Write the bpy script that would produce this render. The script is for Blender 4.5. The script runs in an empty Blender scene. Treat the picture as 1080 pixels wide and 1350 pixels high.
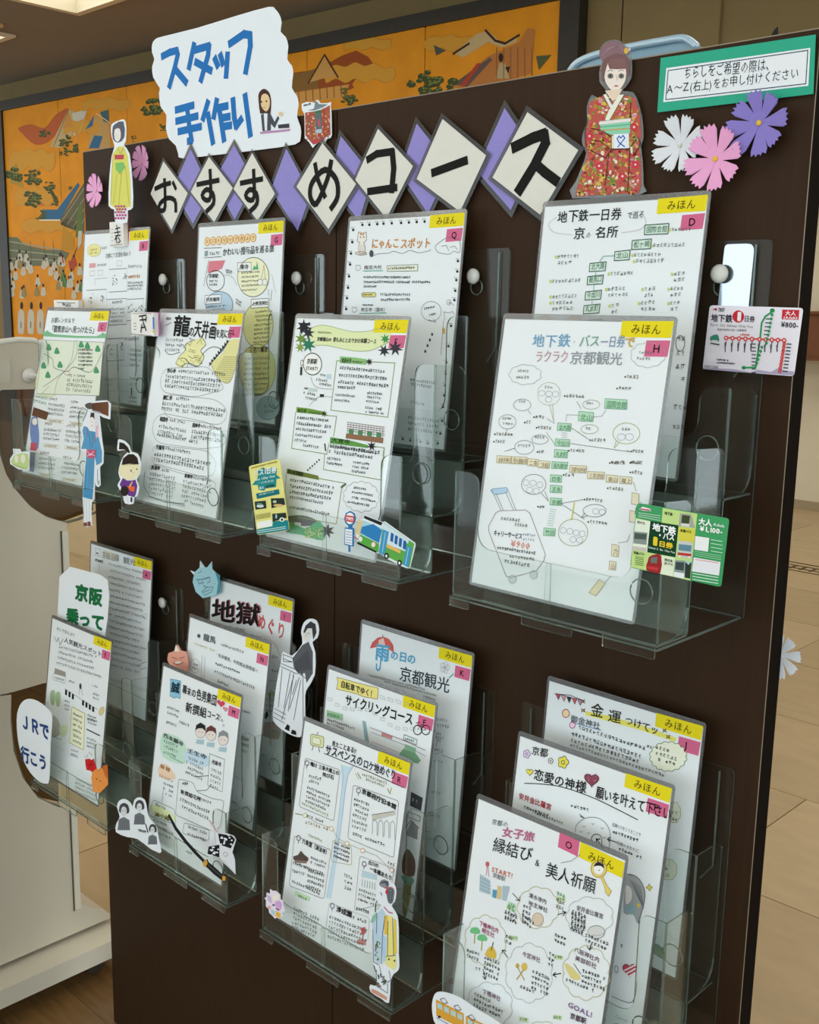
import bpy, math, random
import numpy as np
from mathutils import Matrix, Vector

# ------------------------------------------------------------------ camera, world, lights, exposure
SC = bpy.context.scene
COL = SC.collection
TOP = 1.77                                    # height of the top edge of the brown display board
CAM = np.array([1.867297, -1.063793, TOP - 0.271807])
YAW, PITCH, ROLL, FPX = 0.765806, -0.184731, 0.0183042, 1426.04
cy, sy = math.cos(YAW), math.sin(YAW)
FW = np.array([-sy * math.cos(PITCH), cy * math.cos(PITCH), math.sin(PITCH)])
_r = np.array([cy, sy, 0.0]); _u = np.cross(_r, FW)
RT = math.cos(ROLL) * _r + math.sin(ROLL) * _u
UPV = -math.sin(ROLL) * _r + math.cos(ROLL) * _u
cd = bpy.data.cameras.new('camera'); cam = bpy.data.objects.new('camera', cd); COL.objects.link(cam)
cd.sensor_fit = 'VERTICAL'; cd.sensor_height = 24.0; cd.lens = 24.0 * FPX / 1350.0
cd.clip_start = 0.05; cd.clip_end = 60
cam.matrix_world = Matrix([[RT[i], UPV[i], -FW[i], CAM[i]] for i in range(3)] + [[0, 0, 0, 1]])
SC.camera = cam

world = bpy.data.worlds.new('world'); SC.world = world; world.use_nodes = True
wb = world.node_tree.nodes['Background']
wb.inputs['Color'].default_value = (0.82, 0.94, 1.0, 1); wb.inputs['Strength'].default_value = 2.25
SC.view_settings.view_transform = 'Standard'; SC.view_settings.look = 'None'
SC.view_settings.exposure = -0.06; SC.view_settings.gamma = 1.0
try: SC.view_settings.use_curve_mapping = False
except Exception: pass
SC.cycles.transparent_max_bounces = 40; SC.cycles.max_bounces = 8
SC.cycles.caustics_reflective = False; SC.cycles.caustics_refractive = False
LAMP_E = 3.0                                  # ceiling light panels
rnd = random.Random(7)

# ------------------------------------------------------------------ materials
def lin(h):
    h = h.lstrip('#'); v = [int(h[i:i + 2], 16) / 255 for i in (0, 2, 4)]
    return tuple(c / 12.92 if c <= .04045 else ((c + .055) / 1.055) ** 2.4 for c in v) + (1,)
MATS = {}
def mat(h, rough=.6, noise=0.0, scale=60, key=None, spec=.3, metal=0, bump=0, stretch=None, emit=0):
    k = key or (h, rough, noise)
    if k in MATS: return MATS[k]
    m = bpy.data.materials.new(str(key or ('ink_' + h))); m.use_nodes = True
    nt = m.node_tree; b = nt.nodes['Principled BSDF']
    if key is None: spec = .12
    b.inputs['Base Color'].default_value = lin(h); b.inputs['Roughness'].default_value = rough
    b.inputs['Specular IOR Level'].default_value = spec; b.inputs['Metallic'].default_value = metal
    m.diffuse_color = lin(h)
    if noise or bump:
        tc = nt.nodes.new('ShaderNodeTexCoord'); mp = nt.nodes.new('ShaderNodeMapping'); n = nt.nodes.new('ShaderNodeTexNoise')
        nt.links.new(tc.outputs['Object'], mp.inputs[0]); nt.links.new(mp.outputs[0], n.inputs['Vector'])
        if stretch: mp.inputs['Scale'].default_value = stretch
        n.inputs['Scale'].default_value = scale; n.inputs['Detail'].default_value = 5
        if noise:
            r = nt.nodes.new('ShaderNodeMapRange'); r.inputs['From Min'].default_value = .3; r.inputs['From Max'].default_value = .7
            r.inputs['To Min'].default_value = 1 - noise; r.inputs['To Max'].default_value = 1 + noise
            nt.links.new(n.outputs['Fac'], r.inputs['Value'])
            mx = nt.nodes.new('ShaderNodeVectorMath'); mx.operation = 'SCALE'
            mx.inputs[0].default_value = lin(h)[:3]; nt.links.new(r.outputs[0], mx.inputs['Scale'])
            nt.links.new(mx.outputs[0], b.inputs['Base Color'])
        if bump:
            bp = nt.nodes.new('ShaderNodeBump'); bp.inputs['Strength'].default_value = bump; bp.inputs['Distance'].default_value = .002
            nt.links.new(n.outputs['Fac'], bp.inputs['Height']); nt.links.new(bp.outputs[0], b.inputs['Normal'])
    MATS[k] = m
    return m
def clear(key, tint, gloss_c, rough, lo, hi, diff=0.0, diffc='ffffff', ior=1.45):
    """thin clear plastic: transparent body, fresnel gloss, a little milky scatter"""
    if key in MATS: return MATS[key]
    m = bpy.data.materials.new(key); m.use_nodes = True; nt = m.node_tree
    for n in list(nt.nodes): nt.nodes.remove(n)
    out = nt.nodes.new('ShaderNodeOutputMaterial'); tr = nt.nodes.new('ShaderNodeBsdfTransparent'); gl = nt.nodes.new('ShaderNodeBsdfGlossy')
    df = nt.nodes.new('ShaderNodeBsdfDiffuse'); m1 = nt.nodes.new('ShaderNodeMixShader'); m2 = nt.nodes.new('ShaderNodeMixShader')
    fr = nt.nodes.new('ShaderNodeFresnel'); mr = nt.nodes.new('ShaderNodeMapRange')
    fr.inputs['IOR'].default_value = ior
    mr.inputs['From Min'].default_value = 0.0; mr.inputs['From Max'].default_value = 1.0
    mr.inputs['To Min'].default_value = lo; mr.inputs['To Max'].default_value = hi
    nt.links.new(fr.outputs[0], mr.inputs['Value'])
    tr.inputs[0].default_value = lin(tint); gl.inputs[0].default_value = lin(gloss_c); gl.inputs['Roughness'].default_value = rough
    df.inputs[0].default_value = lin(diffc); m1.inputs[0].default_value = diff
    nt.links.new(tr.outputs[0], m1.inputs[1]); nt.links.new(df.outputs[0], m1.inputs[2])
    nt.links.new(mr.outputs[0], m2.inputs[0]); nt.links.new(m1.outputs[0], m2.inputs[1]); nt.links.new(gl.outputs[0], m2.inputs[2])
    nt.links.new(m2.outputs[0], out.inputs[0]); m.diffuse_color = (.8, .9, .9, .4)
    MATS[key] = m
    return m
ACR = clear('clear_acrylic', 'fcfefd', 'ffffff', .05, .002, .15, .006, 'c0ccc0')
ACE = clear('acrylic_edge', 'a9b4ac', 'e8f4ee', .2, .05, .9, .22, 'a0b0a6')
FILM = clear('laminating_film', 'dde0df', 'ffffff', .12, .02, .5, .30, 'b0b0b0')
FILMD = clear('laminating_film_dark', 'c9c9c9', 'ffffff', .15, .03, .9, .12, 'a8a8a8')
SMOKE = clear('smoked_plastic', 'a39370', 'ffffff', .1, .01, .15, .22, '6b5836')
STRIP = clear('reflection_plastic', 'e0e8f0', 'eef6ff', .12, .50, .95, .05, 'c0d0e0')
TFILM = clear('tile_film', 'a8a29c', 'ffffff', .2, .02, .8, .05, '8a8680')
PAPER = mat('e6eced', .42, .012, 25, key='paper', spec=.35)
WHITE = mat('e8eef2', .5, .01, 30, key='white_card', spec=.3)
CREAM = mat('dcdace', .5, .02, 30, key='cream_card')
PURP = mat('8f85c9', .5, .03, 40, key='purple_card')

def emission(key, h, s):
    m = bpy.data.materials.new(key); m.use_nodes = True; nt = m.node_tree
    for n in list(nt.nodes): nt.nodes.remove(n)
    o = nt.nodes.new('ShaderNodeOutputMaterial'); e = nt.nodes.new('ShaderNodeEmission')
    e.inputs[0].default_value = lin(h); e.inputs[1].default_value = s
    nt.links.new(e.outputs[0], o.inputs[0]); return m

# ------------------------------------------------------------------ geometry helpers
class Mb:
    def __init__(s): s.v = []; s.f = []; s.m = []; s.mats = []
    def mi(s, m):
        if m not in s.mats: s.mats.append(m)
        return s.mats.index(m)
    def face(s, pts, m):
        n = len(s.v); s.v += [tuple(p) for p in pts]; s.f.append(tuple(range(n, n + len(pts)))); s.m.append(s.mi(m))
    def prism(s, pts, a, b, m, ms=None, ax='z'):
        """extrude a 2D outline between a and b along an axis (pts are the two other coordinates in x,y,z order)"""
        ar = sum(pts[i][0] * pts[(i + 1) % len(pts)][1] - pts[(i + 1) % len(pts)][0] * pts[i][1] for i in range(len(pts)))
        if ar < 0: pts = pts[::-1]
        f3 = {'z': lambda p, t: (p[0], p[1], t), 'y': lambda p, t: (p[0], t, p[1]), 'x': lambda p, t: (t, p[0], p[1])}[ax]
        k = len(pts); n = len(s.v); i0 = s.mi(m); i1 = s.mi(ms or m)
        s.v += [f3(p, a) for p in pts] + [f3(p, b) for p in pts]
        flip = (ax == 'y')
        def add(f, i):
            s.f.append(tuple(reversed(f)) if flip else tuple(f)); s.m.append(i)
        add([n + k + i for i in range(k)], i0); add([n + i for i in reversed(range(k))], i0)
        for i in range(k):
            j = (i + 1) % k; add([n + i, n + j, n + k + j, n + k + i], i1)
    def box(s, x0, x1, y0, y1, z0, z1, m, ms=None):
        s.prism([(x0, y0), (x1, y0), (x1, y1), (x0, y1)], z0, z1, m, ms)
    def tube(s, pts, r, m, n=8, closed=False):
        P = [Vector(p) for p in pts]; K = len(P); rings = []
        for i, p in enumerate(P):
            if closed: t = (P[(i + 1) % K] - P[i - 1])
            else: t = P[min(i + 1, K - 1)] - P[max(i - 1, 0)]
            t.normalize(); a = t.orthogonal() if abs(t.z) > .9 else t.cross(Vector((0, 0, 1))); a.normalize(); b = t.cross(a)
            base = len(s.v)
            for j in range(n):
                q = p + (a * math.cos(2 * math.pi * j / n) + b * math.sin(2 * math.pi * j / n)) * r; s.v.append(tuple(q))
            rings.append(base)
        mi = s.mi(m)
        for i in range(K if closed else K - 1):
            A, B = rings[i], rings[(i + 1) % K]
            for j in range(n):
                s.f.append((A + j, A + (j + 1) % n, B + (j + 1) % n, B + j)); s.m.append(mi)
        if not closed:
            s.f.append(tuple(rings[0] + j for j in reversed(range(n)))); s.m.append(mi)
            s.f.append(tuple(rings[-1] + j for j in range(n))); s.m.append(mi)
    def lathe(s, prof, m, n=24, c=(0, 0, 0), ax='z'):
        base = len(s.v); mi = s.mi(m)
        for (r, h) in prof:
            for j in range(n):
                a = 2 * math.pi * j / n; x, y = r * math.cos(a), r * math.sin(a)
                s.v.append({'z': (c[0] + x, c[1] + y, c[2] + h), 'y': (c[0] + x, c[1] - h, c[2] + y), 'x': (c[0] + h, c[1] + x, c[2] + y)}[ax])
        for i in range(len(prof) - 1):
            for j in range(n):
                s.f.append((base + i * n + j, base + i * n + (j + 1) % n, base + (i + 1) * n + (j + 1) % n, base + (i + 1) * n + j)); s.m.append(mi)
        s.f.append(tuple(base + j for j in reversed(range(n)))); s.m.append(mi)
        s.f.append(tuple(base + (len(prof) - 1) * n + j for j in range(n))); s.m.append(mi)
    def build(s, name, parent=None, smooth=False, label=None, mw=None):
        me = bpy.data.meshes.new(name); me.from_pydata(s.v, [], s.f)
        for m in s.mats: me.materials.append(m)
        me.polygons.foreach_set('material_index', s.m)
        if smooth: me.polygons.foreach_set('use_smooth', [True] * len(s.f))
        me.update(); o = bpy.data.objects.new(name, me); COL.objects.link(o)
        if parent: o.parent = parent
        if mw is not None: o.matrix_world = mw
        if label: o['label'] = label
        return o
def tag(o, label=None, cat=None, group=None, kind=None):
    for k, v in (('label', label), ('category', cat), ('group', group), ('kind', kind)):
        if v: o[k] = v
    return o
def empty(name, mw, label=None, cat=None, group=None):
    o = bpy.data.objects.new(name, None); COL.objects.link(o); o.matrix_world = mw; o.empty_display_size = .05
    return tag(o, label, cat, group)
def rounded(pts, rs, n=5):
    """round the corners of a polygon; rs = one radius or one per corner"""
    out = []; K = len(pts)
    for i in range(K):
        r = rs if not isinstance(rs, (list, tuple)) else rs[i]
        p = Vector(pts[i]); a = Vector(pts[i - 1]) - p; b = Vector(pts[(i + 1) % K]) - p
        r = min(r, a.length * .49, b.length * .49)
        if r <= 1e-6: out.append(tuple(p)); continue
        a = p + a.normalized() * r; b = p + b.normalized() * r
        for j in range(n + 1):
            t = j / n; q = a * (1 - t) ** 2 + p * 2 * t * (1 - t) + b * t * t; out.append(tuple(q))
    return out
def smooth_pts(pts, n=5, closed=True):
    K = len(pts); out = []
    rng = range(K) if closed else range(K - 1)
    for i in rng:
        if closed: p0, p1, p2, p3 = [np.array(pts[(i + d) % K], float) for d in (-1, 0, 1, 2)]
        else: p0, p1, p2, p3 = [np.array(pts[min(max(i + d, 0), K - 1)], float) for d in (-1, 0, 1, 2)]
        for j in range(n):
            t = j / n
            out.append(tuple(.5 * (2 * p1 + (p2 - p0) * t + (2 * p0 - 5 * p1 + 4 * p2 - p3) * t * t + (3 * p1 - p0 - 3 * p2 + p3) * t ** 3)))
    if not closed: out.append(tuple(pts[-1]))
    return out
def rect_rim(m, ow, oh, r, inner, z0, z1, mt, me):
    """flat frame: rounded outside, rectangular inside (drawn as a strip)"""
    o = []; 
    out = rounded([(-ow / 2, 0), (ow / 2, 0), (ow / 2, oh), (-ow / 2, oh)], r, 5)
    k = len(out) // 4; inn = []
    for i in range(4): inn += [inner[i]] * k
    n = len(out)
    for i in range(n):
        j = (i + 1) % n
        q = [out[i], out[j], inn[j], inn[i]]
        if inn[i] == inn[j]: q = q[:3]
        m.face([(p[0], p[1], z1) for p in q], mt); m.face([(p[0], p[1], z0) for p in reversed(q)], mt)
        m.face([(out[i][0], out[i][1], z0), (out[j][0], out[j][1], z0), (out[j][0], out[j][1], z1), (out[i][0], out[i][1], z1)], me)

# ------------------------------------------------------------------ planes: where things stand, and reading points of the photograph on them
def ray(px, py): return FW + RT * (px - 540) / FPX - UPV * (py - 675) / FPX
class Plane:
    def __init__(s, origin, right, up):
        s.o = np.array(origin, float); s.r = np.array(right, float); s.u = np.array(up, float); s.n = np.cross(s.r, s.u)
        s.A = np.eye(3)
    def raw(s, px, py):
        d = ray(px, py); t = (s.o - CAM) @ s.n / (d @ s.n); p = CAM + t * d - s.o
        return np.array([p @ s.r, p @ s.u])
    def P(s, px, py):
        q = s.A @ np.array([*s.raw(px, py), 1.0]); return q[0], q[1]
    def fit(s, obs, ideal):
        X = np.array([[*s.raw(*o), 1.0] for o in obs]); Y = np.array(ideal)
        W = np.linalg.lstsq(X, Y, rcond=None)[0] if len(obs) > 2 else None
        if W is None:
            (a, b), (c, d) = X[:, :2], Y; sc = np.linalg.norm(d - c) / np.linalg.norm(b - a)
            s.A = np.array([[sc, 0, c[0] - sc * a[0]], [0, sc, c[1] - sc * a[1]], [0, 0, 1]])
        else: s.A = np.array([[*W[:, 0]], [*W[:, 1]], [0, 0, 1]])
    def mw(s): return Matrix([[s.r[i], s.u[i], s.n[i], s.o[i]] for i in range(3)] + [[0, 0, 0, 1]])
    def moved(s, a, b):
        q = Plane(s.o + s.r * a + s.u * b, s.r, s.u); return q
def wall_plane(d, tilt=0.0, z=0.0, x=0.0):
    return Plane((x, -d, z), (1, 0, 0), (0, math.sin(tilt), math.cos(tilt)))

# ------------------------------------------------------------------ lettering
GL = {}
_fo = None
SH = ((0, 0), (1, 0), (-1, 0), (0, 1), (0, -1), (.7, .7), (-.7, -.7), (.7, -.7), (-.7, .7))
def glyph(ch, off):
    # weight comes from drawing the outline several times, slightly shifted
    off = 1 if off else 0; k = (ch, off)
    if k in GL: return GL[k]
    c = bpy.data.curves.new('t', 'FONT'); c.body = ch; c.resolution_u = 1 if off == 0 else 2; c.size = 1
    o = bpy.data.objects.new('t', c); COL.objects.link(o); bpy.context.view_layer.update()
    me = bpy.data.meshes.new_from_object(o.evaluated_get(bpy.context.evaluated_depsgraph_get()))
    V = np.array([(v.co.x, v.co.y) for v in me.vertices]).reshape(-1, 2); F = [tuple(p.vertices) for p in me.polygons]
    COL.objects.unlink(o); bpy.data.objects.remove(o); bpy.data.curves.remove(c); bpy.data.meshes.remove(me)
    half = ord(ch) < 0x2000 and ch != '&'
    adv = 1.0
    if half: adv = (V[:, 0].max() + .1) if len(V) else .4
    GL[k] = (V, F, adv); return GL[k]

DZ = 0.00013
class Pic:
    """flat print and pasted paper on one plane; collects polygons per part and colour"""
    def __init__(s, plane): s.pl = plane; s.d = {}; s.t = (0, 0, 1); s.part = 'drawing'; s.base = .0006; s.off = (0, 0)
    def z(s, ox, oy, k): s.t = (ox, oy, k); return s
    def px(s, p): return (s.t[0] + p[0] / s.t[2], s.t[1] + p[1] / s.t[2])
    def loc(s, p): q = s.pl.P(*s.px(p)); return (q[0] - s.off[0], q[1] - s.off[1])
    def raw(s, pts, col, lv, faces=None):
        s.k = (getattr(s, 'k', 0) + 1) % 11; h = s.base + lv * DZ + s.k * 1.1e-5; key = (s.part, col); V, F = s.d.setdefault(key, ([], [])); n = len(V)
        V += [(p[0], p[1], h) for p in pts]; F += [tuple(n + i for i in f) for f in (faces or [range(len(pts))])]
    def fill(s, pts, col, lv=1, sm=0):
        if sm: pts = smooth_pts(pts, sm)
        q = [s.loc(p) for p in pts]
        ar = sum(q[i - 1][0] * q[i][1] - q[i][0] * q[i - 1][1] for i in range(len(q)))
        s.raw(q if ar > 0 else q[::-1], col, lv); return s
    def lstroke(s, q, col, w, lv, cl=False):
        K = len(q)
        for i in range(K if cl else K - 1):
            a = Vector(q[i]); b = Vector(q[(i + 1) % K]); d = b - a
            if d.length < 1e-7: continue
            d.normalize(); e = d * w * .3; nn = Vector((-d.y, d.x)) * w / 2; a = a - e; b = b + e
            s.raw([tuple(a - nn), tuple(b - nn), tuple(b + nn), tuple(a + nn)], col, lv)
    def line(s, pts, col='222222', w=.6, lv=3, cl=False, sm=0):
        if sm: pts = smooth_pts(pts, sm, cl)
        s.lstroke([s.loc(p) for p in pts], col, w * .001, lv, cl); return s
    def ell(s, cx, cy_, rx, ry, fill=None, line=None, w=.5, lv=2, n=20, a0=0, a1=360, rot=0):
        c, sn = math.cos(math.radians(rot)), math.sin(math.radians(rot))
        pts = [(cx + rx * math.cos(t) * c - ry * math.sin(t) * sn, cy_ + rx * math.cos(t) * sn + ry * math.sin(t) * c)
               for t in [math.radians(a0 + (a1 - a0) * i / n) for i in range(n + (a1 - a0 < 360))]]
        if fill: s.fill(pts, fill, lv)
        if line: s.line(pts, line, w, lv + 1, a1 - a0 >= 360)
        return s
    def cloud(s, cx, cy_, rx, ry, col, w=.4, k=10, fill=None, lv=2):
        pts = []
        for i in range(k * 6):
            t = 2 * math.pi * i / (k * 6); b = 1 + .10 * abs(math.sin(t * k / 2)) - .04
            pts.append((cx + rx * b * math.cos(t), cy_ + ry * b * math.sin(t)))
        if fill: s.fill(pts, fill, lv)
        s.line(pts, col, w, lv + 1, True); return s
    def vs(s, p):
        a = s.loc(p); b = s.loc((p[0], p[1] - 10)); c = s.loc((p[0] + 10, p[1]))
        return math.hypot(b[0] - a[0], b[1] - a[1]) / 10, math.hypot(c[0] - a[0], c[1] - a[1]) / 10
    def text(s, tx, x0, y0, x1, y1, h, col='1c1c1c', off=0.0, lv=4, jit=.02, slant=0.0):
        if not tx: return s
        a = Vector(s.loc((x0, y0))); b = Vector(s.loc((x1, y1))); G = [glyph(c, off) if c != ' ' else (np.zeros((0, 2)), [], .5) for c in tx]
        off = off * 1.35; tot = sum(g[2] for g in G); d = (b - a); L = d.length; d.normalize(); e = L / tot; up = Vector((0, 1)) ; H = h * s.vs((x0, y0))[0]; x = 0
        for g in G:
            if len(g[0]):
                jy = rnd.uniform(-jit, jit); js = 1 + rnd.uniform(-jit, jit) * 2
                for q in (SH if off else SH[:1]):
                    V = [tuple(a + d * (x + (p[0] + q[0] * off) * e * js) + (up + d * slant) * ((p[1] + q[1] * off + jy) * H * js)) for p in g[0]]
                    s.raw(V, col, lv, g[1])
            x += g[2] * e
        return s
    def ink(s, a, d, e, H, n, col, w, lv, dens):
        up = Vector((0, 1))
        for i in range(n):
            if rnd.random() < .03: continue
            o = a + d * (i * e); kind = rnd.random(); ln = []
            if kind < .28:      # kana-like
                ln = [[(.15, .7), (.8, .75)], [(.45, .95), (.4, .3), (.75, .1)], [(rnd.uniform(.1, .4), .5), (.2, .1)]][:rnd.randint(2, 3)]
            else:
                for k in range(dens):
                    if k % 2: x_ = rnd.uniform(.15, .85); ln.append([(x_, rnd.uniform(.6, .95)), (x_ + rnd.uniform(-.1, .1), rnd.uniform(0, .3))])
                    else: y_ = rnd.uniform(.1, .9); ln.append([(rnd.uniform(.05, .25), y_), (rnd.uniform(.7, .92), y_ + rnd.uniform(-.05, .1))])
            sc = rnd.uniform(.8, 1.0)
            for L in ln: s.lstroke([tuple(o + d * (p[0] * e * .94 * sc) + up * (p[1] * H * sc)) for p in L], col, w * .00118, lv)
    def scr(s, x0, y0, x1, y1, h, rows=1, dy=None, dx=0, col='3a3a3a', w=.42, lv=4, dens=5, rag=.07):
        """rows of tiny handwriting, too small to read in the photograph"""
        dy = dy or h * 1.3
        for r in range(rows):
            f = 1 - (rnd.uniform(0, rag) if r < rows - 1 else rnd.uniform(0, rag * 3))
            a = Vector(s.loc((x0 + dx * r, y0 + dy * r))); b = Vector(s.loc((x0 + (x1 - x0) * f + dx * r, y0 + (y1 - y0) * f + dy * r)))
            H = h * s.vs((x0, y0))[0]; d = b - a; L = d.length; d.normalize(); n = max(1, round(L / (H * .88)))
            s.ink(a, d, L / n, H, n, col, w, lv, dens)
        return s
    def build(s, parent, names=None):
        parts = {}
        for (p, c), (V, F) in s.d.items():
            m = parts.setdefault(p, Mb()); n = len(m.v); m.v += V; m.f += [tuple(n + i for i in f) for f in F]
            i = m.mi(mat(c)); m.m += [i] * len(F)
        return {p: m.build(p, parent) for p, m in parts.items()}

# ================================================================== THE SETTING
def B2Z(z): return TOP + z
tile_m = mat('b79f78', .38, .07, 5, key='stone_tile', spec=.4, bump=.05, stretch=(1, 3, 1))
tile_b = mat('ae9670', .38, .07, 5, key='stone_tile_darker', spec=.4, bump=.05, stretch=(1, 3, 1))
grout = mat('6b5632', .9, .1, 40, key='grout')
fl = Mb(); fl.box(-9, 5, -5, 9, -.05, -.006, grout)
floor = fl.build('floor'); tag(floor, kind='structure')
# large stone tiles in running bond, each one a part
TY0, TDY, TLX = 1.479, .6425, 1.272
meshes = {}
for r in range(-3, 9):
    y0 = TY0 + r * TDY
    if y0 + TDY < .12: continue
    off = .5667 if r % 2 == 0 else -.14
    for c in range(-8, 4):
        x0 = off + c * TLX
        if x0 > 2.4 or x0 < -7: continue
        ya = max(y0, .14)
        key = (round(ya - y0, 3), (r * 7 + c * 3) % 2)
        if key not in meshes:
            m = Mb(); w, l = TLX - .004, y0 + TDY - .004 - ya
            m.prism(rounded([(0, 0), (w, 0), (w, l), (0, l)], .004, 1), -.006, 0, tile_b if key[1] else tile_m)
            o = m.build('tile', floor); meshes[key] = o.data
        else:
            o = bpy.data.objects.new('tile', meshes[key]); COL.objects.link(o); o.parent = floor
        o.location = (x0 + .002, ya + .002, rnd.uniform(-.0004, .0004))
g = Mb()
for i in range(4): g.box(-3.2, .6, 5.10 + i * .07, 5.112 + i * .07, 0.0005, .003, mat('57462c', .6, key='grate'))
for i in range(60): g.box(-3.2 + i * .062, -3.185 + i * .062, 5.15, 5.25, .0005, .004, mat('57462c', .6, key='grate'))
g.build('drain_grate', floor)
# wooden flooring in the foreground strip: planks
wood = mat('7a5c34', .42, .22, 9, key='wood_floor', spec=.4, stretch=(1, 9, 1))
wood2 = mat('6e5230', .42, .22, 9, key='wood_floor_b', spec=.4, stretch=(1, 9, 1))
for i in range(34):
    m = Mb(); y0 = .134 - (i + 1) * .15
    m.box(-7, 4.5, y0 + .0008, y0 + .15, -.006, 0, wood if i % 2 else wood2); m.build('floor_plank', floor)

CEIL = B2Z(1.013)
A_ = np.array([-4.6118, 2.0913]); B_ = np.array([-.6767, 2.3277]); dW = (B_ - A_) / np.linalg.norm(B_ - A_)
SCR = Plane((A_[0], A_[1], 0), (dW[0], dW[1], 0), (0, 0, 1))          # wall plane behind the gold screen
wallm = mat('77643f', .8, .05, 6, key='back_wall', bump=.05)
def wbox(name, s0, s1, z0, z1, d0, d1, m, parent=None, mw=True):
    b = Mb(); b.box(s0, s1, z0, z1, d0, d1, m)
    return b.build(name, parent, mw=SCR.mw() if mw else None)
wb_ = wbox('wall_back', -3.0, 4.55, 0, CEIL, -.25, -.06, wallm); tag(wb_, kind='structure')
lt = wbox('trim_1', 4.55, 9.5, 2.30, CEIL, -.25, -.06, wallm); tag(lt, kind='structure')       # lintel over the passage
q = Mb(); q.box(-.5, 4.0, 0, .75, -.06, -.045, tile_m); q.build('stone_skirting', wb_)
for a, b in ((4.03, 4.17), (4.176, 4.545)):                                    # stone wall panels right of the screen
    q = Mb(); q.box(a, b, .05, CEIL - .01, -.06, -.045, wallm); q.build('wall_panel', wb_)
fw_ = Mb(); fw_.box(-9, 5, 7.2, 7.4, 0, 3.4, mat('e2d8be', .75, .04, 3, key='far_wall')); fw_ = fw_.build('wall_far'); tag(fw_, kind='structure')
b = Mb(); b.box(-9, 5, 7.185, 7.2, 0, .07, mat('a8987a', .6, key='far_base')); tag(b.build('baseboard_far'), kind='structure')
cm = mat('7c7362', .9, .03, 5, key='ceiling_paint')
# ceiling slab with the light wells left open
LX0, LXP, LW = -2.83, 1.86, 1.25; LY1, LYP, LL = 1.62, 2.4, 1.25
xs = sorted([v for i in range(-2, 4) for v in (LX0 + i * LXP if i >= 0 else LX0 + i * LXP + .02, LX0 + i * LXP + LW)])
c = Mb()
cx_edges = [-9] + [v for i in range(-3, 4) for v in (LX0 + i * LXP, LX0 + i * LXP + LW)] + [6]
cy_edges = [-6] + [v for j in range(-2, 3) for v in (LY1 + j * LYP - LL, LY1 + j * LYP)] + [8]
for i in range(len(cx_edges) - 1):
    for j in range(len(cy_edges) - 1):
        if i % 2 == 1 and j % 2 == 1: continue
        c.box(cx_edges[i], cx_edges[i + 1], cy_edges[j], cy_edges[j + 1], CEIL, CEIL + .12, cm)
ceil = c.build('ceiling'); tag(ceil, kind='structure')
lampm = emission('light_diffuser', 'fffaf0', LAMP_E); rimm = mat('c9bfa4', .6, key='lamp_trim')
kk = 0
for i in range(-3, 4):  # only two panels are seen; the rest are added for their light
    for j in range(-2, 3):
        x0 = LX0 + i * LXP; y1 = LY1 + j * LYP; y0 = y1 - LL
        where = {(0, 0): 'large square ceiling light panel nearest above the gold folding screen', (-1, 0): 'square ceiling light panel second from the sign, at the left edge of the photo'}.get((i, j), 'unseen square ceiling light panel, added to light the board and far wall')
        t = empty('ceiling_light', Matrix.Translation((x0 + LW / 2, (y0 + y1) / 2, CEIL)), where, 'ceiling light', 'square recessed ceiling lights')
        f = Mb(); w, l = LW / 2, LL / 2
        for a in ((-w, -w + .035, -l, l), (w - .035, w, -l, l), (-w + .035, w - .035, -l, -l + .035), (-w + .035, w - .035, l - .035, l)):
            f.box(a[0], a[1], a[2], a[3], -.012, .12, rimm)
        f.build('trim_frame', t)
        f = Mb(); f.box(-w + .035, w - .035, -l + .035, l - .035, .05, .06, lampm); f.build('diffuser', t)
m = Mb(); m.lathe([(.05, 0), (.05, -.006), (.035, -.012), (.03, -.012)], mat('cfc6ae', .5, key='sprinkler'), 20)
tag(m.build('ceiling_detector', mw=Matrix.Translation((-3.33, 1.45, CEIL))), 'small round pale fitting on the ceiling between two light panels', 'detector')

# ------------------------------------------------------------------ gold folding screen
gt = empty('folding_screen', SCR.mw() @ Matrix.Translation((2, 0, 0)), 'wide antique gold folding screen painted with roofs, pines and tiny people', 'folding screen')
dark = mat('2a241b', .5, .15, 30, key='screen_frame')
Z1 = B2Z(.845); Z0 = B2Z(-.95); gold = mat('cc841c', .6, .10, 7, key='gold_leaf', spec=.1, bump=.05)
J = [0.03, .62, 1.27, 1.93, 2.62, 3.30, 3.945]
for i in range(6):
    q = Mb(); q.prism(rounded([(J[i] - 1.998, Z0), (J[i + 1] - 2.002, Z0), (J[i + 1] - 2.002, Z1), (J[i] - 1.998, Z1)], .004, 1), -.03, -.0005 * (i % 2), gold)
    q.build('gold_panel', gt)
for n, a in (('top_rail', (-.06, 4.03, Z1, Z1 + .055)), ('bottom_rail', (-.06, 4.03, Z0 - .06, Z0)), ('side_rail', (-.06, .03, Z0, Z1)), ('side_rail', (3.945, 4.03, Z0, Z1))):
    q = Mb(); q.box(a[0] - 2, a[1] - 2, a[2], a[3], -.04, .012, dark); q.build(n, gt)
pc = Pic(SCR); pc.off = (2, 0); pc.base = .0008; pc.part = 'painting'
GD, GR, RF, BL_, WT, OR_ = '8f5716', '3d4522', '5f5b45', '33607f', 'b9b19e', 'a34a22'
pc.z(0, 0, 4.091)
pc.fill([(100, 690), (170, 670), (240, 690), (300, 620), (370, 585), (330, 680), (270, 760), (190, 780), (120, 720)], 'a8542a', 1, 3)
pc.fill([(270, 790), (370, 590), (400, 600), (395, 720), (330, 800)], 'b39a6a').fill([(340, 690), (370, 600), (400, 690)], 'b98236', 2)
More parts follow.
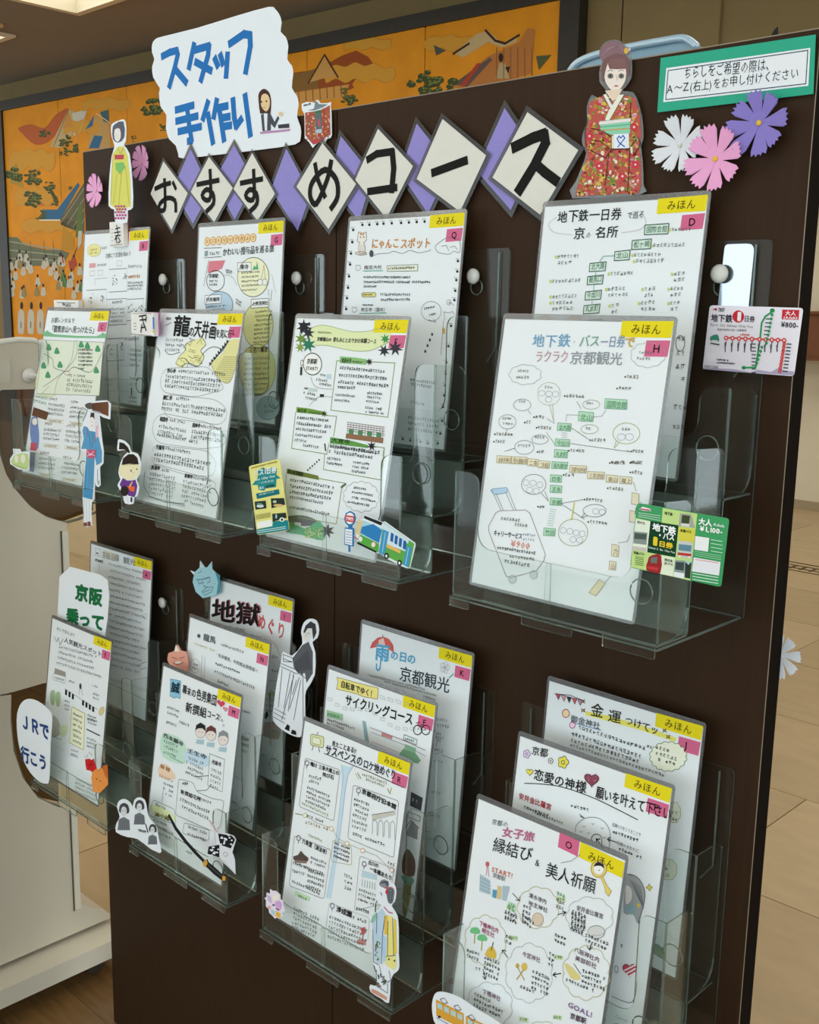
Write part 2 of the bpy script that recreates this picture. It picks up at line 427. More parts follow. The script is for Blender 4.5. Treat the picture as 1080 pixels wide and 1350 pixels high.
pc.fill([(390, 610), (470, 590), (440, 680), (400, 740)], WT).fill([(460, 700), (510, 620), (500, 680)], BL_, 2).fill([(510, 620), (590, 670), (600, 800), (470, 800)], 'b58d50', 1)
pc.fill([(540, 605), (585, 592), (590, 665), (560, 655)], '3b5a63', 3).fill([(480, 800), (510, 730), (555, 735), (535, 800)], BL_, 3)
pc.line([(600, 668), (540, 625), (520, 612)], 'c8b890', 5).line([(290, 790), (372, 592)], '5a3a20', 5).line([(400, 790), (470, 600)], 'c8a870', 4)
def blob(cx, cy, r, n, col, lv=3, e=1.0):
    for _ in range(int(n * 1.9)):
        a = rnd.uniform(0, 6.28); q = rnd.uniform(0, r); pc.ell(cx + q * math.cos(a) * e, cy + q * math.sin(a), rnd.uniform(.2, .42) * r, rnd.uniform(.14, .3) * r, col, None, lv=lv, n=7); pc.ell(cx + q * math.cos(a) * e + r * .1, cy + q * math.sin(a) - r * .12, .12 * r, .08 * r, '6a7038', None, lv=lv + 1, n=5)
for a in [(350, 760, 35, 12), (400, 800, 28, 7), (245, 720, 30, 8), (180, 960, 42, 16), (75, 950, 42, 16), (180, 1070, 45, 14), (265, 1010, 32, 10), (300, 1085, 25, 8), (225, 1165, 30, 8), (350, 820, 25, 6), (380, 1010, 18, 5), (830, 590, 55, 18), (880, 690, 22, 6), (720, 745, 20, 4)]: blob(*a[:4], GR)
pc.fill([(40, 930), (90, 880), (130, 1010), (60, 990)], 'a08030', 1).line([(265, 1010), (310, 1090)], GR, 26)
pc.fill([(215, 1185), (230, 1130), (310, 1130), (420, 985), (430, 1000), (325, 1185)], BL_, 2)
pc.fill([(325, 1185), (455, 985), (455, 1260), (400, 1240), (330, 1215)], RF, 1)
for i in range(4): pc.line([(330 + i * 33, 1200 + i * 12), (455, 1015 + i * 55)], '8f8a6a', 6)
pc.line([(215, 1187), (325, 1187)], 'd6cbb0', 7)
pc.fill([(200, 1060), (260, 1050), (290, 1110), (210, 1110)], 'b5683a', 1)
pc.z(0, 180, 4.823)
pc.fill([(40, 640), (110, 640), (160, 690), (300, 720), (385, 720), (440, 740), (400, 820), (310, 820), (60, 830), (48, 780)], '66684f', 1)
for i in range(3): pc.line([(45, 665 + i * 55), (380, 720 + i * 35)], '8f917a', 7)
pc.fill([(400, 560), (470, 640), (470, 720), (390, 720)], 'b07e22', 2)
for k in range(38):
    x = rnd.uniform(60, 520); y = rnd.uniform(760, 1000) - (20 if x < 200 else 0); c = rnd.choice([WT] * 6 + ['a8342a', '3f6f3a', '8d7a4a'])
    pc.fill([(x - 16, y + 45), (x - 10, y), (x + 10, y - 4), (x + 20, y + 40), (x + 4, y + 55)], c, 3); pc.ell(x, y - 16, 6, 11, '2c2620', lv=4, n=8)
    pc.line([(x - 4, y + 5), (x + 6, y + 40)], '8f8672', 3, 4)
for x in (135, 197, 257):
    pc.fill([(x - 20, 1240), (x - 18, 1120), (x + 2, 1100), (x + 22, 1130), (x + 18, 1245), (x, 1255)], WT, 3, 3); pc.ell(x + 4, 1075, 9, 24, '231c16', lv=4, n=10); pc.line([(x, 1180), (x, 1215)], '2c2620', 8, 4)
pc.fill([(435, 790), (485, 795), (470, 850), (445, 845)], 'a0442a', 4).line([(455, 790), (520, 640)], '5a4020', 7)
pc.fill([(500, 430), (525, 435), (520, 640), (480, 640)], '5c6a34', 3).fill([(500, 600), (525, 600), (520, 680), (495, 720)], WT, 4)
pc.z(200, 0, 4.909)
pc.fill([(885, 480), (960, 475), (1075, 440), (1080, 600), (890, 620)], '7b5a2a', 1).fill([(880, 600), (1080, 570), (1080, 640), (960, 660)], '9a5a24', 1)
pc.z(370, 0, 2.7)
pc.fill([(10, 300), (30, 262), (120, 250), (170, 225), (270, 180), (335, 232), (290, 255), (255, 300), (245, 320), (10, 335)], '8c4318', 1, 2)
pc.fill([(100, 295), (157, 195), (205, 275), (150, 280)], 'b98a48', 2).line([(100, 295), (157, 195), (205, 275)], '4a2c16', 9)
pc.fill([(15, 335), (245, 300), (230, 350), (20, 370)], 'c08a44', 2)
for i in range(8): pc.line([(40 + i * 25, 330 - i * 4), (42 + i * 25, 365 - i * 3)], '6b4a24', 5)
blob(250, 360, 28, 10, GR); blob(225, 330, 22, 6, '5d5324'); blob(540, 305, 50, 16, GR, 3, 1.6); blob(465, 290, 12, 5, GR)
pc.fill([(610, 310), (740, 200), (850, 150), (880, 100), (905, 105), (895, 260), (700, 320)], 'a86a34', 1)
pc.fill([(615, 300), (745, 205), (755, 212), (665, 310)], '5d4a42', 2).fill([(640, 305), (700, 225), (715, 225), (655, 310)], 'a23c26', 3)
pc.fill([(615, 190), (700, 120), (740, 110), (790, 155), (850, 120), (840, 150), (790, 170), (740, 150), (650, 205)], 'b59a6c', 2)
pc.line([(730, 108), (765, 145), (800, 155), (850, 125)], '3a2416', 9).line([(615, 192), (672, 155)], '3a2416', 9)
pc.fill([(910, 200), (965, 195), (920, 250)], '4d5230', 2).fill([(545, 160), (590, 180), (555, 198)], '4a4a40', 2)
for i in range(6): pc.line([(770 + i * 25, 170), (770 + i * 25, 280)], '7d5426', 4)
pc.fill([(765, 280), (780, 225), (800, 225), (815, 280)], 'a8926a', 3).ell(785, 205, 8, 16, '2c2018', lv=4).fill([(800, 240), (818, 236), (812, 262)], '2c2018', 4)
pc.z(0, 0, 1)
def gcloud(x, y, w, h, n):
    pts = []
    for i in range(n + 1): pts.append((x + w * i / n, y - h * (.6 + .4 * (i % 2)) - h * .5 * math.sin(math.pi * i / n)))
    for i in range(n + 1): pts.append((x + w - w * i / n, y + h * (.3 + .5 * (i % 2))))
    pc.fill(pts, 'c08a2e', 1, 3); pc.line(pts, '96601c', 1.6, 1, True, sm=3)
for a_ in ((12, 215, 60, 14, 7), (20, 262, 50, 12, 6), (85, 170, 45, 9, 5), (30, 300, 70, 10, 6), (430, 100, 90, 12, 7), (560, 60, 70, 10, 6), (455, 60, 60, 8, 5), (110, 140, 60, 8, 5)): gcloud(*a_)
for x in (24, 40, 58, 70): pc.line([(x, 318), (x + 2, 345)], '4b4a34', 5, 3)
pc.build(gt)

# ================================================================== THE DISPLAY BOARD
W_, SEAM = 1.3795, .6904
bt = empty('display_board', Matrix.Translation((0, 0, 0)), 'tall dark brown display board in two panels, covered with leaflet holders', 'display board')
brown = mat('362517', .55, .10, 22, key='brown_laminate', spec=.10, stretch=(9, 9, .35))
edge_hl_m = mat('8a7a62', .4, key='board_edge_highlight', spec=.5)
for a, b in ((0, SEAM - .0012), (SEAM + .0012, W_)):
    q = Mb(); q.box(a, b, 0, .028, 0, TOP, brown); q.build('board_panel', bt)
q = Mb(); q.box(0, W_, .003, .025, 0, TOP - .004, mat('1c140e', .8, key='seam_dark')); q.build('core', bt)
q = Mb(); q.box(W_, W_ + .0006, -.0005, .0005, 0, TOP, edge_hl_m); q.box(0, W_, -.0006, .0012, TOP, TOP + .0012, edge_hl_m); q.build('edge_highlight', bt)  # pale beige strips stand for the bevel highlight on the board edges
q = Mb(); q.box(W_, W_ + .0005, .0005, .028, 0, TOP, mat('150e08', .9, key='board_side', spec=.05)); q.build('side_edge', bt)
# ------------------------------------------------------------------ leaflet holders
def holder(cx, px_, dz, ears, label, pin=None, tag_w=.133):
    """cx = centre of the pockets, px_ = centre of the back plate, dz = offset below the board top"""
    t = empty('leaflet_holder', Matrix.Translation((cx, 0, TOP + dz - .592)), label, 'leaflet holder', 'clear three-tier leaflet holders')
    zb = lambda z: z + .592                       # holder-local height
    o = px_ - cx; th = .0022
    q = Mb(); q.prism(rounded([(o - .1485, zb(-.592)), (o + .1485, zb(-.592)), (o + .1485, zb(-.195)), (o - .1485, zb(-.195))], [0, 0, .006, .006], 3), -.0035, -.0012, ACR, ACE, ax='y'); q.build('back_plate', t)
    for sx in (-1, 1): q = Mb(); q.tube([(o + sx * .132, -.0045, zb(-.2)), (o + sx * .132, -.0045, zb(-.315)), (o + sx * .118, -.0045, zb(-.335))], .0013, ACE, 6); q.build('crease_line', t)
    hw = tag_w; ds = [.0035, .062, .117, .172]; zbt = [-.455, -.5175, -.5865]
    for k in range(3):
        d0, d1 = ds[k], ds[k + 1]; z0 = zb(zbt[k]); z1 = zb(ears[k]); sc = z0 + .058; ew = .034
        q = Mb()
        pts = rounded([(-hw, z0), (hw, z0), (hw, z1), (hw - ew, z1), (hw - ew, sc), (-hw + ew, sc), (-hw + ew, z1), (-hw, z1)], [.004, .004, .003, .02, .022, .022, .02, .003], 5)
        q.prism(pts, -d1, -d1 + th, ACR, ACE, ax='y'); q.build('pocket_front', t)
        for x in (-hw, hw - th):
            q = Mb(); side = rounded([(-d1, z0), (-d0, z0), (-d0, z1 - .01), (-d0 - .012, z1 - .002), (-d1, z1)], [.003, .03, .002, .004, 0], 4)
            q.prism(side, x, x + th, ACR, ACE, ax='x'); q.build('pocket_side', t)
        q = Mb(); q.box(-hw, hw, -d1, -d0, z0 - th, z0, ACR, ACE); q.build('pocket_bottom', t)
        if k:
            q = Mb(); q.box(-hw, hw, -d0, -d0 + th, z0, zb(zbt[k - 1]), ACR, ACE); q.build('pocket_back', t)
        q = Mb(); r = .0125; cz = z0 + .05
        q.tube([(hw - .021 + r * math.cos(a), -d1 - .0006, cz + r * math.sin(a)) for a in [2 * math.pi * i / 20 for i in range(20)]], .0008, ACE, 5, True)
        q.build('finger_hole', t)
    q = Mb(); z0 = zb(zbt[2]); q.prism([(-.004, z0), (.004, z0), (.003, z0 + .058), (-.003, z0 + .058)], -ds[3] - .0012, -ds[3], ACR, ACE, ax='y'); q.build('divider_rib', t)
    q = Mb(); q.box(-hw, hw, -ds[3] - .003, -.0035, zb(-.592), zb(-.5900), ACR, ACE)
    q.tube([(hw, -.0035, zb(-.592)), (hw, -ds[3], zb(-.592)), (-hw, -ds[3], zb(-.592))], .001, ACE, 5); q.build('base_plate', t)
    for a, b in ((-hw, -hw + .028), (-.03, .035), (hw - .06, hw)):
        q = Mb(); q.prism(rounded([(a, zb(-.600)), (b, zb(-.600)), (b, zb(-.588)), (a, zb(-.588))], [.001, .002, 0, 0], 2), -ds[3] - .005, -ds[3] - .003, ACR, ACE, ax='y'); q.build('foot_tab', t)
    # push pin
    pz = TOP + dz - .229; pxw = px_ + .097
    if ears is ED:       # mirror-gloss strip added on the plate to give its bright window reflection
        q = Mb(); q.prism(rounded([(o + .092, zb(-.315)), (o + .128, zb(-.315)), (o + .131, zb(-.199)), (o + .098, zb(-.199))], [0, 0, .008, .004], 3), -.0062, -.0050, STRIP, ACE, ax='y'); q.build('reflection_strip', t)
    if not pin: return t
    pn = empty('push_pin', Matrix.Translation((pxw, -.0035, pz)), pin, 'push pin', 'white push pins')
    q = Mb(); q.lathe([(.004, 0), (.004, .004), (.0085, .005), (.0098, .0075), (.0094, .010), (.006, .0122), (.0015, .0128)], mat('cfcfc6', .3, key='pin_plastic', spec=.5), 22, ax='y'); q.build('pin_head', pn, True)
    q = Mb(); q.tube([(0, 0, 0), (0, .008, 0)], .0006, mat('aaaaaa', .3, key='steel', metal=1), 6); q.build('pin_shaft', pn)
    q = Mb(); r = .0095; q.tube([(pxw - cx + r * math.cos(a), -.0045, pz - .013 - (TOP + dz - .592) + r * math.sin(a)) for a in [2 * math.pi * i / 18 for i in range(18)]], .0009, ACE, 5, True); q.build('keyhole', t)
    return t
EU = [-.278, -.335, -.44]; ED = [-.343, -.40, -.446]
DZL = -.570
holder(.157, .170, 0, EU, 'clear acrylic leaflet holder with cards B and C', 'white round push pin on the clear back plate beside card B')
holder(.513, .5187, 0, EU, 'clear acrylic leaflet holder with cards G and dragon card L', 'white round push pin on the clear back plate beside card G')
holder(.862, .8617, 0, EU, 'clear acrylic leaflet holder with cat card Q and maple card S', 'white round push pin on the clear back plate beside card Q')
holder(1.2125, 1.2000, 0, ED, 'clear acrylic leaflet holder with the big subway cards D and H', 'largest white round push pin, on the clear back plate beside card D')
holder(.170, .1437, DZL, EU, 'clear acrylic leaflet holder with cards A and E', 'white round push pin on the clear back plate beside card A')
holder(.511, .505, DZL, EU, 'clear acrylic leaflet holder with cards I, N and M', 'white round push pin half hidden behind the ink drawing of the man')
holder(.862, .8605, DZL, EU, 'clear acrylic leaflet holder with cards K, F and R')
holder(1.2125, 1.2034, DZL, EU, 'clear acrylic leaflet holder with cards J, P and O')

# ------------------------------------------------------------------ laminated sample cards
LWd, LHt = .216, .303
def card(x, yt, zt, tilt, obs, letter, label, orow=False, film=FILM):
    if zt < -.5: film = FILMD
    pb = np.array([x, -yt, TOP + zt]) - LHt * np.array([0, math.sin(tilt), math.cos(tilt)])
    pl = Plane(pb, (1, 0, 0), (0, math.sin(tilt), math.cos(tilt)))
    ide = dict(TL=(-LWd / 2, LHt), TR=(LWd / 2, LHt), bl=(-LWd / 2 + .003, .003), br=(LWd / 2 - .003, .003))
    pl.fit([obs[k] for k in obs], [ide[k] for k in obs]) if len(obs) > 1 else None
    t = empty('sample_card', pl.mw(), label, 'laminated card', 'laminated hand-drawn sample cards')
    q = Mb(); q.box(-.105, .105, .003, .297, 0, .0005, PAPER); q.build('paper', t)
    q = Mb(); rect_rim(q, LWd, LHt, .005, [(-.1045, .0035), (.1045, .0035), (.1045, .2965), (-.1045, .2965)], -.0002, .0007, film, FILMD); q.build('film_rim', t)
    # yellow sample label and pink letter label
    def stick(nm, pts, col, txt, tx, ty, h, tc, off):
        m = Mb(); m.prism(pts, .00052, .00085, mat(col, .45, .02)); o = m.build(nm, t)
        p = Pic(pl); p.base = .00085; p.part = 'lettering'
        G = [glyph(c, off) for c in txt]; xx = 0
        for g in G:
            for q in (SH[:5] if off else SH[:1]): p.raw([(tx + (xx + v[0] + q[0] * off * .6) * h, ty + (v[1] + q[1] * off * .6) * h) for v in g[0]], tc, 1, g[1])
            xx += g[2] * 1.06
        p.build(o)
    if orow:
        stick('sample_label', [(.046, .279), (.104, .2765), (.104, .294), (.046, .2965)], 'e6d51c', 'みほん', .0575, .2815, .0112, '5a4a10', .012)
        stick('letter_label', [(.017, .280), (.0445, .279), (.0445, .2965), (.017, .2975)], 'd2688c', letter, .0265, .2835, .0115, '3a1420', .03)
    else:
        stick('sample_label', [(.046, .2815), (.1035, .2822), (.1045, .2985), (.046, .2975)], 'e6d51c', 'みほん', .0575, .2857, .0110, '5a4a10', .010)
        stick('letter_label', [(.0765, .2632), (.1025, .264), (.1035, .2798), (.077, .279)], 'd2688c', letter, .0855, .2675, .0112, '3a1420', .03)
    p = Pic(pl); return t, p
def done(t, p): p.build(t)
K, G1, G2, OG, RD, BU, YE = '1d1d1d', '2f7a52', '74b892', 'd58a3a', 'b8323c', '2f5f9a', 'd9d57a'
# ---- D: subway one-day ticket (back, top right)
t, p = card(1.1777, .0182, -.145, .1027, dict(TL=(715.7, 267.2), TR=(940.3, 251.3), br=(893, 629)), 'D', 'laminated card lettered D at top right, subway day ticket title above green boxed stations')
p.z(700, 240, 4.32); p.part = 'heading'
p.text('地下鉄一日券', 148, 232, 520, 212, 72, K, .006).text('で巡る', 548, 212, 650, 205, 45, K).text('京', 240, 325, 310, 320, 72, K, .006).text('の', 312, 322, 345, 318, 42, K).text('名所', 365, 318, 500, 312, 70, K, .006)
p.line([(145, 205), (100, 245), (130, 290), (235, 305)], 'a98a9c', .4, sm=5).line([(520, 292), (620, 275), (660, 240), (650, 200)], 'a98a9c', .4, sm=5)
p.part = 'drawing'
for x, y, w, h, s in ((655, 245, 138, 58, '国際会館'), (582, 332, 110, 55, '松ヶ崎'), (482, 395, 88, 55, '北山'), (338, 462, 94, 50, '北大路'), (326, 536, 90, 50, '鞍馬口'), (314, 622, 92, 50, '今出川'), (305, 700, 92, 50, '丸太町'), (296, 785, 112, 50, '烏丸御池')):
    q = [(x, y + 4), (x + w, y - 6), (x + w - 6, y + h - 6), (x - 4, y + h)]
    p.fill(q, 'd5e6d8').line(q, '1c4a3a', .9, cl=True).text(s, x + 6, y + h - 12, x + w - 10, y + h - 20, 40, '2c6b50')
p.line([(395, 455), (415, 425), (478, 422)], '5fa07c', .8).line([(372, 515), (370, 535)], G2, .8).line([(362, 588), (360, 620)], G2, .8).line([(352, 675), (350, 700)], G2, .8)
p.part = 'handwriting'
for x, y, w, r in ((805, 275, 135, 1), (700, 365, 205, 1), (590, 420, 160, 1), (600, 455, 175, 1), (150, 430, 130, 2), (455, 525, 160, 1), (120, 568, 170, 1), (820, 525, 70, 2), (440, 612, 130, 2), (650, 612, 70, 2), (800, 610, 80, 2), (120, 655, 160, 1), (120, 690, 130, 2), (460, 705, 50, 2), (630, 690, 90, 2), (800, 690, 60, 2)):
    p.scr(x, y + 10, x + w, y + 4, 26, r, 34, col='5b6a62', w=.35); p.ell(x - 8, y, 8, 10, 'c9cf7c')
p.line([(640, 800), (560, 1500)], '7a867e', .5)
p.ell(82, 795, 38, 34, 'e0d2c0', '5a4a3a', .5).ell(250, 795, 38, 34, 'e0d2c0', '5a4a3a', .5)
for y in (900, 985, 1060, 1130, 1290, 1400): p.scr(840 - (y - 900) * .05, y, 905, y, 34, 1, col='5a5a5a')
p.ell(860, 915, 26, 44, None, '4a4a4a', .7)
done(t, p)
# ---- H: subway and bus (front, top right)
t, p = card(1.2086, .1222, -.2736, .1514, dict(TL=(662.2, 411.9), TR=(896.3, 417.4), bl=(616.7, 767), br=(837, 821)), 'H', 'laminated card lettered H at right, outlined pastel title, route diagram and suitcase drawing')
p.z(600, 400, 3.6); p.part = 'heading'
p.text('地下鉄', 358, 200, 545, 202, 66, '6fa3c4', .004).text('・', 550, 200, 578, 200, 50, '6fa3c4').text('バス', 585, 204, 690, 200, 62, '7aa893', .004).text('一日券', 690, 204, 810, 204, 60, '7f95ad', .004).text('で', 808, 206, 862, 206, 60, 'c9a84e', .02)
p.text('ラクラク', 372, 272, 535, 276, 62, 'c79aa2', .003).text('京都観光', 540, 282, 802, 288, 64, '8d9298', .003)
p.part = 'drawing'
LK = '6c6c62'
p.cloud(326, 336, 76, 46, '8a8f8c', k=9).cloud(925, 245, 82, 58, '9a9f9c', k=10)
p.cloud(442, 428, 58, 52, 'a9a978', k=2).line([(445, 480), (466, 562), (460, 478)], 'a9a978', .5)
for c in ((408, 425), (442, 428), (474, 430), (440, 455)): p.ell(*c, 16, 13, None, '8a8f98', .35)
p.ell(312, 480, 42, 28, None, '7d817a').ell(240, 560, 42, 34, None, '7d817a').ell(398, 645, 40, 22, None, '6c7c7a').ell(322, 682, 47, 33, None, '6c7c7a').ell(648, 480, 42, 22, None, '9aa274').ell(640, 597, 42, 22, None, '9aa274').ell(820, 618, 66, 50, None, 'b0b070', .6)
for c in ((795, 635), (835, 635)): p.ell(*c, 20, 16, None, '8a8f98', .35)
p.line([(770, 655), (760, 688), (785, 662)], 'b0b070', .6)
def station(x, y, w, h, s, c='b8dcc0', e='5fa07c', tc='3f8a5e'):
    q = [(x, y), (x + w, y + h * .12), (x + w - 3, y + h), (x - 3, y + h * .9)]
    p.fill(q, c).line(q, e, .5, cl=True).text(s, x + 5, y + h * .8, x + w - 5, y + h * .9, h * .7, tc)
station(716, 452, 108, 52, '国際会館'); station(588, 512, 72, 50, '北山'); station(485, 566, 66, 40, '北大路'); station(474, 642, 70, 38, '今出川'); station(470, 692, 64, 42, '丸太町'); station(458, 750, 76, 36, '烏丸御池')
p.line([(525, 560), (528, 528), (588, 530)], LK, .4).line([(660, 540), (700, 535), (720, 508)], LK, .4).line([(548, 665), (838, 706), (822, 698)], LK, .5).line([(552, 590), (635, 645)], LK, .5).line([(470, 570), (432, 545)], LK, .4)
for i in range(3): p.line([(505, 614 + i * 10), (530, 616 + i * 10)], LK, .35)
p.line([(240, 595), (225, 625)], LK, .4).line([(228, 700), (278, 685)], LK, .6).line([(430, 612), (470, 668)], LK, .4).line([(340, 505), (355, 525)], LK, .4).line([(598, 500), (578, 465)], LK, .4)
p.z(600, 600, 3.6)
TA = dict(c='e6e0c4', e='a59a78', tc='8a7a50')
for x, y, w, s in ((190, 0, 70, '太秦天神川'), (262, 5, 74, '西大路御池'), (340, 15, 52, '二条'), (392, 25, 55, '二条城前'), (545, 48, 82, '京都市役所前'), (632, 78, 82, '三条京阪'), (724, 95, 56, '東山'), (790, 102, 58, '蹴上')): station(x, y, w, 38, s, **TA)
for y, s in ((92, '四条'), (142, '五条'), (202, '京都')): station(450, y, 56, 38, s)
station(418, 345, 56, 40, '竹田')
for i in range(8): p.line([(448 - i * 2, 255 + i * 11), (478 - i * 2, 260 + i * 11)], '7fae8f', .4)
p.ell(368, 138, 60, 48, None, LK).line([(405, 180), (440, 218), (422, 172)], LK, .5).ell(560, 368, 72, 64, None, 'a9a978', .6).line([(552, 308), (567, 225)], 'c9c94e', 1.2).ell(665, 265, 56, 30, None, LK).line([(618, 275), (600, 298), (630, 290)], LK, .5)
for c in ((330, 130), (365, 132), (398, 140), (348, 165), (380, 170), (512, 358), (545, 362), (575, 370), (605, 375), (560, 402), (592, 405), (670, 268), (702, 272)): p.ell(*c, 15, 14, None, '8a8f98', .35)
p.line([(500, 230), (610, 212)], LK, .5).line([(500, 230), (615, 305)], LK, .5).line([(855, 130), (868, 175)], LK, .4)
for x, y, h in ((848, 180, 60), (838, 265, 60)): station(x, y, 34, h, '', **TA)
station(750, 425, 34, 62, '六', **TA); station(738, 505, 32, 45, '山', **TA)
p.line([(780, 420), (825, 412), (838, 378)], LK, .4); q = [(638, 655), (688, 592), (718, 612), (672, 672)]; p.fill(q, 'e6dcbc').line(q, 'a59a78', .5, cl=True).line([(718, 605), (742, 580)], LK, .5)
# suitcase
p.line([(165, 165), (210, 262)], '8d9aa0', .6).line([(185, 180), (222, 262)], '8d9aa0', .6).line([(232, 175), (270, 260)], '8d9aa0', .6).line([(245, 170), (282, 260)], '8d9aa0', .6)
q = [(158, 165), (168, 158), (235, 152), (243, 165), (232, 178), (176, 186)]; p.fill(q, 'b7d3e6').line(q, '6f9ab8', .6, cl=True)
q = [(205, 262), (330, 260), (350, 275), (425, 470), (418, 500), (380, 550), (260, 580), (235, 575), (150, 360), (148, 335), (185, 270)]; p.line(q, '8f7f7c', .6, cl=True)
for c in ((265, 588), (368, 568)): p.ell(*c, 18, 20, 'cfd6da', '9aa6ac', .5)
p.part = 'handwriting'
p.text('キャリーサービス', 172, 378, 312, 396, 30, '1d2530', .012).text('¥900', 255, 432, 350, 450, 44, 'd98a78').text('¥900', 256, 431, 351, 449, 44, 'd98a78')
p.scr(195, 305, 310, 318, 20, 1, col=LK).scr(275, 335, 345, 345, 18, 1, col=LK).scr(315, 382, 380, 388, 15, 2, 22, col='7c8ca8', w=.3).scr(190, 445, 420, 480, 16, 1, col='4a4a4a').scr(250, 485, 380, 505, 18, 1, col=LK).scr(225, 510, 382, 540, 20, 1, col=LK)
p.z(600, 400, 3.6)
for x, y, w in ((820, 355, 65), (780, 410, 65), (525, 445, 95), (375, 545, 60), (330, 570, 45), (388, 595, 78), (185, 625, 95), (180, 660, 50), (648, 655, 75), (545, 705, 75), (850, 710, 60), (392, 710, 48), (745, 765, 70), (845, 765, 60)):
    p.ell(x - 6, y - 6, 4, 4, '2c2c2c').scr(x, y, x + w, y + w * .06, 19, 1, col='6e6a5c')
for x, y, w in ((290, 325, 65), (280, 355, 80), (880, 240, 80), (870, 268, 85), (420, 403, 50), (295, 470, 40), (215, 550, 50), (215, 575, 55), (625, 480, 40), (620, 600, 40), (795, 605, 50), (372, 640, 50), (290, 680, 65)): p.scr(x, y, x + w, y + 3, 17, 1, col='7a7a74', w=.32)
p.z(600, 600, 3.6)
for x, y, w in ((755, 40, 60), (850, 42, 55), (845, 90, 58), (735, 165, 85), (622, 218, 90), (640, 325, 105), (395, 250, 28), (520, 100, 45)): p.ell(x - 6, y - 6, 4, 4, '2c2c2c').scr(x, y, x + w, y + w * .12, 19, 1, col='6e6a5c')
done(t, p)
# ---- Q: cats
t, p = card(.8463, .0202, -.1474, .1005, dict(TL=(460, 287.8), TR=(617.4, 273.7), br=(587.4, 591.5)), 'Q', 'laminated cat spot card lettered Q with orange title and paw prints around the edge')
p.z(450, 270, 6); p.part = 'heading'
p.text('にゃんこ', 240, 350, 465, 340, 85, 'cf8a3c', .012).text('スポット', 470, 345, 715, 335, 88, 'cf8a3c', .012); p.part = 'drawing'
def paw(x, y):
    p.ell(x, y, 10, 11, '2a2a2a', n=8)
    for a in (-14, -5, 5): p.ell(x + a, y - 18, 3, 4, '2a2a2a', n=5)
for x, y in ((170, 170), (225, 168), (288, 162), (338, 157), (403, 152), (478, 148), (540, 143), (602, 138), (665, 133), (97, 212), (90, 308), (80, 398), (73, 484), (66, 578), (58, 668), (50, 750), (44, 836), (932, 438), (927, 520), (920, 588), (912, 672), (905, 746)): paw(x, y)
for x, y in ((880, 950), (860, 1110), (845, 1240), (840, 1330), (835, 1420), (828, 1500), (820, 1590), (812, 1700), (800, 1800), (780, 1880), (700, 1880), (640, 1870), (560, 1860), (500, 1850)): paw(x, y)
C_ = [(130, 300), (140, 225), (160, 245), (180, 240), (200, 225), (203, 290), (180, 310), (195, 350), (190, 395), (150, 400), (140, 350), (150, 310)]
p.fill(C_, 'ece6dc').line(C_, '6b5a4a', .6, cl=True).ell(160, 395, 45, 14, 'd8cfc4', '5a4a40', .6).ell(155, 268, 5, 5, '3a3a2a').ell(182, 266, 5, 5, '3a3a2a').line([(160, 232), (160, 250)], 'c9923a', 2).line([(178, 232), (178, 250)], 'c9923a', 2).line([(160, 330), (160, 385)], '8a7a6a', .5).line([(178, 330), (178, 385)], '8a7a6a', .5)
p.ell(243, 395, 17, 28, '4a5258').line([(260, 412), (300, 395), (380, 388), (420, 372), (490, 388), (550, 362), (620, 380), (700, 362), (715, 350)], '5a6068', .6, sm=4)
S_ = [(755, 320), (790, 290), (830, 262), (880, 255), (945, 280), (945, 370), (900, 360), (860, 385), (780, 375), (755, 350)]
p.line(S_, '6b7278', .6, cl=True, sm=3).line([(800, 325), (840, 315), (860, 360)], '6b7278', .6).line([(870, 330), (905, 320), (930, 350)], '6b7278', .6)
p.line([(180, 533), (335, 527)], '3fa080', 1).line([(148, 868), (365, 860)], '3fa080', 1)
for x, y in ((140, 508), (112, 840)): p.line([(x - 22, y - 15), (x - 10, y - 22), (x, y - 12), (x + 12, y - 22), (x + 20, y + 5), (x + 5, y + 22), (x - 15, y + 20)], '55606a', .5, cl=True)
q = [(368, 488), (612, 472), (612, 522), (368, 532)]; p.fill(q, 'e9ecd8').line(q, '3a4a40', .6, cl=True)
q = rounded([(168, 705), (280, 700), (280, 735), (168, 738)], 14, 3); p.fill(q, 'e3d98a').line(q, '4a4a3a', .6, cl=True)
p.ell(722, 838, 80, 78, None, '5a6068', .5).line([(700, 905), (760, 925), (740, 900)], '5a6068', .5)
p.line([(830, 900), (822, 840), (860, 850), (890, 835), (905, 860)], '4a4a4a', .5).ell(862, 765, 17, 20, None, '4a4a4a', .5).ell(866, 768, 5, 6, '2a2a2a').line([(880, 770), (905, 790)], '4a4a4a', .5).line([(800, 1180), (812, 1020), (822, 900)], '4a4a4a', .5).ell(822, 990, 12, 26, 'd9b05a')
for i in range(4): p.ell(730 - i * 18, 1020 + i * 45, 8, 14, '3a3a3a', n=6)
p.part = 'handwriting'; p.text('梅宮大社', 185, 518, 328, 512, 34, K).text('称念寺（猫寺）', 162, 852, 372, 848, 36, K)
p.scr(378, 520, 605, 505, 24, 1, col=K).scr(180, 592, 590, 584, 22, 1, col='33383c', w=.5).scr(180, 630, 745, 618, 22, 1, col='33383c', w=.5).scr(182, 665, 300, 662, 22, 1, col='33383c', w=.5)
p.scr(312, 728, 590, 722, 26, 1, col='4a5058', w=.45).scr(320, 768, 570, 758, 24, 1, col='33383c', w=.5).scr(175, 728, 272, 722, 16, 1, col='4a4a2a').scr(172, 808, 262, 806, 14, 1).scr(665, 830, 755, 808, 22, 1, col=K).scr(705, 880, 775, 858, 22, 1, col=K)
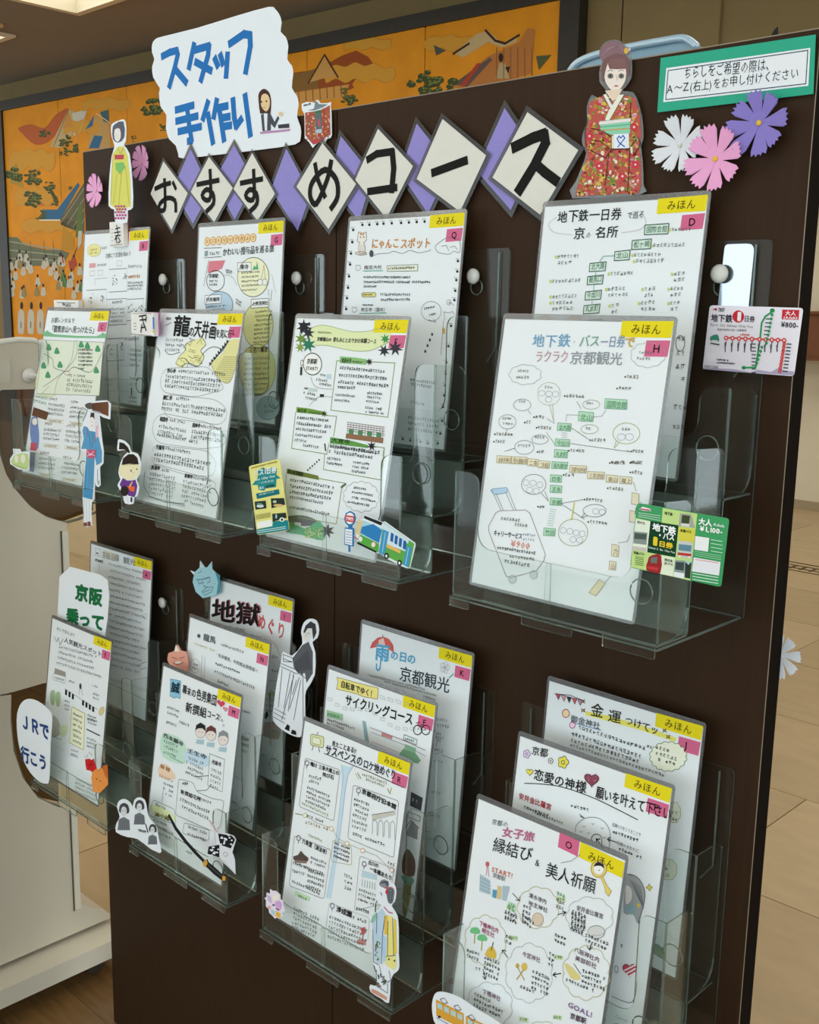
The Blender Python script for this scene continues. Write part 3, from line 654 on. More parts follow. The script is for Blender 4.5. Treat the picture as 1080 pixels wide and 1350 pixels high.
p.scr(560, 1390, 760, 1420, 26, 2, 34, col=K, w=.5).scr(560, 1570, 700, 1590, 30, 1, col='4a4a4a').scr(540, 1690, 800, 1720, 30, 3, 45, col='4a4a4a', w=.5)
done(t, p)
# ---- S: maples
t, p = card(.8378, .1077, -.2794, .1813, dict(TL=(392, 412.6), TR=(542, 415.6), bl=(352, 710), br=(499, 737)), 'S', 'laminated card lettered S with green maple leaves, ribbon title and green-bordered text boxes')
p.z(360, 400, 5.4)
p.fill([(280, 180), (340, 158), (420, 165), (560, 195), (680, 190), (760, 170), (840, 178), (835, 260), (720, 320), (620, 335), (500, 320), (380, 300), (300, 305), (265, 250)], 'dfe8b4', 1, 3)
p.line([(280, 180), (340, 158), (420, 165), (560, 195), (680, 190), (760, 170), (840, 178)], '9fb07a', .7, sm=4).line([(835, 260), (720, 320), (620, 335), (500, 320), (380, 300), (300, 305)], '9fb07a', .7, sm=4)
def leaf(x, y, r, col, a0=0, lv=3):
    pts = []
    for i in range(14):
        a = math.radians(a0 + i * 360 / 14); rr = r if i % 2 == 0 else r * .40
        pts.append((x + rr * math.cos(a), y + rr * math.sin(a)))
    p.fill(pts, col, lv)
for a in ((225, 175, 58, '26262c', 10), (255, 215, 50, '2e2e36', 40), (205, 260, 48, '6f8f3f', 0), (258, 300, 58, '2f7a5c', 20), (198, 320, 40, '8aa04e', 15), (808, 240, 38, '3f8f4e', 5), (800, 325, 46, '34343c', 30), (880, 305, 58, '3a3a42', 12), (695, 408, 28, '2a2a2a', 0), (372, 790, 26, '3a3a2c', 20), (715, 1010, 38, '24242a', 10)): leaf(*a)
p.fill([(195, 145), (270, 145), (268, 162), (215, 165), (212, 215), (198, 215)], '2a2a2e', 4)
p.ell(287, 437, 66, 78, 'f0f2ec', '2a2a2a', 1.1).ell(212, 432, 10, 20, 'e8e8e0', '2a2a2a', .8).fill([(200, 460), (215, 460), (212, 520), (198, 520)], '33333a', 3)
p.line([(460, 408), (720, 408)], '7f9a5a', .9).line([(720, 408), (878, 410), (830, 800), (420, 762), (460, 408)], '7f9a5a', .9)
p.fill([(485, 375), (590, 380), (675, 390), (670, 430), (480, 422)], '8cc07c', 2).fill([(175, 748), (260, 755), (370, 775), (368, 800), (172, 785)], '6f9a3c', 2).fill([(418, 955), (560, 975), (690, 1005), (685, 1025), (415, 1000)], '5f9a4c', 2)
p.line([(370, 800), (462, 805), (440, 950)], '7f9a5a', .9).line([(168, 785), (140, 1045), (395, 1078)], '7f9a5a', .9).line([(410, 1000), (392, 1080)], '7f9a5a', .9).line([(730, 1010), (805, 1020), (795, 1080)], '7f9a5a', .9)
for i in range(5): p.line([(540, 845 + i * 15), (808, 872 + i * 15)], '6a3f34', .6)
for i in range(13): p.line([(543 + i * 21, 845 + i * 2), (540 + i * 21, 925 + i * 2)], '6a3f34', .5)
p.fill([(532, 925), (800, 950), (795, 988), (528, 960)], '8f6a4e', 3)
for i in range(4): p.fill([(552 + i * 66, 895 + i * 6), (585 + i * 66, 898 + i * 6), (583 + i * 66, 930 + i * 6), (550 + i * 66, 926 + i * 6)], '4f8a5c', 4)
p.line([(275, 530), (300, 590), (360, 610), (430, 612)], '6a6a6a', .5, sm=4).line([(430, 668), (330, 672), (265, 738)], '6a6a6a', .5, sm=4).fill([(340, 650), (370, 650), (370, 672), (340, 672)], '2a2a2a')
p.fill([(388, 505), (420, 505), (420, 540), (386, 540)], 'bcd4dc').fill([(262, 608), (325, 612), (322, 636), (260, 634)], 'c4d4d0')
p.part = 'heading'; p.text('京都嵐山の', 318, 268, 422, 270, 30, K, .015).text('青もみじとおでかけ体験コース', 432, 272, 745, 275, 36, K, .012).text('京都駅', 245, 432, 320, 434, 40, K, .012).text('START!', 240, 480, 325, 482, 34, K, .012)
p.part = 'handwriting'; p.text('常寂光寺', 495, 418, 565, 420, 38, '1d2a1a', .01).scr(575, 418, 665, 425, 18, 1).text('祇王寺', 182, 785, 245, 788, 30, '1d2a1a', .01).scr(262, 790, 355, 800, 20, 1).text('大覚寺', 425, 988, 560, 1000, 34, '1d2a1a', .01)
p.scr(325, 215, 430, 218, 16, 1, col='7a8a5a')
p.scr(482, 470, 845, 490, 28, 1, col='33383c', w=.5).scr(475, 522, 850, 540, 28, 1, col='33383c', w=.5).scr(470, 570, 845, 590, 28, 1, col='33383c', w=.5).scr(468, 605, 620, 612, 26, 1, col='33383c', w=.5)
p.scr(450, 660, 595, 668, 22, 1, col='5a6060').scr(445, 698, 578, 705, 22, 1, col='5a6060').scr(680, 640, 790, 645, 22, 3, 30, -4, col='44484c').scr(665, 745, 815, 758, 24, 1, col=K).scr(668, 775, 812, 785, 20, 1, col=K)
p.scr(340, 520, 385, 522, 18, 1).scr(312, 555, 400, 565, 22, 2, 32, 25).scr(228, 620, 258, 622, 18, 1).scr(222, 655, 312, 665, 24, 2, 36, 12)
p.scr(178, 835, 415, 852, 26, 1, col='33383c', w=.5).scr(172, 875, 425, 895, 26, 1, col='33383c', w=.5).scr(168, 915, 420, 935, 26, 1, col='33383c', w=.5).scr(165, 955, 365, 972, 26, 1, col='44484c').scr(160, 995, 270, 1002, 26, 1, col='44484c').scr(220, 1030, 355, 1045, 24, 1, col='44484c')
p.scr(415, 1035, 790, 1072, 28, 1, col='33383c', w=.5)
p.z(330, 580, 4.696)
p.part = 'drawing'; p.line([(470, 90), (462, 188), (822, 242), (842, 42)], '7f9a5a', .9).fill([(236, 190), (430, 228), (435, 255), (232, 220)], '6f7a3c', 2).line([(435, 245), (600, 270), (580, 300)], '7f9a5a', .9).line([(232, 225), (215, 430)], '7f9a5a', .7).line([(578, 290), (545, 525), (300, 490)], '8f9a6a', .9)
p.cloud(700, 350, 110, 92, '9a9a8a', .5, 14)
p.fill([(235, 490), (330, 478), (410, 500), (420, 530), (340, 545), (240, 520)], '5f6468', 2, 3).fill([(245, 560), (270, 520), (350, 560), (430, 510), (470, 560), (460, 630), (330, 600), (250, 590)], '57b080', 3, 3)
for a in ((243, 575, 20, '2a3a2a', 0), (490, 570, 48, '33383c', 20)): leaf(*a, lv=4)
for _ in range(60): p.ell(rnd.uniform(350, 455), rnd.uniform(555, 620), 4, 6, rnd.choice(['b8c46a', '8a9a4a', 'd0d890']), lv=4, n=5)
for i in range(6): p.ell(435 - i * 14, 130 + i * 13, 5, 7, '2a2a2a', n=5); p.ell(600 - i * 5, 275 + i * 4, 5, 8, '2a2a2a', n=5); p.ell(470 + i, 30 + i * 8, 5, 5, '2a2a2a', n=5)
p.line([(282, 530), (300, 510), (330, 525), (328, 545)], '2a2a2a', .7).fill([(285, 520), (325, 525), (325, 545), (285, 540)], 'e8e8e8', 4)
p.part = 'handwriting'; p.text('妙心寺退蔵院', 240, 218, 335, 236, 30, '1d2a1a', .01)
p.scr(500, 50, 830, 90, 26, 1, col='33383c', w=.5).scr(495, 85, 790, 120, 26, 1, col='33383c', w=.5).scr(485, 125, 590, 135, 20, 1).scr(480, 155, 580, 168, 20, 1).scr(645, 145, 750, 155, 18, 3, 28, -4)
for i in range(3): p.scr(255 - i * 2, 270 + i * 36, 555 - i * 2, 315 + i * 36, 24, 1, col='33383c', w=.5)
p.scr(255, 375, 470, 408, 22, 1, col='44484c').scr(255, 438, 520, 480, 22, 1, col='33383c').scr(640, 300, 750, 315, 18, 1, col=K).scr(640, 330, 780, 350, 18, 1, col=K).scr(640, 362, 790, 385, 18, 1, col=K).scr(615, 392, 770, 415, 18, 1, col=K)
done(t, p)
# ---- G
t, p = card(.5056, .0291, -.1435, .0662, dict(TL=(260.7, 292.7), TR=(377.3, 288.3), br=(362, 560)), 'G', 'laminated card lettered G with orange circled title and yellow speech bubbles about cute charms')
p.z(250, 280, 7.714)
for i in range(9): p.ell(178 + i * 59, 285 - i * 3, 27, 42, 'f0d8a0', OG, 1).text('ミニトリップきょう'[i], 160 + i * 59, 300 - i * 3, 196 + i * 59, 300 - i * 3, 42, 'a0552a', .01)
p.part = 'heading'; p.text('かわいい授与品を巡る旅', 335, 432, 865, 405, 82, K, .006); p.part = 'drawing'
p.line([(145, 352), (325, 352)], K, .8).line([(145, 450), (325, 442)], K, .8).scr(200, 430, 320, 420, 45, 1, col='4a5a60').fill([(150, 380), (185, 378), (182, 432), (148, 436)], '8aa0a0')
p.fill([(195, 485), (362, 480), (330, 560), (270, 590), (178, 605)], 'd9808c').line([(192, 478), (140, 735)], '3a3a3a', .7)
p.ell(262, 685, 92, 105, None, '2a2a2a', 1.0).text('京都駅', 195, 650, 290, 655, 45, K, .01).scr(200, 700, 290, 700, 28, 2, 36)
p.line([(355, 632), (400, 635), (450, 670), (480, 740)], '5a5a5a', .5, sm=4).scr(365, 590, 440, 610, 26, 2, 22, 4)
p.ell(650, 660, 162, 200, 'eeeec8', '3a3a3a', .9).fill([(490, 510), (630, 510), (630, 600), (490, 600)], 'f0f2ee', 3).line([(490, 510), (630, 510), (630, 600), (490, 600)], '3a3a3a', .7, 4, True).text('東寺', 515, 575, 605, 575, 55, K, .01, lv=6)
p.fill([(640, 585), (660, 545), (680, 560), (690, 500), (705, 585)], '5fae84', 3).scr(530, 625, 720, 620, 26, 5, 44, 0, col='5a5a4a').line([(760, 540), (735, 690)], '3a3a3a', .6).line([(760, 540), (775, 690)], '3a3a3a', .6).ell(722, 715, 25, 32, 'eef0e8', '4a4a4a', .6, 4).ell(770, 715, 25, 32, 'eef0e8', '4a4a4a', .6, 4).ell(785, 620, 20, 30, 'e0a8a0')
p.ell(300, 930, 140, 135, 'bcd4e4', '3a4a5a', .8).fill([(155, 830), (322, 825), (318, 915), (150, 920)], 'eef2f4', 3).line([(155, 830), (322, 825), (318, 915), (150, 920)], '3a4a5a', .7, 4, True).text('伏見稲荷', 165, 890, 305, 888, 42, K, .008, lv=6).scr(165, 960, 380, 950, 26, 2, 36)
p.ell(700, 1150, 155, 230, 'e2e4a0', '4a4a2a', .8).fill([(630, 885), (812, 880), (810, 970), (628, 975)], 'f0f2ee', 3).line([(630, 885), (812, 880), (810, 970), (628, 975)], '3a3a3a', .7, 4, True).text('上賀茂神社', 640, 945, 805, 942, 42, K, .008, lv=6).scr(670, 1030, 850, 1020, 30, 8, 44, -3, col='5a5a4a', lv=5)
p.line([(840, 640), (880, 820)], '8a8a7a', .5).line([(805, 790), (808, 850)], '3a3a3a', .7).line([(840, 800), (832, 900)], '3a3a3a', .7).scr(470, 890, 530, 930, 26, 2, 30)
p.ell(690, 1600, 190, 260, 'dcd890', '4a4a2a', .8).text('三宅八幡宮', 610, 1420, 800, 1420, 60, K, .008, lv=6).scr(560, 1500, 830, 1500, 34, 8, 52, -4, col='5a5a4a', lv=5).ell(640, 1760, 36, 44, 'c8524e').ell(800, 1990, 120, 120, 'a8bcc0', '4a5a5a', .7).scr(760, 1990, 880, 1985, 34, 2, 50, lv=5)
done(t, p)
# ---- L: dragon
t, p = card(.5045, .1024, -.2769, .1818, dict(TL=(212.6, 407), TR=(322.8, 410), bl=(178.7, 660), br=(288, 681.7)), 'L', 'laminated card lettered L with black brush title and pale yellow dragon drawing')
p.z(150, 395, 4.426); p.part = 'heading'
p.text('龍', 345, 205, 440, 212, 120, K, .018).text('の', 438, 212, 470, 214, 60, K, .012).text('天井画', 468, 212, 602, 222, 105, K, .012).text('を見に行', 600, 215, 692, 222, 52, K, .01).scr(308, 128, 340, 125, 20, 1, col=K, w=.7).line([(303, 158), (340, 138)], K, .7)
p.part = 'drawing'
p.fill([(365, 375), (390, 330), (420, 300), (430, 260), (480, 235), (520, 225), (540, 260), (510, 300), (530, 330), (500, 385), (440, 370), (400, 400)], 'e9e6a8', 1, 4)
p.fill([(575, 375), (640, 310), (680, 240), (735, 230), (728, 310), (715, 400), (680, 480), (640, 475), (600, 430)], 'e0dc9c', 1, 4)
p.line([(365, 375), (390, 330), (420, 300), (430, 260), (480, 235)], K, .7, sm=4).line([(380, 350), (420, 345), (450, 380), (500, 395)], K, .7, sm=4).line([(300, 300), (330, 325), (390, 310)], K, .9, sm=4).line([(500, 360), (540, 300), (590, 275), (640, 290)], '3a3a2a', .9, sm=4)
p.line([(560, 390), (580, 350), (640, 300), (680, 235)], K, .7).line([(410, 285), (430, 255), (450, 270), (460, 240)], K, .6).line([(490, 260), (510, 232), (520, 262)], K, .6).ell(472, 305, 8, 8, None, K, .6)
for i in range(9): p.line([(470 + i * 4, 330 + i * 6), (500 + i * 3, 325 + i * 6)], '5a5a3a', .4); p.fill([(565 + i * 12, 385 - i * 15), (560 + i * 13, 365 - i * 17), (580 + i * 12, 372 - i * 16)], '33332a')
for r in range(13):
    for c in range(10):
        x = 592 + c * 14 + (r % 2) * 7; y = 330 + r * 12
        if x < 728 - r * 3.5 and x > 640 - r * 7 + (0 if r < 7 else (r - 7) * 16) and y < 480: p.line([(x, y), (x + 5, y + 5), (x + 12, y + 1)], '7a7432', .5)
p.line([(365, 375), (395, 392), (440, 372), (500, 388), (532, 332), (512, 300), (542, 262), (522, 226)], K, .7, sm=4).line([(575, 372), (600, 432), (640, 476), (682, 480), (716, 402), (728, 310)], '5a5430', .5, sm=3).line([(440, 330), (462, 345), (485, 338)], K, .7).line([(425, 300), (410, 268), (395, 262)], K, .7).line([(455, 245), (445, 225), (470, 238)], K, .6).ell(452, 300, 10, 7, None, K, .5).line([(420, 372), (405, 395), (398, 388)], K, .8).line([(440, 375), (430, 398)], K, .8)
for i in range(7): p.line([(395 + i * 14, 352 + (i % 2) * 8), (402 + i * 14, 364 + (i % 2) * 8)], K, .5)
p.line(rounded([(300, 405), (560, 390), (660, 520), (480, 570), (290, 545), (270, 480)], 40, 4), '6a6a6a', .5).line(rounded([(285, 555), (610, 580), (680, 650), (640, 730), (300, 690)], 55, 4), '6a6a6a', .5)
p.line(rounded([(240, 700), (290, 665), (560, 715), (665, 790), (655, 850), (530, 870), (260, 840), (225, 770)], 40, 4), '6a6a6a', .5).line(rounded([(235, 850), (560, 880), (610, 950), (590, 1030), (420, 1020), (225, 960)], 40, 4), '6a6a6a', .5)
p.line(rounded([(200, 985), (250, 960), (560, 1040), (610, 1070), (590, 1110)], 30, 4)[:-4], '6a6a6a', .5).line([(185, 1010), (180, 1090), (215, 1150), (300, 1180), (420, 1190)], K, .8)
for i in range(26): p.line([(190 + i * 9, 1140 + i * 2.2), (195 + i * 9, 1160 + i * 2.0)], '3a3a3a', .7)
p.part = 'handwriting'
p.scr(305, 250, 410, 252, 22, 3, 28, -2).text('妙心寺', 315, 428, 365, 430, 28, K, .02).scr(380, 430, 660, 445, 24, 1).scr(303, 462, 640, 488, 26, 3, 28, -2, w=.5).text('建仁寺', 290, 585, 345, 588, 28, K, .02).scr(355, 588, 470, 594, 22, 1).scr(285, 620, 668, 658, 26, 2, 30, -3, w=.5)
p.text('相国寺', 272, 710, 320, 715, 28, K, .02).scr(330, 715, 440, 730, 22, 1).text('南禅寺', 463, 742, 512, 745, 28, K, .02).scr(515, 745, 640, 765, 22, 1).scr(265, 750, 430, 780, 24, 2, 30, -4).scr(460, 780, 660, 805, 26, 2, 30, -4, w=.5).scr(255, 800, 540, 850, 26, 1, w=.5)
p.text('天龍寺', 250, 872, 300, 880, 28, K, .02).scr(305, 880, 460, 905, 24, 1).scr(240, 915, 595, 975, 28, 2, 30, -4, w=.55).text('泉涌寺', 222, 990, 275, 996, 26, K, .02).scr(285, 1005, 330, 1010, 20, 1).text('東福寺', 418, 1035, 468, 1042, 26, K, .02).scr(470, 1045, 580, 1065, 22, 1)
p.scr(215, 1030, 375, 1060, 26, 5, 27, -3, col='5a5a5a').scr(410, 1070, 580, 1105, 26, 4, 28, -3, col='5a5a5a').scr(420, 1180, 560, 1225, 22, 1)
done(t, p)
# ---- C: map of the hills
t, p = card(.129, .0932, -.2786, .215, dict(TL=(66, 405.5), TR=(144.5, 407), br=(107.6, 640)), 'C', 'laminated card lettered C at far left with a pale green hand-drawn map')
p.z(0, 395, 4.428)
p.part = 'heading'; p.text('古都レンタルで', 312, 135, 440, 140, 32, '33383c').text('「散策里山へ見つけたら」', 305, 190, 560, 196, 40, '33383c', .004); p.part = 'drawing'
p.fill([(275, 218), (295, 182), (330, 205), (560, 215), (590, 192), (608, 225)], '7fb88c', 1, 2)
q = [(272, 238), (600, 250), (575, 560), (232, 552)]; p.fill(q, 'dfe6d2').line(q, '5a6460', .6, cl=True)
p.fill([(245, 400), (330, 300), (400, 380), (340, 560), (232, 552)], 'd3dcb8', 1, 3)
p.line([(272, 318), (320, 350), (330, 400), (400, 420), (440, 395), (520, 425), (560, 380), (590, 310)], '4a545c', .9, sm=4).line([(330, 552), (350, 470), (400, 400), (430, 330), (440, 240)], '8a8f94', .9, sm=4).line([(268, 512), (380, 425), (450, 330), (452, 240)], '6a6f74', .9, sm=4).line([(262, 552), (300, 510)], '6a6f74', .7)
for x, y in ((300, 280), (345, 300), (362, 380), (295, 440), (272, 385), (512, 268), (560, 410), (478, 262), (568, 285)): p.fill([(x - 14, y + 18), (x - 10, y - 5), (x, y - 20), (x + 10, y - 3), (x + 14, y + 18)], '4f9a6a', 3, 2)
p.ell(400, 430, 16, 10, None, 'c0605a', .7)
for i in range(16): p.scr(460 + (i % 3) * 25, 300 + (i // 3) * 22, 500 + (i % 3) * 22, 302 + (i // 3) * 22, 16, 1, col='33383c', w=.5)
p.part = 'handwriting'; p.scr(405, 450, 525, 460, 18, 1).scr(398, 480, 540, 490, 24, 3, 28, -2)
p.scr(215, 575, 295, 590, 22, 2, 30, col='5a8a6a')
for x, y in ((300, 590), (420, 605), (275, 735), (395, 745), (250, 905), (375, 930)):
    p.scr(x, y, x + 50, y + 3, 20, 1, col='7a5a5a').scr(x - 4, y + 32, x + 92, y + 42, 20, 3, 26, -3, col='4a4f55'); q = [(x - 6, y + 106), (x + 78, y + 116), (x + 76, y + 134), (x - 8, y + 124)]; p.line(q, 'b8a860', .5, cl=True).scr(x, y + 122, x + 70, y + 130, 12, 1, col='a08a40')
p.part = 'drawing'
p.fill([(215, 630), (300, 660), (285, 705), (205, 680)], '6b4a34', 2).line([(225, 640), (290, 668)], '3a2618', .6).line([(220, 655), (285, 685)], '3a2618', .6)
p.fill([(205, 690), (195, 760), (200, 820), (215, 870), (240, 870), (245, 790), (240, 740), (235, 690)], '7a8ec0', 2, 2).ell(222, 715, 15, 22, 'ece6e0', '5a4a4a', .5, 3).fill([(200, 835), (235, 840), (230, 885), (196, 880)], 'c8606a', 3).fill([(180, 890), (225, 895), (215, 1010), (170, 1000)], '8a94a4', 2)
for i in range(8): p.line([(180, 900 + i * 13), (220, 905 + i * 13)], '5a6474', .5)
done(t, p)
# ---- B
t, p = card(.1466, .0244, -.1426, .0883, dict(TL=(112.5, 302), TR=(198, 301), br=(184, 536.6)), 'B', 'laminated card lettered B at top left with small grids and brush drawings of figures')
p.z(100, 290, 5)
p.cloud(125, 190, 42, 40, 'c9bc5a', .6, 8, 'ece6a0').scr(98, 195, 150, 192, 18, 2, 22, col='a08a30'); p.part = 'heading'; p.text('古都にて甘酒を味わう', 200, 245, 365, 240, 34, '33383c').scr(170, 190, 215, 188, 24, 1); p.part = 'drawing'
p.fill([(95, 275), (135, 275), (133, 305), (93, 305)], 'e0a0a8').scr(148, 298, 210, 296, 18, 1)
for x, y, w, h in ((222, 322, 115, 150), (75, 452, 130, 130), (205, 520, 130, 170), (335, 527, 110, 140), (205, 780, 110, 145)): p.line([(x, y), (x + w, y)], '3a3a3a', .8).line([(x, y + h), (x + w, y + h)], '3a3a3a', .8).line([(x + w, y), (x + w, y + h)], 'a0a0a0', .4)
def brush(x, y, s, col='26282a'):
    for _ in range(9): a = rnd.uniform(0, 6.3); r = rnd.uniform(.1, .55) * s; p.line([(x + r * .5 * math.cos(a), y + r * math.sin(a)), (x + r * .5 * math.cos(a) + rnd.uniform(-9, 9), y + r * math.sin(a) + rnd.uniform(-14, 14))], col, 1.1)
for a in ((258, 400, 70), (325, 380, 50), (105, 510, 70), (175, 510, 50), (365, 590, 70), (425, 580, 45), (232, 850, 75), (300, 835, 40)): brush(*a)
p.line([(130, 420), (132, 378), (210, 378)], '6a6a6a', .5)
for x, y in ((100, 325), (152, 325), (275, 270)): p.line([(x, y), (x + 30, y), (x + 28, y + 32), (x - 2, y + 32)], 'a08a8a', .5, cl=True)
p.part = 'handwriting'; p.scr(345, 322, 455, 325, 24, 1).scr(345, 392, 430, 388, 24, 1, col='c07a3a', w=.8).scr(342, 425, 450, 430, 18, 3, 20).scr(232, 550, 310, 550, 22, 1).scr(230, 595, 325, 598, 22, 4, 26, col='5a6a8a').scr(320, 800, 430, 800, 26, 1).scr(352, 870, 432, 880, 22, 4, 32, -1)
for y in (950, 1040, 1120): p.line([(190, y), (420, y + 25)], '9a9a90', .4)
p.line([(345, 840), (335, 1200)], '9a9a90', .4).line([(262, 940), (250, 1180)], '9a9a90', .4).scr(190, 1060, 250, 1066, 24, 2, 30, col='5a8a6a').scr(350, 1060, 410, 1070, 26, 2, 36).scr(345, 1180, 400, 1190, 24, 2, 30).fill([(358, 1110), (366, 1110), (365, 1160), (358, 1160)], '2a2a2a')
done(t, p)
# ---- A
t, p = card(.1307, .0259, -.7167, .0773, dict(TL=(121.4, 714), TR=(200.7, 735.8), br=(193.6, 950.5)), 'A', 'laminated card lettered A at lower left, behind the green-lettered sign, full of grey handwriting')
p.z(100, 700, 5.19); p.part = 'heading'; p.text('京阪沿線', 190, 188, 300, 210, 52, '9a9c98', .008).text('観光', 328, 215, 412, 235, 48, '8a8c88', .01); p.part = 'drawing'
q = [(145, 125), (182, 135), (180, 180), (143, 172)]; p.line(q, '8a8a80', .6, cl=True).fill([(150, 155), (165, 158), (165, 166), (150, 163)], '2a2a2a').fill([(195, 135), (300, 165), (300, 210), (190, 182)], 'dfdcc8'); p.part = 'handwriting'
p.text('START', 145, 215, 198, 228, 24, K, .03).line([(170, 232), (172, 290)], '5a5a5a', .5)
for i in range(17):
    y = 240 + i * 43; p.scr(235 if i % 2 == 0 else 243, y, 490, y + 60, 22, 1, col='6a6e72', w=.42)
p.line([(430, 920), (485, 890)], '2a2a2a', .8).line([(450, 945), (490, 930)], '2a2a2a', .8).ell(478, 580, 14, 18, None, '9a9a9a').scr(360, 560, 395, 566, 16, 1, col='c88a9a')
for i in range(4): p.line([(240, 1010 + i * 5), (500, 1080 + i * 8)], '9a9a94', .3)
p.part = 'drawing'; p.fill([(225, 1200), (345, 1245), (340, 1420), (215, 1380)], '5a4a38').line([(285, 1225), (280, 1400)], '3a2c20', .8).line([(225, 1260), (340, 1300)], '8a7a60', .8)
done(t, p)
# ---- X
t, p = card(.1333, .1129, -.8469, .1305, dict(TL=(67.8, 810.5), TR=(148.7, 844.7), br=(130.7, 1061)), 'E', 'laminated card lettered E at lower left, with piano keys, tower and boxed green note')
p.z(50, 800, 4.655); p.part = 'heading'; p.text('まじでまんぷく', 112, 142, 230, 188, 24, '44484c').text('人気観光スポット', 160, 215, 395, 310, 34, '44484c', .004).line([(100, 185), (115, 215), (125, 190), (135, 235), (155, 200)], K, 1.0); p.part = 'handwriting'
for i in range(4): p.scr(130 - i * 5, 255 + i * 32, 395, 330 + i * 38, 22, 1, col='5a5e62', w=.45)
p.part = 'drawing'; p.fill([(105, 375), (170, 400), (172, 430), (100, 410)], '9a948c').line([(98, 410), (95, 445), (170, 470), (172, 430)], '5a5a5a', .5).scr(105, 440, 165, 458, 18, 1)
p.line([(262, 470), (255, 540)], '3a3a3a', .6).line([(262, 470), (278, 545)], '3a3a3a', .6).ell(263, 488, 7, 18, '4a4a4a')
for i in range(9):
    x, y = 170 + i * 21, 505 + i * 13
    if i not in (3, 4): p.fill([(x, y), (x + 12, y + 7), (x + 11, y + 38), (x - 1, y + 32)], '232323', 3)
p.line([(165, 500), (370, 630)], '4a4a4a', .5)
for x, y in ((92, 560), (125, 570)): p.fill([(x - 14, y - 40), (x + 14, y - 45), (x + 12, y + 35), (x - 10, y + 30)], 'a8c098', 2, 3)
q = [(212, 612), (292, 655), (285, 875), (200, 830)]; p.fill(q, 'eef0d0').line(q, 'a8a84a', 1.0, cl=True)
for i in range(6): p.scr(220, 658 + i * 33, 282, 690 + i * 33, 20, 1, col=K, w=.5)
p.ell(395, 640, 14, 26, 'd8c890', '8a7a4a', .6, rot=20).line([(305, 750), (385, 790)], '33383c', 2.2).fill([(85, 670), (120, 680), (145, 740), (140, 780), (90, 790)], 'b8b8ac', 1, 3).fill([(135, 735), (185, 720), (185, 770), (150, 800)], 'd4e0b8', 2, 2).line([(90, 790), (150, 810)], '4a4a4a', .8)
p.part = 'handwriting'
for x, y, w, r in ((190, 460, 45, 1), (335, 490, 40, 1), (340, 540, 40, 2), (165, 580, 35, 3), (305, 670, 60, 2), (310, 690, 60, 2), (210, 880, 45, 2), (205, 910, 60, 1), (305, 810, 60, 3)): p.scr(x, y, x + w, y + w * .35, 16, r, 24, col='5a5e62')
for i in range(4): p.scr(235, 1055 + i * 26, 378, 1120 + i * 26, 20, 1, col='6a6e72')
p.line([(145, 990), (190, 1005), (185, 1060), (140, 1040)], '8a8e92', .5, cl=True).line([(95, 840), (170, 880)], '9a9a94', .4)
done(t, p)
# ---- I
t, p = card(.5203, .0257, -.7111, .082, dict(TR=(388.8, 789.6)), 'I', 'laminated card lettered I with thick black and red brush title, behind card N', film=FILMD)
p.z(240, 730, 5.4); p.part = 'heading'
p.text('地獄', 210, 458, 560, 510, 165, '141414', .018).text('地獄', 215, 452, 565, 504, 165, 'b06a70', .018, lv=2).text('め', 540, 520, 600, 530, 120, 'cc5a55', .02).text('ぐ', 605, 560, 665, 570, 130, 'cc5a55', .02).text('り', 675, 590, 740, 600, 130, 'cc5a55', .01)
p.part = 'handwriting'; p.scr(320, 530, 460, 560, 26, 1).scr(500, 590, 620, 630, 26, 2, 34).line([(520, 600), (600, 590), (660, 640), (700, 720)], 'd0a0a0', .8, sm=4)
p.scr(640, 740, 700, 755, 26, 1, col='4a6a5a').scr(640, 840, 690, 850, 26, 1, col='4a6a5a').line([(700, 760), (705, 900)], 'd0a0a8', .7)
p.line([(610, 905), (700, 905)], '6a6a5a', .5).ell(640, 1000, 30, 22, 'c8d0a0').fill([(580, 1150), (600, 1180), (620, 1150), (610, 1120)], '3a4a3a').fill([(590, 1200), (700, 1215), (690, 1320), (570, 1290)], 'b8a89c', 1, 2).scr(600, 1050, 690, 1060, 30, 3, 40)
done(t, p)
# ---- N
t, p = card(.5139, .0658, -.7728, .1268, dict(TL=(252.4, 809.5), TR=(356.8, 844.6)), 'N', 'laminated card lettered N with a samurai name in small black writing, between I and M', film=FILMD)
p.z(240, 730, 5.4); p.part = 'heading'; p.text('※龍馬', 118, 600, 250, 638, 52, '33363a', .006); p.part = 'handwriting'
p.scr(285, 655, 480, 720, 24, 1).text('・坂本龍馬、中岡慎太郎像前へ', 245, 720, 540, 840, 30, '3a3d40').scr(245, 785, 440, 860, 26, 1, w=.5).scr(240, 840, 540, 965, 26, 1, w=.5).scr(260, 905, 350, 945, 26, 1, w=.5).scr(100, 645, 250, 700, 20, 1, col='b8b070').ell(108, 792, 32, 48, None, '8a8e8c', .5).scr(88, 785, 130, 798, 20, 2, 26)
p.line([(155, 720), (148, 860), (170, 868), (175, 730)], '8a8e8c', .6).scr(420, 1100, 500, 1130, 22, 1).scr(420, 1290, 480, 1310, 24, 3, 40)
p.z(150, 860, 3.97); p.scr(672, 440, 710, 450, 18, 3, 30).line([(640, 620), (690, 650), (680, 700)], '6a6e70', .5).line([(620, 750), (680, 790)], '4a4e50', .7)
done(t, p)
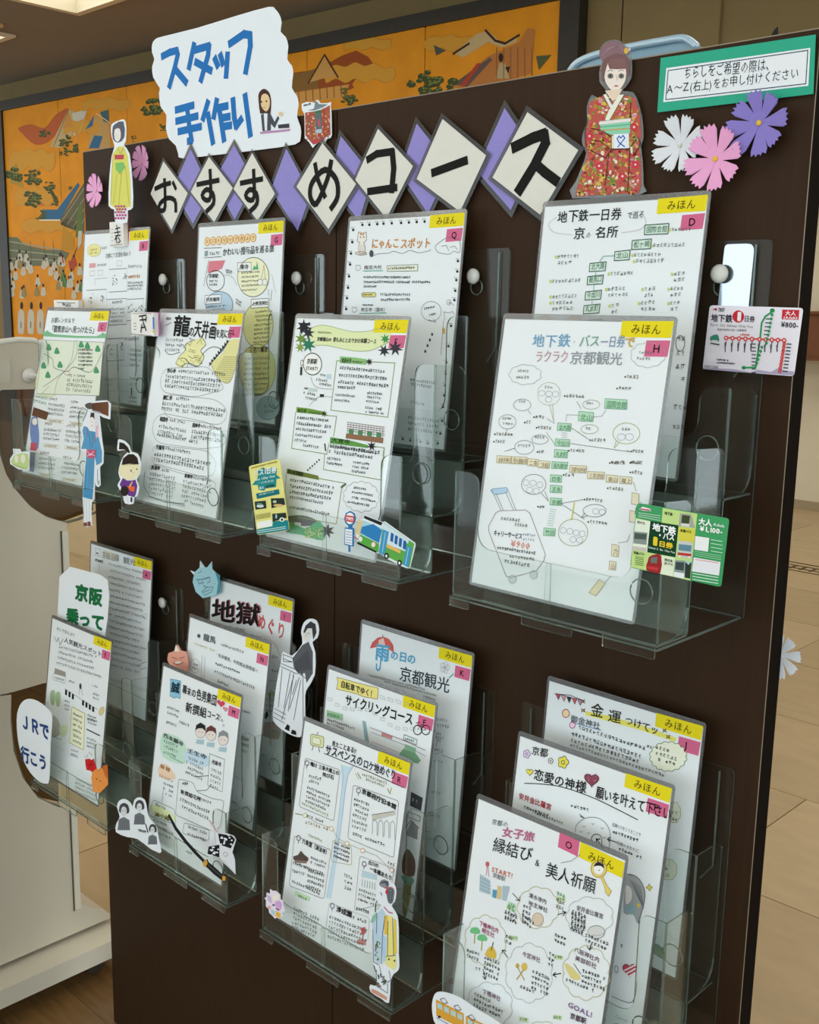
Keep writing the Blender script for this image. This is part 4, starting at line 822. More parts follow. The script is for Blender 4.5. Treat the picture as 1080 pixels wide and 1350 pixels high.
# ---- M
t, p = card(.503, .1122, -.8491, .1476, dict(TL=(215.9, 872.1), TR=(320.3, 916.7), br=(292, 1167)), 'M', 'laminated card lettered M with blue banner, red hearts and three little samurai heads')
p.z(150, 860, 3.97); q = [(302, 138), (355, 150), (352, 242), (330, 232), (325, 240), (300, 228)]; p.fill(q, '8fc4dc').line(q, '2f6a8a', .7, cl=True)
p.part = 'heading'; p.text('誠', 304, 202, 350, 212, 62, '14303c', .02, lv=5).text('幕末の', 362, 208, 432, 236, 48, K, .012).text('色男集団', 434, 240, 540, 278, 62, K, .012).text('新撰組', 378, 305, 488, 340, 58, K, .012).text('コース', 490, 335, 555, 358, 44, K, .012)
p.part = 'drawing'
def heart(x, y, s, col, sl=.3, ln=None):
    pts = []
    for i in range(24):
        t_ = 2 * math.pi * i / 24; a = 16 * math.sin(t_) ** 3 / 17; b = -(13 * math.cos(t_) - 5 * math.cos(2 * t_) - 2 * math.cos(3 * t_) - math.cos(4 * t_)) / 17
        pts.append((x + a * s, y + b * s + a * s * sl))
    p.fill(pts, col, 3)
    if ln: p.line(pts, ln, .6, 4, True)
heart(563, 268, 22, 'd0485a'); heart(586, 298, 13, 'd89aaa', .3, 'b8485a')
for x, y in ((558, 330), (568, 350), (575, 375)): p.line([(x, y), (x + 6, y + 8), (x, y + 14), (x - 5, y + 6)], K, .5, cl=True)
for x, y, c in ((458, 415, '26262a'), (512, 430, '6a3a3c'), (575, 455, '8a8e92')):
    p.ell(x, y, 26, 32, 'e6dcd4', '4a4a4a', .5).fill([(x - 27, y - 5), (x - 22, y - 35), (x, y - 48), (x + 24, y - 32), (x + 27, y - 2), (x + 10, y - 18), (x - 12, y - 18)], c, 4).ell(x - 9, y, 2, 3, K, n=6, lv=5).ell(x + 9, y + 3, 2, 3, K, n=6, lv=5).fill([(x - 20, y + 40), (x - 25, y + 62), (x + 15, y + 68), (x + 18, y + 42)], 'a9c4cc', 2)
p.fill([(262, 425), (370, 465), (378, 580), (262, 545)], 'c0e0cc', 1, 3).fill([(245, 590), (290, 590), (330, 660), (250, 650)], 'ecd0b4', 1, 3).fill([(218, 790), (310, 840), (330, 880), (215, 840)], 'e2ecb8', 1, 2).fill([(385, 510), (500, 545), (490, 600), (380, 570)], 'c4dcea', 1, 2)
for q in ([(505, 530), (582, 560), (570, 730), (495, 695)], rounded([(345, 660), (420, 680), (440, 730), (520, 765), (580, 775), (560, 915), (520, 935), (330, 850)], 15, 3), rounded([(375, 890), (505, 930), (500, 985), (365, 945)], 10, 3), rounded([(215, 770), (325, 820), (330, 900), (190, 850)], 12, 3)): p.line(q, '5a7a68', .7, cl=True)
p.line([(425, 650), (500, 645)], '2a2a2a', .8).line([(515, 690), (490, 720), (440, 725)], '2a2a2a', .8).line([(300, 545), (370, 580)], '2f6a4a', .8).line([(268, 700), (260, 780)], '3a3a3a', .6)
p.part = 'handwriting'; p.text('西本願寺', 265, 440, 370, 492, 26, K, .01).text('壬生寺', 388, 520, 490, 560, 26, K, .01).text('光縁寺', 515, 580, 565, 598, 26, K, .01)
p.scr(285, 290, 350, 320, 18, 2, 28).scr(345, 370, 410, 400, 20, 1).scr(280, 370, 345, 400, 20, 1).scr(268, 470, 345, 505, 20, 3, 28, 0, col='3a5a4a').scr(385, 555, 480, 595, 20, 4, 26, -2).scr(512, 620, 568, 645, 20, 4, 28, -2).text('島原 角屋', 250, 600, 300, 625, 24, 'a0602a', .01).scr(245, 650, 325, 685, 20, 1, col='b07a4a')
p.text('新撰組屯所', 355, 735, 460, 780, 26, K, .01).scr(365, 690, 400, 700, 22, 1, col=K, w=.7).scr(440, 770, 520, 800, 20, 1).scr(352, 775, 510, 850, 22, 2, 34, -2, w=.5).scr(395, 920, 500, 960, 20, 2, 36, -4, w=.5).text('油小路', 222, 850, 300, 880, 24, '6a6a1a', .02).scr(225, 800, 280, 825, 18, 1).scr(215, 880, 300, 920, 18, 2, 26).scr(240, 925, 320, 960, 18, 2, 26).scr(268, 690, 320, 712, 16, 3, 26).scr(385, 1010, 420, 1030, 18, 2, 36)
done(t, p)
# ---- K
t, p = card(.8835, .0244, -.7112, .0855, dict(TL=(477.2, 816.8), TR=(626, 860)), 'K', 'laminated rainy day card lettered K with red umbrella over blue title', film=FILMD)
p.z(420, 800, 4.909)
p.fill([(340, 272), (355, 235), (390, 205), (425, 200), (460, 215), (485, 250), (490, 300), (440, 265), (390, 262)], 'd9605a', 1).fill([(390, 262), (395, 220), (425, 202), (440, 265)], 'e9c8c4', 2).line([(340, 272), (355, 235), (390, 205), (425, 200), (460, 215), (485, 250), (490, 300)], 'a84040', .7).line([(420, 205), (422, 185)], '8a5a30', 1.2).line([(408, 340), (402, 400), (388, 412), (380, 398), (382, 372)], '5aa8d0', 2.4, sm=3)
p.part = 'heading'; p.text('雨', 368, 335, 462, 350, 115, '5aa8d0', .022).text('の日の', 468, 335, 630, 372, 66, '5aa8d0', .02).text('京都観光', 525, 468, 850, 552, 100, '26323c', .004)
p.part = 'drawing'
for i in range(5): a = i * 1.257; p.ell(820 + 16 * math.cos(a), 395 + 20 * math.sin(a), 14, 17, None, '9a8a9a', .4)
p.line([(848, 460), (872, 440), (870, 435)], '5fae9a', 1.5); p.part = 'handwriting'
p.scr(330, 450, 700, 545, 16, 1, col='8a8e92').scr(430, 490, 790, 590, 16, 1, col='8a8e92').scr(680, 585, 790, 620, 16, 1, col='8a8e92')
p.scr(770, 735, 850, 750, 22, 1, col='8a8e92').scr(770, 775, 855, 790, 26, 1, col='6a6e72').scr(770, 830, 800, 840, 24, 2, 40)
for y in (850, 930, 1000, 1200, 1350, 1500): p.scr(760 - (y - 850) * .08, y, 830 - (y - 850) * .08, y + 14, 22, 1, col='8a8e92')
p.line([(760, 800), (770, 870), (762, 900)], 'a09060', .8).line([(750, 950), (800, 940), (830, 1000)], '8a9a7a', .5)
done(t, p)
# ---- F
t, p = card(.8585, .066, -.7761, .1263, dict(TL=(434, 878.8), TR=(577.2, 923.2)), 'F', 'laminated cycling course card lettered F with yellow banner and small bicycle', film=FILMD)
p.z(420, 800, 4.909); q = [(128, 470), (250, 505), (390, 540), (385, 610), (300, 595), (250, 575), (125, 545), (135, 500)]; p.fill(q, 'ece088').line(q, '6a5a2a', .6, cl=True)
p.part = 'heading'; p.text('自転車でゆく！', 150, 530, 370, 600, 50, K, .012)
p.text('サイクリングコース', 178, 640, 608, 772, 78, '1a1c20', .016)
p.part = 'drawing'
for i in range(12): x, y = 70 + i * 48, 600 + i * 18 + 22 * math.sin(i * .9); q = [(x, y), (x + 26, y + 6), (x + 24, y + 22), (x - 2, y + 16)]; p.line(q, '9aa0a4', .45, cl=True)
for i in range(4): x, y = 400 + i * 52, 585 + i * 14; p.line([(x, y), (x + 30, y + 12), (x + 32, y + 30), (x, y + 18)], '9aa0a4', .45, cl=True)
for x in (640, 692): p.ell(x, 806, 26, 30, None, K, 1.2)
p.line([(640, 805), (665, 770), (692, 805), (660, 805), (665, 770)], '3a4a44', .8).line([(630, 762), (655, 758)], K, .9)
p.fill([(62, 678), (165, 705), (165, 748), (62, 722)], '9cc8a0').scr(68, 715, 155, 738, 24, 1, col='2a5a3a'); p.part = 'handwriting'
p.scr(65, 745, 270, 815, 20, 1).scr(62, 768, 180, 810, 20, 1).scr(60, 795, 190, 840, 20, 1, col=K); p.part = 'drawing'
p.line([(60, 795), (130, 835)], '5fa07c', .8).fill([(288, 745), (310, 752), (338, 915), (310, 905)], '8fb0b4').line([(340, 790), (550, 872), (690, 935)], '8a5a5a', .7).line([(345, 820), (545, 895), (690, 970)], '8a8a8a', .6).line([(345, 920), (350, 880), (520, 950)], 'b07a7a', .6).fill([(412, 820), (480, 845), (478, 865), (410, 842)], 'c88a86')
q = [(555, 835), (638, 868), (632, 900), (550, 868)]; p.line(q, '2a3a34', .7, cl=True).scr(560, 868, 628, 890, 20, 1, col='2a5a4a').fill([(560, 895), (630, 920), (625, 950), (555, 925)], '8fc0a0').fill([(520, 960), (550, 925), (625, 950), (660, 1000), (640, 1020), (530, 985)], '7fae8c', 1)
p.z(330, 800, 2.5)
p.fill([(530, 610), (568, 630), (562, 672), (526, 655)], '4a4d50').scr(532, 640, 560, 655, 16, 1, col='c8c8c8', lv=5).line([(522, 675), (560, 690), (558, 706), (520, 692)], K, .7, cl=True).fill([(515, 740), (530, 705), (552, 725), (550, 765), (512, 750)], '8a8d90').line([(512, 725), (530, 702), (556, 728)], K, 1.0)
p.fill([(500, 860), (505, 815), (520, 795), (542, 830), (540, 880), (510, 880)], '6a4a3a', 1, 3).fill([(498, 880), (530, 885), (540, 900), (525, 915), (505, 900)], '7aa890', 2, 2).fill([(505, 905), (532, 905), (515, 1010), (502, 1000)], '8f8348', 1, 2).line([(500, 1040), (560, 1060)], '4a6a4a', .9)
done(t, p)
# ---- R
t, p = card(.8558, .1087, -.844, .1625, dict(TL=(403.2, 944.8), TR=(543, 1000), bl=(372, 1216)), 'R', 'laminated card lettered R with a green television drawing and dense boxed notes on film locations')
p.z(350, 930, 4.355); q = rounded([(270, 168), (345, 182), (342, 248), (268, 232)], 12, 3); p.fill(q, 'd8dca8').line(q, '6a6a3a', .7, cl=True); q = rounded([(282, 185), (325, 194), (324, 232), (280, 222)], 8, 3); p.fill(q, 'e6ead0', 3).line(q, '6a6a3a', .5, 4, True); p.line([(285, 238), (278, 262)], K, 1.0).line([(315, 248), (320, 272)], K, 1.0).line([(305, 168), (312, 158)], K, .8)
p.part = 'heading'; p.text('見たことある!!', 388, 230, 525, 275, 36, K, .014).text('サスペンスの', 350, 275, 560, 345, 62, '3a3a48', .020).text('ロケ地めぐり', 562, 350, 745, 415, 58, '3a3a48', .018).line([(345, 278), (600, 378), (790, 462)], K, 1.0)
p.part = 'drawing'
p.fill([(440, 340), (480, 352), (510, 345), (478, 400), (462, 500), (450, 620), (430, 760), (415, 900), (385, 1120), (360, 1110), (395, 900), (420, 700), (445, 480)], 'c4dce8', 1).line([(440, 340), (455, 400), (440, 520), (420, 700), (395, 900), (360, 1115)], '8ab0c8', .5).line([(510, 345), (478, 400), (462, 500), (440, 700), (415, 900)], '8ab0c8', .5)
def rbox(q, c='6a6e70', w=.6, r=14): p.line(rounded(q, r, 3), c, w, cl=True)
rbox([(240, 308), (435, 372), (400, 668), (205, 590)]); rbox([(508, 455), (762, 540), (735, 868), (478, 765)]); rbox([(180, 760), (385, 835), (345, 1120), (150, 1050)]); rbox([(395, 775), (500, 815), (500, 920), (385, 900)], 'a89a5a'); rbox([(545, 865), (740, 930), (700, 1130), (515, 1180)], '8a8e90'); rbox([(375, 1140), (600, 1220), (590, 1350), (355, 1290)], 'b0b4b4')
for x, y in ((250, 338), (538, 487), (203, 772), (570, 910), (392, 1158)): p.ell(x, y, 11, 14, None, '5a4a6a', 1.1).line([(x, y + 14), (x - 2, y + 30)], '5a4a6a', .9)
p.line([(185, 630), (240, 640), (300, 680), (390, 710), (425, 770), (475, 795), (560, 830), (640, 860), (720, 940)], '9a8a6a', .5).line([(185, 632), (240, 642)], '9a9a5a', .9)
for x, y, c in ((240, 640, 'b0c070'), (388, 712, 'd09a5a'), (476, 795, 'c8b05a'), (563, 832, 'd08a5a'), (725, 940, 'd08a8a')): p.ell(x, y, 11, 12, 'f0f0e8', c, .8, 5)
p.fill([(612, 625), (740, 600), (745, 620), (615, 660)], 'c8c6bc', 2).line([(612, 625), (740, 600)], '4a4a4a', .7)
for i in range(4):
    x = 615 + i * 33; p.line([(x, 735 + i * 6), (x + 2, 665 + i * 2), (x + 14, 650 + i * 2), (x + 26, 668 + i * 2), (x + 27, 745 + i * 6)], '6a6a66', .6)
p.fill([(172, 880), (200, 870), (215, 845), (235, 868), (258, 885), (255, 905), (175, 900)], '5a4a44', 3).fill([(180, 900), (250, 905), (248, 918), (182, 915)], '8a7468', 3)
p.fill([(558, 945), (640, 970), (638, 1000), (555, 985)], 'bcd4dc', 2)
for i in range(6): p.line([(560 + i * 14, 1000 + i * 3), (558 + i * 14, 1040 + i * 3)], '7aa0a0', .8)
p.line([(520, 388), (540, 422)], 'c9b84a', 1.2).line([(532, 385), (552, 418)], '4a4a3a', 1.0).line([(700, 470), (715, 502)], '4a4a3a', 1.0).line([(722, 465), (712, 500)], 'c9b84a', 1.2)
p.fill([(550, 1280), (575, 1272), (578, 1310), (556, 1318)], 'd0605a', 2).line([(565, 1310), (560, 1348)], 'a8504a', 1.2).fill([(535, 1345), (580, 1350), (578, 1380), (530, 1370)], 'c88a80', 2).fill([(185, 1078), (268, 1112), (265, 1138), (182, 1105)], 'bfe0b8', 2)
p.part = 'handwriting'; p.text('鴨川 三条大橋上の', 268, 350, 428, 402, 28, K, .018).text('飛び石', 335, 408, 400, 428, 28, K, .018).text('京都府庁旧本館', 555, 500, 748, 590, 34, K, .022).text('六角堂（頂法寺）', 222, 798, 372, 868, 32, K, .016).text('白川の', 592, 908, 650, 928, 28, K, .016).text('一本橋あたり', 600, 945, 725, 1000, 32, K, .018).text('渉成園', 412, 1185, 500, 1222, 38, K, .02)
p.scr(260, 420, 330, 440, 22, 2, 28).scr(250, 485, 385, 540, 20, 4, 26, -3).scr(220, 580, 395, 655, 20, 1, col='8a9a4a').scr(555, 400, 700, 450, 20, 2, 26, 10, col='8a8a5a').scr(512, 545, 605, 580, 22, 4, 30, -3).scr(500, 670, 590, 700, 22, 2, 30).scr(505, 745, 690, 810, 24, 1).scr(250, 650, 360, 690, 20, 1).scr(240, 690, 380, 730, 26, 1, col='8a7a3a').scr(400, 800, 495, 835, 18, 4, 25, -1, col=K, w=.5)
p.scr(270, 890, 365, 925, 20, 2, 26).scr(170, 925, 360, 990, 20, 1, w=.6).scr(165, 970, 240, 990, 22, 1).scr(255, 965, 355, 1000, 22, 4, 30, -3, w=.5).scr(165, 1030, 340, 1110, 22, 1).scr(540, 1065, 640, 1100, 20, 3, 28, -3).scr(525, 1175, 600, 1200, 22, 1, w=.6).scr(455, 985, 505, 1005, 24, 3, 36, 2).scr(255, 760, 350, 800, 18, 1, col='9a9a7a').scr(190, 1110, 260, 1140, 20, 1, col='2a6a3a', w=.6)
p.scr(175, 1190, 320, 1250, 24, 5, 26, -3, col='5a5e62').scr(375, 1230, 590, 1310, 24, 5, 28, -3, col='5a5e62').scr(505, 1225, 590, 1260, 24, 1).scr(700, 905, 750, 925, 24, 1)
done(t, p)
# ---- J
t, p = card(1.2187, .0256, -.7106, .0822, dict(TL=(722.6, 890.2), TR=(932.2, 952.8)), 'J', 'laminated money luck card lettered J with bunting and yellow underlined title', film=FILMD)
p.z(680, 880, 4.154); p.line([(215, 145), (300, 152), (380, 185)], K, .7)
for i, c in enumerate(('c0506a', 'd8a0aa', '3a3a44', 'd0605a', 'c08ab0')): x, y = 222 + i * 30, 143 + i * 8; p.fill([(x, y), (x + 26, y + 5), (x + 14, y + 34)], c, 3).line([(x, y), (x + 26, y + 5), (x + 14, y + 34)], K, .6, 4, True)
p.fill([(385, 240), (520, 268), (700, 320), (880, 385), (875, 408), (690, 345), (510, 295), (385, 262)], 'e6e06c', 1)
for x, y in ((370, 186), (372, 235), (818, 345), (838, 380)): p.fill([(x - 13, y - 10), (x, y - 5), (x + 12, y - 12), (x + 6, y), (x + 14, y + 12), (x, y + 6), (x - 12, y + 12), (x - 6, y)], '4a3a2a', 3); p.ell(x, y, 4, 4, 'e0b050', lv=4, n=6)
p.part = 'heading'; p.text('金', 410, 258, 480, 272, 78, '2c2c22', .006).text('運', 505, 288, 582, 305, 78, '2c2c22', .006).text('つけてッ', 600, 305, 785, 370, 52, '2c2c22', .008).text('御金神社', 302, 292, 465, 338, 42, '3a4a5c', .004).line([(305, 300), (470, 345)], '6f8fb8', .8)
p.part = 'drawing'; p.ell(277, 252, 19, 22, 'efdcae', 'b84a5a', 1).ell(313, 316, 15, 17, 'f0d8e4', 'b85a8a', 1); p.cloud(838, 488, 98, 78, '7a8a5a', .7, 16, 'eceed8')
p.part = 'handwriting'; p.scr(345, 338, 725, 462, 26, 1, w=.5).scr(305, 372, 700, 505, 26, 1, w=.5).scr(303, 408, 765, 555, 26, 1, w=.5).scr(300, 432, 820, 605, 22, 1, w=.45, col='6a6e72').scr(768, 445, 860, 475, 24, 1, col=K).scr(768, 478, 920, 525, 24, 1, col=K).scr(780, 512, 915, 550, 24, 1, col=K).scr(720, 440, 760, 452, 20, 1)
p.z(780, 940, 3.293); p.part = 'drawing'; p.cloud(362, 432, 26, 44, '8a9a5a', .6, 8, 'e0e2cc').cloud(338, 680, 34, 44, '8a9a5a', .6, 8, 'e0e2cc').scr(350, 440, 380, 445, 20, 2, 28).scr(320, 680, 350, 690, 24, 2, 30).fill([(262, 1010), (290, 1005), (325, 1045), (320, 1072), (275, 1045)], '8fa88c', 2, 2).line([(262, 1010), (290, 1005), (325, 1045), (320, 1072), (275, 1045)], '4a4a4a', .6, cl=True)
done(t, p)
# ---- P
t, p = card(1.2094, .0675, -.7734, .1222, dict(TL=(685.2, 962.6), TR=(890.6, 1035.3)), 'P', 'laminated god of love card lettered P with a big dark red heart in its title', film=FILMD)
p.z(680, 880, 4.154)
def flower5(x, y, r, c, l='4a4a4a'):
    pts = []
    for i in range(40): a = 2 * math.pi * i / 40; rr = r * (.72 + .28 * abs(math.cos(2.5 * a))); pts.append((x + rr * math.cos(a), y + rr * 1.15 * math.sin(a)))
    p.fill(pts, c, 2).line(pts, l, .7, 3, True).ell(x, y, r * .3, r * .35, None, l, .6, 4)
flower5(67, 472, 20, 'e4d4ec', '7a5a8a'); flower5(197, 510, 14, 'f0f0ee'); flower5(265, 517, 30, 'e8de58')
def heart2(x, y, s, c, l, sl=.1):
    heart(x, y, s, c, sl, l)
heart2(83, 570, 20, 'e8de58', '4a4a3a'); heart2(420, 612, 42, '8c4858', '2a1a20')
for _ in range(26): p.ell(420 + rnd.uniform(-26, 26), 602 + rnd.uniform(-24, 26), 2.5, 2.5, 'c08090', lv=5, n=5)
p.part = 'heading'; p.text('京都', 92, 470, 180, 488, 52, K, .008).text('恋愛の神様', 102, 605, 388, 682, 66, K, .010).text('願いを叶えて下さい', 440, 705, 850, 830, 72, K, .010).line([(55, 632), (150, 636), (270, 655), (450, 720), (670, 830)], K, 1.0, sm=4).text('安井金比羅宮', 22, 712, 200, 778, 38, 'a82c38', .014)
p.part = 'handwriting'; p.scr(48, 770, 200, 825, 22, 1, w=.55).scr(305, 760, 415, 790, 22, 1).line([(355, 800), (378, 820), (358, 812)], K, .8)
p.z(590, 1030, 4.154); p.part = 'drawing'
p.line([(705, 275), (712, 235), (760, 198), (830, 198), (880, 240), (895, 300), (885, 370)], '7a7c7a', .7, sm=4).line([(790, 320), (798, 295), (820, 285), (845, 300), (850, 350)], '5a5c5a', .9, sm=4).line([(855, 360), (820, 312), (838, 312)], K, 1.2).line([(818, 310), (820, 330)], K, 1.2)
for x, y in ((750, 240), (800, 225), (850, 250), (735, 268), (775, 275), (862, 300)): p.line([(x - 6, y), (x, y + 8), (x + 8, y)], '7a7c7a', .5)
p.line([(930, 330), (880, 312), (895, 300)], K, .9).line([(880, 312), (890, 326)], K, .9)
p.part = 'handwriting'; p.text('石碑の穴をくぐることで', 905, 240, 1060, 300, 24, '4a4e50').text('石碑のまわりに', 930, 340, 1050, 388, 24, '4a4e50').scr(905, 280, 1075, 340, 22, 1, w=.5).scr(940, 372, 1070, 425, 22, 1, w=.5).scr(480, 175, 650, 240, 18, 1)
p.z(760, 1010, 3.97); p.part = 'drawing'
p.fill([(268, 560), (320, 575), (355, 630), (358, 700), (325, 815), (300, 770), (250, 760), (255, 640)], 'a5a8a8', 1, 3).line([(268, 560), (320, 575), (355, 630), (358, 700), (325, 815)], '4a4c4e', .8, sm=3).fill([(262, 620), (290, 640), (290, 690), (262, 715)], 'e6ded6', 2, 3).fill([(250, 745), (290, 705), (312, 770)], '8fb0b8', 3).ell(328, 722, 9, 11, 'd8c850')
for i in range(7): p.line([(285 + i * 9, 590 + i * 5), (330 + i * 4, 690 + i * 8)], '6c6e70', .6)
p.fill([(382, 610), (388, 622), (400, 628), (390, 636), (386, 648), (378, 636), (366, 630), (377, 622)], 'd8cc50', 2).line([(382, 610), (388, 622), (400, 628), (390, 636), (386, 648), (378, 636), (366, 630), (377, 622)], '7a6a2a', .5, cl=True)
heart2(282, 1055, 40, 'c0485a', '3a2a2a', .0)
for i in range(3): p.line([(255 + i * 6, 1060 + i * 18), (312, 1030 + i * 20)], 'f0e4e4', 1.6, 5)
p.ell(212, 1053, 9, 18, None, '5a5a5a', .7).line([(318, 1120), (310, 1190), (280, 1228), (190, 1195)], '8a8c8c', 1.0, sm=4)
p.part = 'handwriting'; p.text('Center', 205, 1305, 272, 1330, 28, '8a8c8c').scr(232, 940, 245, 945, 24, 1); p.part = 'drawing'; p.ell(210, 1350, 25, 14, '5a5c5c')
done(t, p)
# ---- O
t, p = card(1.1832, .1109, -.8499, .1557, dict(TL=(630, 1045), TR=(829.5, 1128.6)), 'O', 'laminated card lettered O at bottom right, with cloud-shaped stops joined by arrows', orow=True, film=FILM)
p.z(590, 1030, 4.154); p.part = 'heading'; p.text('京都の', 245, 232, 335, 250, 36, '4a4c50').text('女子旅', 300, 295, 480, 325, 58, 'b8688a', .02).text('縁結び', 248, 375, 465, 438, 88, '26282c', .003).text('&', 480, 460, 522, 468, 55, '26282c').text('美人祈願', 538, 510, 812, 610, 92, '26282c', .003).text('START!', 245, 492, 360, 530, 38, 'c8604a', .01).text('京都駅', 250, 520, 320, 548, 30, '3a3c40')
p.part = 'drawing'; p.fill([(182, 505), (235, 540), (240, 620), (178, 600)], 'b8ccd4', 2)
for i in range(6): p.line([(186 + i * 9, 510 + i * 6), (182 + i * 9, 602 + i * 3)], '6a8a98', .5)
for i in range(4): p.line([(182, 525 + i * 20), (240, 555 + i * 18)], '6a8a98', .5)
p.line([(215, 515), (224, 440), (230, 520)], 'c0707a', .7).ell(222, 452, 11, 14, 'c8606e').fill([(252, 590), (275, 595), (270, 640), (248, 632)], '5a9ab8', 3).fill([(278, 570), (300, 575), (296, 645), (274, 640)], 'd8c08a', 3).fill([(305, 570), (345, 575), (325, 655), (302, 648)], 'a8bcc8', 2)
p.line([(360, 612), (398, 652), (378, 648)], K, .9).line([(398, 652), (400, 632)], K, .9).line([(608, 728), (652, 715), (635, 735)], K, .9).line([(652, 715), (632, 708)], K, .9)
p.cloud(500, 690, 110, 110, 'b9b080', .7, 9).cloud(782, 740, 125, 105, 'a8aaa8', .6, 9)
p.ell(832, 478, 42, 46, 'e8dc90', 'c8a83a', 1.4).ell(832, 478, 30, 34, 'f0f0ec', 'c8a83a', .6, 4).fill([(850, 518), (880, 575), (900, 600), (885, 628), (868, 605), (862, 570), (840, 522)], 'e4d070', 3).line([(850, 518), (880, 575), (900, 600), (885, 628), (868, 605), (862, 570), (840, 522)], 'b89a3a', .6, 4, True).fill([(805, 465), (815, 445), (835, 440), (858, 455), (862, 475), (845, 462), (825, 460)], '26262a', 6).ell(835, 485, 3, 4, K, lv=6, n=6)
p.ell(498, 755, 30, 36, 'd8c8b0', 'a08a6a', .6)
p.part = 'handwriting'; p.text('清水寺内', 448, 630, 545, 672, 30, '4a4048', .004).text('地主神社', 445, 672, 552, 718, 30, '4a4048', .004).scr(415, 690, 465, 708, 22, 4, 28, -2).text('安井金比羅宮', 708, 700, 855, 752, 32, '5a4c58', .004).scr(680, 730, 770, 765, 22, 4, 28, -2, w=.5).scr(600, 622, 655, 640, 26, 1, col='7aa880', w=.7).scr(595, 660, 650, 680, 22, 2, 30).line([(625, 445), (680, 435), (730, 400)], '9a8aa0', .7)
p.fill([(335, 655), (375, 670), (378, 718), (335, 700)], 'b8dcb8', 1).scr(335, 680, 375, 692, 22, 2, 26, col='5a8a5a').scr(315, 720, 385, 745, 24, 2, 30)
p.z(560, 1180, 3.724); p.part = 'drawing'
p.cloud(300, 220, 98, 118, 'b8b088', .7, 10).cloud(515, 380, 112, 140, 'a9aaa6', .6, 10).cloud(795, 380, 112, 128, 'b8b488', .7, 10).cloud(320, 540, 110, 110, 'a9aaa6', .6, 9).cloud(580, 700, 90, 80, 'b8c4a0', .7, 8)
p.line([(820, 240), (812, 268), (800, 250)], K, 1.0).line([(812, 268), (826, 252)], K, 1.0).line([(672, 382), (632, 390), (645, 378)], K, 1.0).line([(632, 390), (648, 400)], K, 1.0).line([(410, 305), (385, 268), (402, 272)], K, 1.1).line([(385, 268), (382, 285)], K, 1.1).line([(290, 362), (300, 412), (288, 398)], K, 1.0).line([(300, 412), (306, 395)], K, 1.0)
for x, y in ((250, 175), (285, 210)): p.fill([(x - 22, y + 8), (x - 18, y - 15), (x + 10, y - 18), (x + 25, y), (x + 18, y + 14)], '6fbf84', 2, 3).line([(x, y + 12), (x - 4, y + 60)], 'b0a050', 1.4)
p.ell(845, 180, 42, 32, 'd5d5d2', '7a7a7a', .6).ell(848, 182, 16, 14, '6a6a6a').fill([(690, 345), (705, 335), (765, 395), (755, 415), (720, 405)], 'dccf88', 2, 2).line([(735, 335), (768, 385)], '5a5a5a', .9)
p.ell(458, 345, 9, 12, 'c8a84a').line([(458, 350), (492, 415)], 'b0943a', 1.1).ell(492, 350, 15, 20, 'd8bc60').line([(488, 365), (455, 412)], 'b0943a', 1.1).fill([(300, 285), (325, 250), (350, 270), (352, 310), (310, 300)], 'd8b84a', 3, 2).line([(340, 230), (330, 270), (350, 300)], '4a3a2a', 1.1)
for x, y in ((428, 60), (440, 210), (660, 305), (490, 610), (655, 600), (672, 20)): p.fill([(x - 22, y - 16), (x + 22, y - 8), (x + 20, y + 14), (x - 24, y + 6)], 'c8dcb4', 1).scr(x - 20, y + 2, x + 20, y + 8, 16, 1, col='6a8a5a')
p.part = 'handwriting'; p.text('今宮神社', 480, 295, 570, 330, 30, '7a5a6a', .004).text('八坂神社内', 735, 275, 860, 330, 30, '6a4a5a', .004).text('美御前社', 740, 315, 845, 360, 30, '6a4a5a', .004).text('下鴨神社内', 270, 145, 365, 185, 28, 'a04a6a', .01).text('相生社', 282, 178, 345, 208, 28, 'a04a6a', .01).text('下鴨神社', 285, 480, 375, 520, 30, '7a5a6a', .004).text('京都駅', 715, 600, 795, 630, 34, '5a4a5a', .02).text('GOAL!', 705, 545, 825, 600, 36, '8a6a9a', .02)
for a in ((530, 380, 620, 420, 4), (775, 375, 895, 420, 3), (470, 455, 560, 490, 1), (295, 310, 375, 345, 4), (245, 490, 330, 530, 3), (695, 420, 840, 480, 1), (640, 200, 700, 225, 2), (395, 90, 460, 120, 2), (210, 275, 275, 300, 2), (250, 365, 280, 375, 1), (400, 205, 440, 225, 2), (610, 290, 645, 305, 3), (725, 85, 800, 115, 4), (790, 200, 905, 250, 2), (320, 550, 395, 585, 2), (480, 100, 540, 150, 2)): p.scr(*a[:4], 20, a[4], 26, -2, w=.48)
done(t, p)
